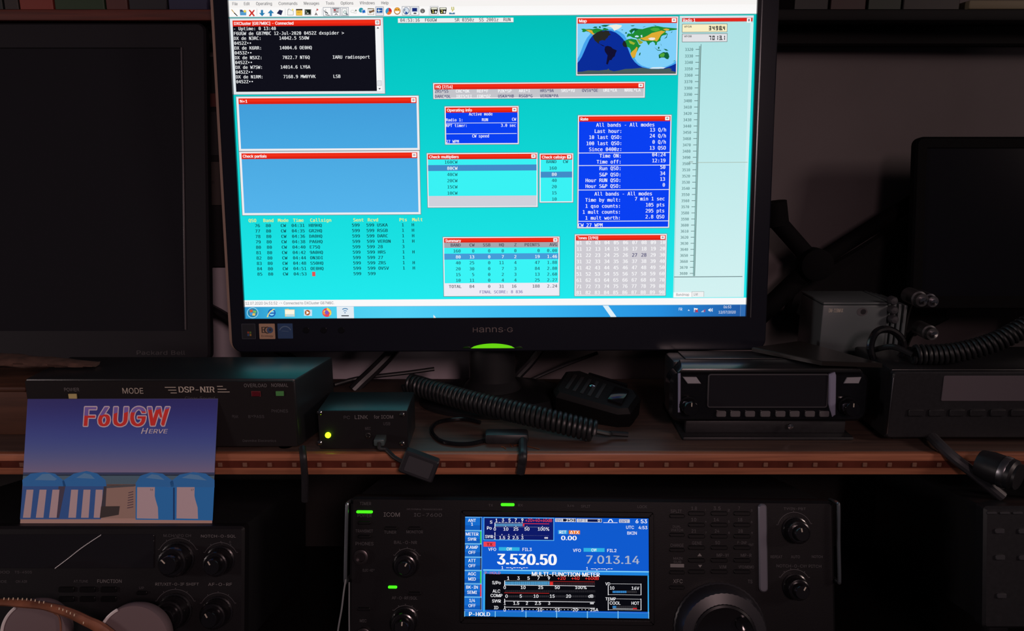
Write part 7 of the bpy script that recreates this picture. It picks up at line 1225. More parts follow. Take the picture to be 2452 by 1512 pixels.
# display
def DQ(X, Y): return E2(X, Y)
KD = (DQ(2110, 700)[0] - DQ(100, 700)[0]) / 2010
a = DQ(75, 1395); z = DQ(2140, 245)
b = MB(); o_ = rrect(*DQ(50, 1425), *DQ(2165, 215), .002, 4); b.ring(o_, inset(o_, .0036), 0, .0012, FACE, .0005); b.build('display_frame', face, FC)
b = MB(); b.slab(inset(o_, .0037), .0002, .0006, GLOSS); b.build('display_surround', face, FC)
SD = .0006; LD = 2.5e-5
def dR(mb, X0, Y0, X1, Y1, c, L, m=None):
    p = DQ(X0, Y0); q = DQ(X1, Y1); w = SD + L * LD; mb.add([(p[0], q[1], w), (q[0], q[1], w), (q[0], p[1], w), (p[0], p[1], w)], [(0, 1, 2, 3)], m or INK, S(c))
def dRing(mb, X0, Y0, X1, Y1, wd, c, L):
    for r_ in ((X0, Y0, X1, Y0 + wd), (X0, Y1 - wd, X1, Y1), (X0, Y0, X0 + wd, Y1), (X1 - wd, Y0, X1, Y1)): dR(mb, *r_, c, L)
def dT(mb, s, X0, X1, Y, cap, c, L, bold=1.0, align='l', F=None):
    p = DQ(X0, Y); q = DQ(X1, Y); put_text(mb, s, p[0], p[1], cap * KD, INK, SD + L * LD, S(c), F or SANS, width=q[0] - p[0], bold=bold)
def dTc(mb, s, Xc, Y, cap, c, L, bold=1.0, sx=1.0):
    n = sum((SANS[ch][0] if ch in SANS else 22) for ch in s) * cap / 52 * sx; dT(mb, s, Xc - n / 2, Xc + n / 2, Y, cap, c, L, bold)
WD = (246, 246, 250); BG = (16, 90, 206)
b = MB(); dR(b, 90, 262, 2112, 1372, BG, 1, PANEL)
dR(b, 305, 870, 2112, 1300, (10, 10, 16), 2, PANEL)
dR(b, 310, 268, 1078, 526, (92, 176, 240), 2); dR(b, 318, 276, 1070, 518, (14, 26, 104), 3, PANEL)
# meter box
for s, X, Y in (('1', 450, 318), ('3', 521, 316), ('5', 592, 316), ('7', 660, 316), ('9', 732, 316)): dTc(b, s, X, Y, 34, WD, 5, 1.8)
dT(b, '+20+40+60dB', 762, 1058, 318, 36, (236, 62, 70), 5, 1.2)
dTc(b, 'S', 392, 338, 34, WD, 5, 1.5); dTc(b, 'Po', 372, 402, 34, WD, 5, 1.5); dTc(b, 'SWR', 370, 496, 34, WD, 5, 1.5, .86)
dR(b, 430, 327, 738, 333, WD, 5); dR(b, 738, 335, 1025, 344, (236, 52, 62), 5)
for i in range(21): X = 436 + i * 14.4; dR(b, X, 340, X + 8, 366, (110, 190, 236), 5)
dR(b, 738, 344, 754, 366, (236, 62, 70), 5)
for i in range(9): X = 448 + i * 35.5; dR(b, X - 2, 320, X + 3, 330, WD, 5)
dR(b, 430, 371, 1025, 378, WD, 5); dR(b, 430, 330, 437, 380, WD, 5); dR(b, 430, 464, 1025, 470, WD, 5); dR(b, 430, 432, 437, 470, WD, 5)
for s, X in (('0', 432), ('10', 552), ('25', 662), ('50', 782), ('100%', 963)): dTc(b, s, X, 414, 34, WD, 5, 1.5)
for s, X in (('1', 432), ('1.5', 512), ('2', 584), ('2.5', 658), ('3', 732), ('∞', 992)): dTc(b, s, X, 508, 34, WD, 5, 1.5)
for X in (510, 584, 658, 732): dR(b, X - 3, 452, X + 3, 466, WD, 5)
for X in (552, 662, 782, 950): dR(b, X - 3, 364, X + 3, 374, WD, 5)
# top right status
GY = (206, 206, 214)
dR(b, 1090, 280, 1315, 322, GY, 2); dR(b, 1176, 286, 1309, 316, (10, 14, 40), 3); dT(b, 'BW', 1100, 1165, 315, 30, (110, 116, 150), 4, 1.5); dT(b, '250', 1205, 1298, 316, 32, WD, 4, 2)
dR(b, 1325, 284, 1597, 326, GY, 2); dR(b, 1442, 290, 1591, 320, (10, 20, 70), 3); dT(b, 'SFT', 1337, 1432, 318, 30, (110, 116, 150), 4, 1.5); dT(b, '0', 1553, 1580, 319, 30, WD, 4, 2)
dR(b, 1614, 324, 1770, 331, WD, 3); 
for P in ([(1662, 322), (1680, 290), (1706, 290), (1722, 322), (1710, 322), (1700, 300), (1686, 300), (1674, 322)],): b.flat([DQ(*p) for p in P], SD + 4 * LD, INK, S(WD))
dR(b, 1786, 290, 1902, 330, GY, 2); dT(b, 'BPF', 1795, 1893, 324, 28, (90, 110, 180), 4, 1.5)
dT(b, '6 53', 1962, 2094, 333, 42, WD, 4, 2); dT(b, 'UTC', 1860, 1950, 395, 34, WD, 4, 1); dT(b, '4:53', 1996, 2096, 398, 34, WD, 4, 1.6); dT(b, 'BKIN', 1872, 1982, 458, 34, WD, 4, 1)
dR(b, 1122, 410, 1225, 452, (62, 168, 226), 2); dT(b, 'RIT', 1134, 1212, 447, 34, WD, 4, 1.5); dR(b, 1238, 412, 1360, 454, (240, 120, 30), 2); dT(b, 'ΔTX', 1250, 1350, 449, 34, WD, 4, 1.5)
dT(b, '0.00', 1152, 1326, 517, 46, WD, 4, 3)
dR(b, 310, 535, 440, 590, (238, 66, 84), 3); dT(b, 'TX', 342, 408, 580, 32, (120, 20, 30), 5, 2.5)
for o_, c_ in ((0, 'FIL3'), (923, 'FIL2')):
    dT(b, 'VFO', 360 + o_, 448 + o_, 634 + o_ * .013, 34, WD, 4, 1); dR(b, 476 + o_, 594 + o_ * .01, 702 + o_ * 1.003, 636 + o_ * .012, (46, 176, 226), 3); dT(b, 'CW', 560 + o_, 618 + o_, 630 + o_ * .013, 32, WD, 5, 1.8); dT(b, c_, 730 + o_, 838 + o_, 636 + o_ * .013, 34, WD, 4, 1)
    dTc(b, '1', 514 + o_, 834 + o_ * .01, 32, WD, 4, 1)
    for q0, q1 in ((556, 588), (594, 612), (632, 660), (668, 686), (692, 716), (738, 762), (770, 792)): dR(b, q0 + o_, 816 + o_ * .013, q1 + o_, 822 + o_ * .013, WD, 4)
    for q0 in (616, 722): dR(b, q0 + o_, 822 + o_ * .013, q0 + 10 + o_, 834 + o_ * .013, WD, 4)
dT(b, '3.530.50', 456, 1108, 782, 116, WD, 4, 4.2); dT(b, '7.013.14', 1420, 2012, 772, 88, (168, 178, 200), 4, 1.6)
# meter window
dR(b, 305, 850, 2110, 905, (30, 130, 220), 3); dR(b, 305, 850, 325, 1300, (54, 164, 232), 3); dR(b, 2096, 870, 2112, 1310, (54, 164, 232), 3); dR(b, 305, 850, 2110, 857, (120, 200, 246), 4)
dT(b, 'P-HOLD', 320, 495, 888, 28, (196, 110, 160), 5, 1.6); dT(b, 'MULTI-FUNCTION METER', 832, 1575, 908, 44, WD, 6, 2.6)
for s, X, c in (('1', 578, WD), ('3', 690, WD), ('5', 800, WD), ('7', 908, WD), ('9', 1022, WD), ('+20', 1158, (236, 56, 50)), ('+40', 1310, (236, 56, 50)), ('+60dB', 1490, (236, 56, 50))): dTc(b, s, X, 950, 36, c, 6, 1.5)
for s, X, Y in (('S/Po', 450, 998), ('ALC', 450, 1090), ('COMP', 450, 1138), ('SWR', 450, 1198), ('Iᴅ', 447, 1270)): dTc(b, s.replace('ᴅ', 'D') if s[0] != 'I' else 'ID', X, Y, 34, WD, 5, 1.3, .95)
dR(b, 540, 958, 1030, 965, WD, 5); dR(b, 1030, 966, 1520, 975, (226, 48, 46), 5)
for i in range(47): X = 543 + i * 10.4; dR(b, X, 970, X + 6.5, 1006, (92, 178, 232), 5)
dR(b, 1032, 975, 1066, 1008, (226, 48, 46), 5)
for i in range(44): X = 1070 + i * 10.4; dR(b, X, 982, X + 5, 1008, (60, 40, 48), 5)
for i in range(95): X = 543 + i * 10.4; dR(b, X, 1064, X + 4, 1088, (52, 50, 56), 5); dR(b, X, 1120, X + 4, 1142, (62, 60, 66), 5); dR(b, X, 1164, X + 4, 1180, (40, 38, 42), 5); dR(b, X, 1236, X + 4, 1250, (40, 38, 42), 5)
dR(b, 535, 1090, 1025, 1100, (226, 44, 40), 6)
dR(b, 540, 1010, 1520, 1017, WD, 5); dR(b, 536, 958, 543, 1017, WD, 5); dR(b, 540, 1184, 1522, 1191, WD, 5); dR(b, 536, 1158, 543, 1191, WD, 5); dR(b, 540, 1250, 1522, 1257, WD, 5); dR(b, 536, 1236, 543, 1257, WD, 5)
for s, X in (('0', 540), ('10', 740), ('25', 932), ('50', 1112), ('100%', 1370)): dTc(b, s, X, 1050, 34, WD, 6, 1.4)
for s, X in (('0', 560), ('5', 715), ('10', 880), ('15', 1057), ('20', 1235), ('dB', 1478)):
    dR(b, X - 14 * len(s), 1112, X + 14 * len(s), 1150, (10, 10, 16), 6); dTc(b, s, X, 1145, 34, WD, 7, 1.4)
for s, X in (('1', 540), ('1.5', 665), ('2', 782), ('2.5', 902), ('3', 1024), ('∞', 1490)): dTc(b, s, X, 1222, 34, WD, 6, 1.4)
for s, X in (('0', 540), ('5', 732), ('10', 922), ('15', 1114), ('20', 1308), ('25A', 1515)): dTc(b, s, X, 1294, 34, WD, 6, 1.4)
for i in range(24):
    X = 580 + i * 38
    if min(abs(X - q) for q in (732, 922, 1114, 1308, 1490)) > 30: dR(b, X, 1272, X + 7, 1280, WD, 6)
for Y0, Y1, s, l1, l2 in ((992, 1118, 'VD', '10', '16V'), (1156, 1282, 'TEMP', 'COOL', 'HOT')):
    dRing(b, 1664, Y0, 2028, Y1, 7, WD, 5); n = 58 if s == 'VD' else 120
    dR(b, 1632, Y0 - 20, 1636 + n, Y0 + 22, (10, 10, 16), 6); dT(b, s, 1636, 1632 + n, Y0 + 18, 32, WD, 7, 1.2)
    dT(b, l1, 1682, 1736 if s == 'VD' else 1802, Y0 + 64, 34, WD, 6, 1.2); dT(b, l2, 1918, 2006, Y0 + 66, 34, WD, 6, 1.2)
    for i in range(26):
        X = 1716 + i * 10.2; on = i < (15 if s == 'VD' else 4); dR(b, X, Y0 + 78, X + 6.5, Y0 + 102, (60, 150, 226) if on else (54, 52, 56), 6)
dR(b, 1716, 1262, 1938, 1268, WD, 6); dR(b, 1936, 1258, 1980, 1270, (230, 46, 50), 6)
# side and bottom soft keys
YT = (265, 414, 558, 703, 848, 993, 1138, 1283)
for i, (s1, s2, c) in enumerate((('ANT', '1', (20, 30, 60)), ('METER', 'SWR', (60, 214, 60)), ('P.AMP', 'OFF', (20, 30, 60)), ('ATT', 'OFF', (60, 60, 70)), ('AGC', 'MID', (60, 214, 60)), ('BK-IN', 'SEMI', (236, 50, 50)), ('1/4', 'OFF', (60, 60, 70)))):
    dR(b, 94, YT[i], 292, YT[i + 1], (120, 196, 240), 2); dR(b, 102, YT[i] + 7, 288, YT[i + 1] - 5, (22, 108, 206), 3); dR(b, 102, YT[i] + 90, 288, YT[i + 1] - 5, (16, 90, 186), 4); dR(b, 273, YT[i] + 7, 285, YT[i + 1] - 5, c, 5)
    dTc(b, s1, 184, YT[i] + 54, 34, WD, 5, 1.5, .92); dTc(b, s2, 184, YT[i] + (110 if i else 95), 34, WD, 5, 1.5, .92)
for i in range(6):
    X0 = 98 + i * 334.5; X1 = X0 + 334.5; dR(b, X0, 1292 + i * 3, X1, 1298 + i * 3, (130, 200, 240), 3); dR(b, X0, 1298 + i * 3, X1, 1352 + i * 4, (24, 112, 200), 3); dR(b, X0, 1292, X0 + 9, 1352 + i * 4, (130, 200, 240), 4)
dR(b, 2105, 1300, 2113, 1374, (130, 200, 240), 4)
dT(b, 'P-HOLD', 148, 382, 1344, 42, WD, 6, 2.6)
tag(b.build('display', face, FC), 'lit blue display with frequency and meters')
# indicator lamps
LG = mat('bar_lamp_green', (60, 255, 20), .3, emit=1.6)
for f, X0, Y0, X1, Y1, lb in ((E1, 245, 197, 422, 224, 'green power lamp'), (E1, 590, 1018, 688, 1044, 'short green lamp above the lower left knob'), (E2, 498, 118, 646, 146, 'green lamp above the display')):
    a = f(X0, Y1); z = f(X1, Y0); b = MB(); b.slab(rrect(a[0], a[1], z[0], z[1], .0009, 4), 0, .0012, LG, .0003); tag(b.build('indicator', face, FC), lb)
# lettering
LEG[:] = [face, FC]
for s, X0, X1, Y, cap, m in (('TIMER', 278, 405, 137, 34, FAINT), ('POWER', 252, 410, 268, 36, FAINT), ('ICOM', 538, 722, 263, 46, DIMPRINT), ('HF/50MHz TRANSCEIVER', 790, 1180, 190, 16, FAINT), ('IC-7600', 868, 1180, 262, 38, FAINT), ('TRANSMIT', 232, 425, 435, 32, FAINT), ('TUNER', 545, 678, 448, 32, FAINT), ('MONITOR', 785, 970, 445, 32, FAINT), ('PHONES', 230, 432, 575, 36, FAINT), ('BAL-O-NR', 650, 905, 560, 34, FAINT), ('ELEC-KEY', 310, 442, 862, 28, FAINT), ('AF-O-RF/SQL', 628, 910, 1165, 32, FAINT), ('MIC', 278, 355, 1415, 32, FAINT)): rig_label(b, s, E1, X0, X1, Y, cap, m)
for s, X0, X1, Y, cap in (('TX', 362, 412, 152, 26), ('RX', 682, 738, 152, 28), ('SPLIT', 1370, 1475, 164, 28), ('1/4', 1215, 1300, 155, 22), ('LOCK', 1985, 2092, 170, 30)): rig_label(b, s, E2, X0, X1, Y, cap)
for s, X0, X1, Y, cap in (('SPLIT', 207, 332, 220, 34), ('DUAL', 230, 322, 384, 26), ('WATCH', 212, 345, 424, 30), ('CHANGE', 205, 352, 592, 34), ('MAIN', 235, 340, 732, 26), ('SUB', 238, 328, 770, 26), ('XFC', 235, 342, 988, 42), ('1.8', 430, 498, 190, 36), ('3.5', 672, 758, 190, 36), ('7', 945, 966, 190, 36), ('10', 428, 492, 314, 36), ('14', 672, 738, 314, 36), ('18', 938, 992, 314, 36), ('21', 432, 490, 438, 36), ('24', 686, 742, 438, 36), ('28', 942, 998, 438, 36), ('GENE', 440, 550, 568, 34), ('50', 692, 748, 565, 36), ('F-INP', 935, 1040, 562, 30), ('ENT', 1058, 1115, 583, 24), ('1', 582, 594, 200, 22), ('2', 826, 858, 205, 24), ('3', 1082, 1102, 208, 24), ('4', 584, 600, 328, 22), ('5', 834, 854, 330, 24), ('6', 1080, 1104, 332, 24), ('7', 584, 602, 450, 22), ('8', 834, 856, 452, 24), ('9', 1086, 1106, 454, 24), ('MP-W', 708, 845, 702, 36), ('MP-R', 970, 1092, 702, 34), ('V/M', 738, 818, 828, 34), ('VFO/MEMO', 948, 1118, 828, 32), ('TS', 1050, 1102, 990, 38), ('TWIN-PBT', 1440, 1684, 190, 28), ('REPEAT', 1295, 1428, 716, 30), ('AUTO', 1520, 1620, 716, 30), ('NOTCH', 1745, 1868, 714, 28), ('NOTCH-O-CW PITCH', 1360, 1855, 816, 32)): rig_label(b, s, E3, X0, X1, Y, cap, DIMPRINT if cap in (42,) else FAINT)
for P in ([(500, 696), (550, 696), (525, 662)], [(508, 790), (552, 790), (530, 820)]): b = MB(); b.flat([E3(*p) for p in P], .0001, DIMPRINT); b.build('arrow_mark', face, FC)
a = E3(205, 816); z = E3(355, 780); b = MB(); b.flat(rrect(a[0], a[1], z[0], z[1], .0002, 2), .0001, DIMPRINT)
b.build('printed_bar', face, FC)
# keypad keys under the printing
KEYB = mat('rig_key', (13, 13, 15), .4, spec=.25)
for i, X in enumerate((470, 716, 965)):
    for Y in (228, 352, 476, 600, 738, 862):
        a = E3(X - 70, Y + 22); z = E3(X + 110, Y - 22); b = MB(); b.slab(rrect(a[0], a[1], z[0], z[1], .0012, 3), 0, .0014, KEYB, .0005); b.build('key', face, FC)
for Y in (255, 460, 625, 870, 1035):
    a = E3(195, Y + 20); z = E3(360, Y - 20); b = MB(); b.slab(rrect(a[0], a[1], z[0], z[1], .0012, 3), 0, .0014, KEYB, .0005); b.build('key', face, FC)
for X, Y in ((330, 330), (620, 390), (880, 390), (330, 480), (325, 1270), (880, 1100)):
    a = E1(X - 70, Y + 18); z = E1(X + 70, Y - 18); b = MB(); b.slab(rrect(a[0], a[1], z[0], z[1], .0012, 3), 0, .0014, KEYB, .0005); b.build('key', face, FC)
# silver strip between keypad and right knobs
a = E3(1168, 1080); z = E3(1250, 122); b = MB(); b.slab(rrect(a[0], a[1], z[0], z[1], .003, 6), 0, .0026, mat('grey_strip', (112, 112, 122), .38, metal=.4), .001); tag(b.build('trim', face, FC), 'grey rounded strip right of the keypad')
# knobs
KN = mat('knob_black', (22, 21, 24), .2, spec=.8)
def knob(fr, par, c, r, h, inner=None, ang=None, lb=None, n=56, m=None):
    m = m or KN; b = MB()
    b.lathe(c[0], c[1], [(r * 1.10, 0), (r * 1.10, .0016), (r, .0020), (r * .96, h * .86), (r * .90, h * .97), (r * .80, h), (r * .78, h * .98), (0, h * .98)], m, n, .022, 1); k = b.build('knob', par, fr)
    if lb: tag(k, lb)
    top = h
    if inner:
        b = MB(); b.lathe(c[0], c[1], [(inner, h * .98), (inner * .95, h * 1.45), (inner * .86, h * 1.52), (0, h * 1.52)], m, 40, .022, 1); b.build('inner_knob', k, fr); top = h * 1.52
    if ang is not None:
        a = math.radians(ang); ri = (inner or r * .8); q = [(c[0] + math.cos(a) * ri * .35, c[1] + math.sin(a) * ri * .35), (c[0] + math.cos(a) * ri * .86, c[1] + math.sin(a) * ri * .86)]
        d = Vector((q[1][0] - q[0][0], q[1][1] - q[0][1])); nn = Vector((-d.y, d.x)).normalized() * .0005
        b = MB(); b.slab([(q[0][0] + nn.x, q[0][1] + nn.y), (q[0][0] - nn.x, q[0][1] - nn.y), (q[1][0] - nn.x, q[1][1] - nn.y), (q[1][0] + nn.x, q[1][1] + nn.y)], top * .97, top + .0003, PRINT); b.build('pointer', k, fr)
    return k
def arc(fr, par, c, r, a0, a1, ticks=0):
    b = MB(); A = circ(c[0], c[1], r, 24, a0=a0, a1=a1); B_ = circ(c[0], c[1], r - .0004, 24, a0=a0, a1=a1); b.flat(A + B_[::-1], .0001, FAINT)
    for k in range(ticks):
        a = math.radians(a0 + (a1 - a0) * k / (ticks - 1)); q = (c[0] + math.cos(a) * (r + .0006), c[1] + math.sin(a) * (r + .0006)); b.flat(circ(q[0], q[1], .0004, 6), .0001, FAINT)
    b.build('scale_ring', par, fr)
SC_ = abs(E1(1000, 800)[0] - E1(0, 800)[0]) / 1000
c = E1(795, 770); knob(FC, face, c, 128 * SC_, .011, 74 * SC_, 60, 'upper left double knob'); arc(FC, face, c, 158 * SC_, 30, 150, 5)
c = E1(775, 1400); knob(FC, face, c, 135 * SC_, .012, 80 * SC_, 85, 'lower left double knob'); arc(FC, face, c, 165 * SC_, 40, 140, 5)
SE = abs(E3(1000, 800)[0] - E3(0, 800)[0]) / 1000
c = E3(1560, 405); knob(FC, face, c, 128 * SE, .012, 78 * SE, 100, 'upper right double knob'); arc(FC, face, c, 190 * SE, 20, 165, 3)
c = E3(1560, 1020); knob(FC, face, c, 122 * SE, .012, 78 * SE, 60, 'lower right double knob'); arc(FC, face, c, 180 * SE, 30, 150, 6)
for X, Y, nm in ((295, 700, 'headphone_socket'), (325, 1555, 'microphone_socket')):
    c = E1(X, Y); r = 82 * SC_; b = MB(); b.lathe(c[0], c[1], [(r, 0), (r, .003), (r * .8, .0034), (r * .62, .0034), (r * .6, .0005), (0, .0005)], mat('socket_metal', (70, 66, 68), .3, metal=.8), 32); b.build(nm, face, FC)
# big tuning dial
c = E3(735, 1480); R0 = 478 * SE
b = MB(); b.lathe(c[0], c[1], [(R0 * 1.03, 0), (R0 * 1.03, .002), (R0, .003), (R0 * .97, .014), (R0 * .92, .018), (R0 * .70, .0195), (R0 * .66, .0185), (R0 * .2, .018), (0, .018)], mat('dial_black', (44, 44, 48), .32), 96, .012, 1); k = b.build('tuning_dial', face, FC)
b = MB(); b.lathe(c[0], c[1], [(R0 * .70, .0185), (R0 * .69, .0205), (R0 * .64, .0212), (R0 * .60, .0205), (0, .0200)], KN, 64); kc = b.build('dial_cap', k, FC)
b = MB(); b.lathe(c[0] + R0 * .36, c[1] + R0 * .30, [(R0 * .16, .0195), (R0 * .14, .0225), (R0 * .06, .0215), (0, .0212)], GLOSS, 28); b.build('finger_dimple', k, FC)

# ================================================================ transceiver lower left
FL = tilted(hz(290, 1262, hy(290, 1262, .580).z), 14, 0)
def L3(X, Y): return FL.hit(X / 3.955, 1150 + Y / 3.955)
x0 = FL.hit(-330, 1350)[0]; x1 = FL.hit(584, 1350)[0]; y0 = -.104
base = FL.M @ Vector(((x0 + x1) / 2, y0, 0))
t = thing('transceiver', 'older black radio transceiver at the lower left, under the postcard, with an unlit display', 'radio', (base.x, base.y, ZD))
b = MB(); b.slab(rrect(x0, y0, x1, 0, .003, 4), -.012, 0, mat('old_radio_face', (23, 22, 25), .5, spec=.3, bump=.05, scale=800), .002); face = b.build('front_panel', t, FL)
b = MB(); b.box((x0 + .002, y0 + .002, -.20), (x1 - .002, -.0004, -.0125), SATIN, .002); b.build('case', t, FL)
for x in (x0 + .03, x1 - .03):
    q = FL.M @ Vector((x, y0 + .002, -.03)); b = MB(); b.box((q.x - .008, q.y - .006, ZD + .0003), (q.x + .008, q.y + .006, q.z + .004), BLACK, .002); b.build('stand_leg', t)
a = L3(-900, 835); z = L3(1462, 515); b = MB(); b.slab(rrect(a[0], a[1], z[0], z[1], .001, 3), -.0005, .0008, DARKGLASS, .0003); b.build('display', face, FL)
LEG[:] = [face, FL]
for s, X0, X1, Y, cap, m in (('KENWOOD', -180, 95, 885, 24, FAINT), ('TS-450S', 138, 305, 885, 24, FAINT), ('MODE', -60, 66, 974, 24, FAINT), ('ON AIR', 150, 258, 974, 24, FAINT), ('AT.TUNE', 697, 835, 972, 24, FAINT), ('FUNCTION', 918, 1156, 975, 32, DIMPRINT), ('M.CH/VFO CH', 1545, 1812, 540, 26, FAINT), ('NOTCH-O-SQL', 1900, 2235, 545, 26, DIMPRINT), ('RIT/XIT-O-IF SHIFT', 1468, 1885, 1000, 26, DIMPRINT), ('AF-O-RF', 1970, 2200, 1003, 28, DIMPRINT), ('UP', 1315, 1365, 1035, 24, FAINT), ('DOWN', 1285, 1395, 1172, 20, FAINT), ('1', 2095, 2108, 608, 22, FAINT), ('0', 2170, 2188, 600, 22, FAINT)): label(b, L3, s, X0, X1, Y, cap, m, .0001)
SL = abs(L3(1000, 900)[0] - L3(0, 900)[0]) / 1000
for X, Y, r, ang, lb in ((1685, 745, 176, 135, 'upper left of the four small knobs'), (2090, 760, 150, 120, 'upper right of the four small knobs'), (1660, 1235, 178, 125, 'lower left of the four small knobs'), (2065, 1245, 158, 120, 'lower right of the four small knobs')):
    c = L3(X, Y); knob(FL, face, c, r * SL * .82, .013, r * SL * .5, ang, lb); arc(FL, face, c, r * SL * 1.12, 25, 155, 5)
for X in (560, 760, 960):
    for Y in (1060, 1150):
        a = L3(X, Y); z = L3(X + 150, Y - 50); b = MB(); b.slab(rrect(a[0], a[1], z[0], z[1], .001, 3), 0, .0018, KEYB, .0005); b.build('key', face, FL)
for Y in (1085, 1225):
    a = L3(1300, Y); z = L3(1400, Y - 36); b = MB(); b.slab(rrect(a[0], a[1], z[0], z[1], .001, 3), 0, .0018, KEYB, .0005); b.build('key', face, FL)
# reflection on its display, built as a fine twisted white line
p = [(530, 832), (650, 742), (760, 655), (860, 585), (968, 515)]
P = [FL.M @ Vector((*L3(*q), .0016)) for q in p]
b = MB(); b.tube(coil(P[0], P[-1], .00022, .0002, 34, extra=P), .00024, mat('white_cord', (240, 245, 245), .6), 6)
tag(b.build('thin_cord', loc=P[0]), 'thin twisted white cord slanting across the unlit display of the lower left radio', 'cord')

# ================================================================ postcard
bl = hz(48, 1257, hy(48, 1257, .590).z); CT = 11.5
FP = tilted(hy(280, 1256, .5905), CT, 0)
def pc(px, py): return FP.hit(px, py)
def C3(X, Y): return pc(X / 3.955, 1150 + Y / 3.955)
def C2(X, Y): return pc(X / 3.955, 800 + Y / 3.955)
corners = [pc(48, 1257), pc(508, 1254), pc(522, 955), pc(66, 956)]
P = FP.M @ Vector((*corners[0], 0))
b = MB(); CARD = mat('card_paper', (104, 108, 150), .5)
b.slab(corners, -.0005, 0, CARD)
def cm(c): return mat('card_ink_%d_%d_%d' % c, c, .42)
def up(poly, c, k): b.flat([q for q in poly], k * .00002 + .00002, cm(c))
# printed sky in steps (its own ink)
sk = [(66, 66, 150), (68, 72, 160), (72, 80, 172), (76, 90, 184), (82, 100, 194), (88, 110, 202), (96, 120, 206), (108, 130, 206), (124, 140, 204), (142, 148, 200), (160, 154, 196)]
mm = bpy.data.materials.new('card_print_sky'); mm.use_nodes = True; nt = mm.node_tree; bs = nt.nodes['Principled BSDF']; bs.inputs['Roughness'].default_value = .42
at = nt.nodes.new('ShaderNodeAttribute'); at.attribute_name = 'shown'; nt.links.new(at.outputs['Color'], bs.inputs['Base Color'])
def edge(px_frac, py): 
    xl = 66 + (48 - 66) * (py - 956) / 301; xr = 522 + (508 - 522) * (py - 955) / 299; return xl + (xr - xl) * px_frac
Y_ = [956 + (1132 - 956) * i / 10 for i in range(11)]
for i in range(10):
    q = [pc(edge(.0005, Y_[i]), Y_[i]), pc(edge(.9995, Y_[i]), Y_[i]), pc(edge(.9995, Y_[i + 1]), Y_[i + 1]), pc(edge(.0005, Y_[i + 1]), Y_[i + 1])]
    ca, cb = S(sk[i]), S(sk[i + 1]); b.add([(x, y, .00003) for x, y in q], [(3, 2, 1, 0)], mm, (cb, cb, ca, ca))
def strip(py0, py1, c, k, f0=.0005, f1=.9995): up([pc(edge(f0, py1), py1), pc(edge(f1, py1), py1), pc(edge(f1, py0), py0), pc(edge(f0, py0), py0)], c, k)
strip(1132, 1140, (80, 96, 140), 2); strip(1137, 1165, (104, 140, 160), 2)
strip(1160, 1253, (190, 162, 148), 2)
strip(1242, 1253.6, (214, 180, 166), 3)
# huts: left pair striped, right pair with half white fronts
for P_ in ([(212, 0), (290, -60), (420, -75), (520, -60), (610, 10), (625, 60), (215, 60)], [(590, 10), (700, -60), (820, -85), (920, -62), (1000, 0), (1010, 60), (600, 60)], [(1285, 30), (1330, -40), (1430, -72), (1540, -60), (1640, 10), (1650, 65), (1285, 65)], [(1610, 20), (1700, -50), (1830, -75), (1950, -60), (2032, 0), (2032, 72), (1620, 72)]):
    up([C3(*q) for q in P_][::-1], (66, 150, 232), 4)
for P_ in ([(330, 0), (400, -55), (470, -60), (540, -10), (520, 5)], [(720, -20), (800, -65), (860, -50), (900, -10)], [(1380, -20), (1440, -55), (1500, -45), (1560, 0)], [(1720, -20), (1800, -55), (1880, -45), (1960, 5)]): up([C3(*q) for q in P_][::-1], (112, 176, 232), 5)
up([C3(*q) for q in [(214, 60), (1005, 60), (955, 372), (190, 372)]][::-1], (72, 124, 204), 4)
up([C3(*q) for q in [(556, 60), (620, 60), (560, 360), (520, 360)]][::-1], (96, 92, 116), 5)
for a_, z_ in ((252, 218), (376, 340), (498, 465), (675, 648), (792, 768), (908, 888)): up([C3(*q) for q in [(a_, 92), (a_ + 66, 92), (z_ + 72, 358), (z_, 358)]][::-1], (226, 204, 208), 6)
up([C3(*q) for q in [(985, 60), (1010, 60), (1000, 250), (960, 250)]][::-1], (84, 84, 96), 7)
up([C3(*q) for q in [(958, 250), (1135, 248), (1125, 330), (1040, 345), (945, 362)]][::-1], (82, 76, 74), 7)
up([C3(*q) for q in [(1010, 60), (1275, 40), (1275, 62), (1010, 78)]][::-1], (104, 110, 116), 4)
for k in range(7): up([C3(*q) for q in [(1205 + k * 2, 262 - k * 24), (1262, 250 - k * 24), (1264, 258 - k * 24), (1205 + k * 2, 270 - k * 24)]][::-1], (112, 92, 104), 8)
up([C3(*q) for q in [(1285, 62), (2030, 70), (2014, 384), (1285, 376)]][::-1], (62, 158, 246), 5)
for o_ in (0, 376): up([C3(*q) for q in [(1300 + o_, 68), (1468 + o_, 68), (1466 + o_, 150), (1475 + o_, 190), (1496 + o_, 260), (1500 + o_, 368), (1296 + o_, 364)]][::-1], (226, 206, 212), 6)
for q_ in ((1640, 72, 1655, 376),): up([C3(q_[0], q_[1]), C3(q_[2], q_[1]), C3(q_[2], q_[3]), C3(q_[0], q_[3])][::-1], (40, 84, 150), 7)
for s_, X, Y in (('16', 1420, 100), ('17', 1806, 102)): a = C3(X, Y); put_text(b, s_, a[0], a[1], .0016, cm((90, 70, 80)), .0002)
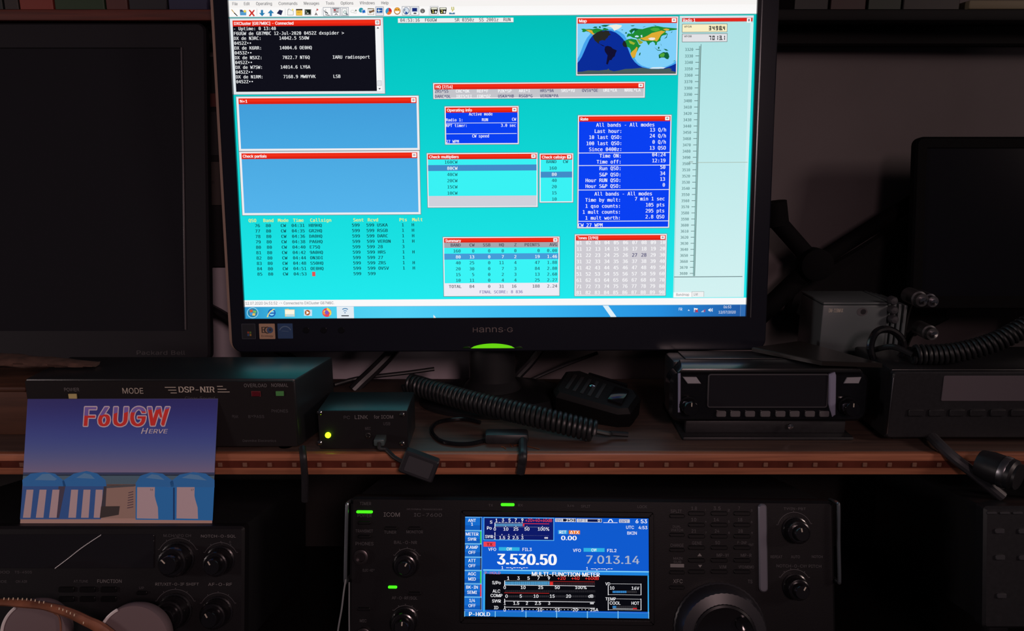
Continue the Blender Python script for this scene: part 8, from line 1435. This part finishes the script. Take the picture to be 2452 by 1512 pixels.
# call sign lettering: white outline, violet over red
def call(k, m, grow, lo=None):
    a = C2(785, 872); z = C2(1605, 872); cap = C2(785, 690)[1] - a[1]
    tmp = MB(); put_text(tmp, 'F6UGW', a[0], a[1], cap, m, k * .00002, width=z[0] - a[0], bold=3.0, slant=.10, spacing=4.0); return tmp, a, cap
tw, a, cap = call(10, cm((214, 196, 214)), 1)
cx_ = (C2(785, 872)[0] + C2(1605, 872)[0]) / 2
for k in range(16):
    for dx, dy in ((.0009 * math.cos(k * math.pi / 8), .0009 * math.sin(k * math.pi / 8)),): b.add([(x + dx, y + dy, w + k * 1e-6) for x, y, w in tw.v], tw.f, cm((244, 232, 244)))
tr, _, _ = call(14, cm((214, 50, 52)), 0); b.add([(x, y, w + .00002) for x, y, w in tr.v], tr.f, cm((252, 66, 60)))
ym = a[1] + cap * .50
def clip_up(vs, tri):
    P3 = [vs[i] for i in tri]; out = []
    for i in range(3):
        p, q = P3[i], P3[(i + 1) % 3]
        f = lambda r: r[1] - (ym + (r[0] - a[0]) * .09 + .0006 * math.sin((r[0] - a[0]) * 700))
        fp_, fq = f(p), f(q)
        if fp_ >= 0: out.append(p)
        if (fp_ >= 0) != (fq >= 0): s_ = fp_ / (fp_ - fq); out.append(tuple(p[j] + (q[j] - p[j]) * s_ for j in range(3)))
    return out
for tri in tr.f:
    o_ = clip_up(tr.v, tri)
    if len(o_) >= 3: b.add([(x, y, w + .00006) for x, y, w in o_], [tuple(range(len(o_)))], cm((146, 124, 220)))
a = C2(1330, 942); z = C2(1585, 942); cap = a[1] - C2(1330, 990)[1]
put_text(b, 'H', a[0], a[1] - .0004, cap * 1.15, cm((246, 240, 246)), .0003, slant=.3, bold=1.2, width=(z[0] - a[0]) * .25); put_text(b, 'ERVE', a[0] + (z[0] - a[0]) * .29, a[1], cap * .84, cm((246, 240, 246)), .0003, slant=.22, bold=1.2, width=(z[0] - a[0]) * .71)
tag(b.build('postcard', None, FP, loc=P, sharp=0), 'blue postcard with red F6UGW lettering and striped beach huts, leaning at the left', 'postcard')

# ================================================================ headphones at the lower left corner
HY = .533
def hp(px, py, d=0): return hy(px, py, HY + d)
FH = tilted(hp(150, 1512), 14, 0)
def H6(X, Y, w=0): return FH.hit(X / 6.13, 1380 + Y / 6.13, w)
P = hp(150, 1600)
t = thing('headphones', 'headphones with a brown stitched leather headband and grey ear cups at the lower left corner', 'headphones', (P.x, P.y, ZD))
LEA = mat('brown_leather', (128, 80, 56), .5, noise=.3, scale=90, bump=.25)
topl = [(-700, 520), (-350, 390), (0, 335), (300, 342), (600, 378), (880, 430), (1100, 500), (1320, 600), (1520, 690), (1760, 880), (1880, 1100)]
botl = [(-640, 640), (-320, 500), (0, 440), (350, 468), (620, 492), (780, 540), (1000, 610), (1200, 710), (1400, 820), (1560, 980), (1660, 1150)]
tp = spline([(*H6(*q, .018), 0) for q in topl], 5); bp_ = spline([(*H6(*q, .018), 0) for q in botl], 5)
b = MB(); vs = []; fs = []; n = len(tp); m_ = 10
for k in range(n):
    a_, c_ = tp[k], bp_[k]
    for i in range(m_):
        q = 2 * math.pi * i / m_; f_ = .5 + .5 * math.cos(q); vs.append((c_.x + (a_.x - c_.x) * f_, c_.y + (a_.y - c_.y) * f_, .018 + .0035 * math.sin(q)))
for k in range(n - 1):
    for i in range(m_): j = (i + 1) % m_; fs.append((k * m_ + i, k * m_ + j, (k + 1) * m_ + j, (k + 1) * m_ + i))
fs.append(tuple(range(m_))[::-1]); fs.append(tuple((n - 1) * m_ + i for i in range(m_))); b.add(vs, fs, LEA); hb_ = tag(b.build('headband', t, FH), 'brown leather headband')
TH = mat('pale_thread', (226, 206, 176), .6)
for X, Y in [(58, 335), (126, 338), (193, 336), (262, 338), (328, 342), (392, 345), (455, 352), (516, 362), (576, 385), (642, 388), (755, 440), (868, 482), (922, 498), (978, 520), (1032, 548), (1090, 575), (1225, 690)]:
    a_ = H6(X, Y - 16, .0216); c_ = H6(X - 4, Y + 16, .0216); b = MB(); b.tube([(a_[0], a_[1], .0214), (c_[0], c_[1], .0214)], .0004, TH, 6); b.build('stitch', hb_, FH)
def cup(X, Y, r, w0, m, lb, a0, a1):
    c = H6(X, Y, w0); b = MB(); b.lathe(c[0], c[1], [(r * .92, w0 - .013), (r, w0 - .007), (r, w0 - .002), (r * .97, w0), (r * .5, w0 + .0012), (0, w0 + .0014)], m, 56); k = tag(b.build('ear_cup', t, FH), lb)
    for rr, tr in ((.99, .0009), (.955, .0005)):  # white arcs on the lit side only, a highlight built as tubes
        b = MB(); b.tube([(x, y, w0 + .0004) for x, y in circ(c[0], c[1], r * rr, 20, a0=a0, a1=a1)], tr, WHITE, 8); tag(b.build('rim', k, FH), 'white rim')
SH = abs(H6(1000, 700, .013)[0] - H6(0, 700, .013)[0]) / 1000
GREYC = mat('mauve_grey_plastic', (112, 96, 98), .55)
cup(500, 850, 480 * SH, .0130, GREYC, 'left ear cup with a white rim', 126, 190); cup(1960, 950, 520 * SH, .0130, GREYC, 'right ear cup, greyish', 118, 152)
b = MB(); pth = spline([(*H6(*q, .0152), .0152) for q in [(800, 545), (860, 590), (885, 680), (892, 800), (890, 900)]], 6); b.tube(pth, .0007, LEA, 8); b.build('wire', t, FH)

# ================================================================ lower right rack radio and cables
FQ = tilted(hy(2380, 1214, .565), 12, 0)
def R4(X, Y): return FQ.hit(1950 + X / 4.177, 1150 + Y / 4.177)
x0 = FQ.hit(2357, 1300)[0]; x1 = FQ.hit(2900, 1300)[0]; y0 = -.098
base = FQ.M @ Vector(((x0 + x1) / 2, y0, 0))
t = thing('transceiver', 'dark radio at the lower right corner, only its left end in view', 'radio', (base.x, base.y, ZD))
b = MB(); b.slab(rrect(x0, y0, x1, 0, .003, 4), -.012, 0, BLACK, .002); face = b.build('front_panel', t, FQ)
b = MB(); b.box((x0 + .002, y0 + .002, -.19), (x1 - .002, -.0004, -.0125), SATIN, .002); b.build('case', t, FQ)
for x in (x0 + .03, x1 - .03):
    q = FQ.M @ Vector((x, y0 + .002, -.03)); b = MB(); b.box((q.x - .008, q.y - .006, ZD + .0003), (q.x + .008, q.y + .006, q.z + .004), BLACK, .002); b.build('stand_leg', t)
for X, Y in ((1845, 508), (1850, 772), (1865, 1155), (2080, 510), (2085, 775)):
    a = R4(X - 48, Y + 24); z = R4(X + 48, Y - 24); b = MB(); b.slab(rrect(a[0], a[1], z[0], z[1], .001, 3), 0, .0018, GREYPL, .0005); b.build('key', face, FQ)
for i in range(3):
    a = R4(1720 + i * 130, 340); z = R4(1820 + i * 130, 318); b = MB(); b.slab(rrect(a[0], a[1], z[0], z[1], .0006, 2), 0, .0012, GREYPL, .0004); b.build('key', face, FQ)
CG = mat('grey_cable', (120, 124, 126), .35)
q = lambda px, py, y: hy(px, py, y)
cable('thin grey cable hanging down the left side of the middle transceiver', [q(828, 1388, .548), q(823, 1420, .545), q(818, 1460, .542), q(810, 1506, .540), q(800, 1580, .538)], .0007, CG)
cable('second thin cable beside the left handle of the middle transceiver', [q(836, 1395, .549), q(836, 1440, .545), q(836, 1480, .543), q(837, 1580, .538)], .0006, CG)
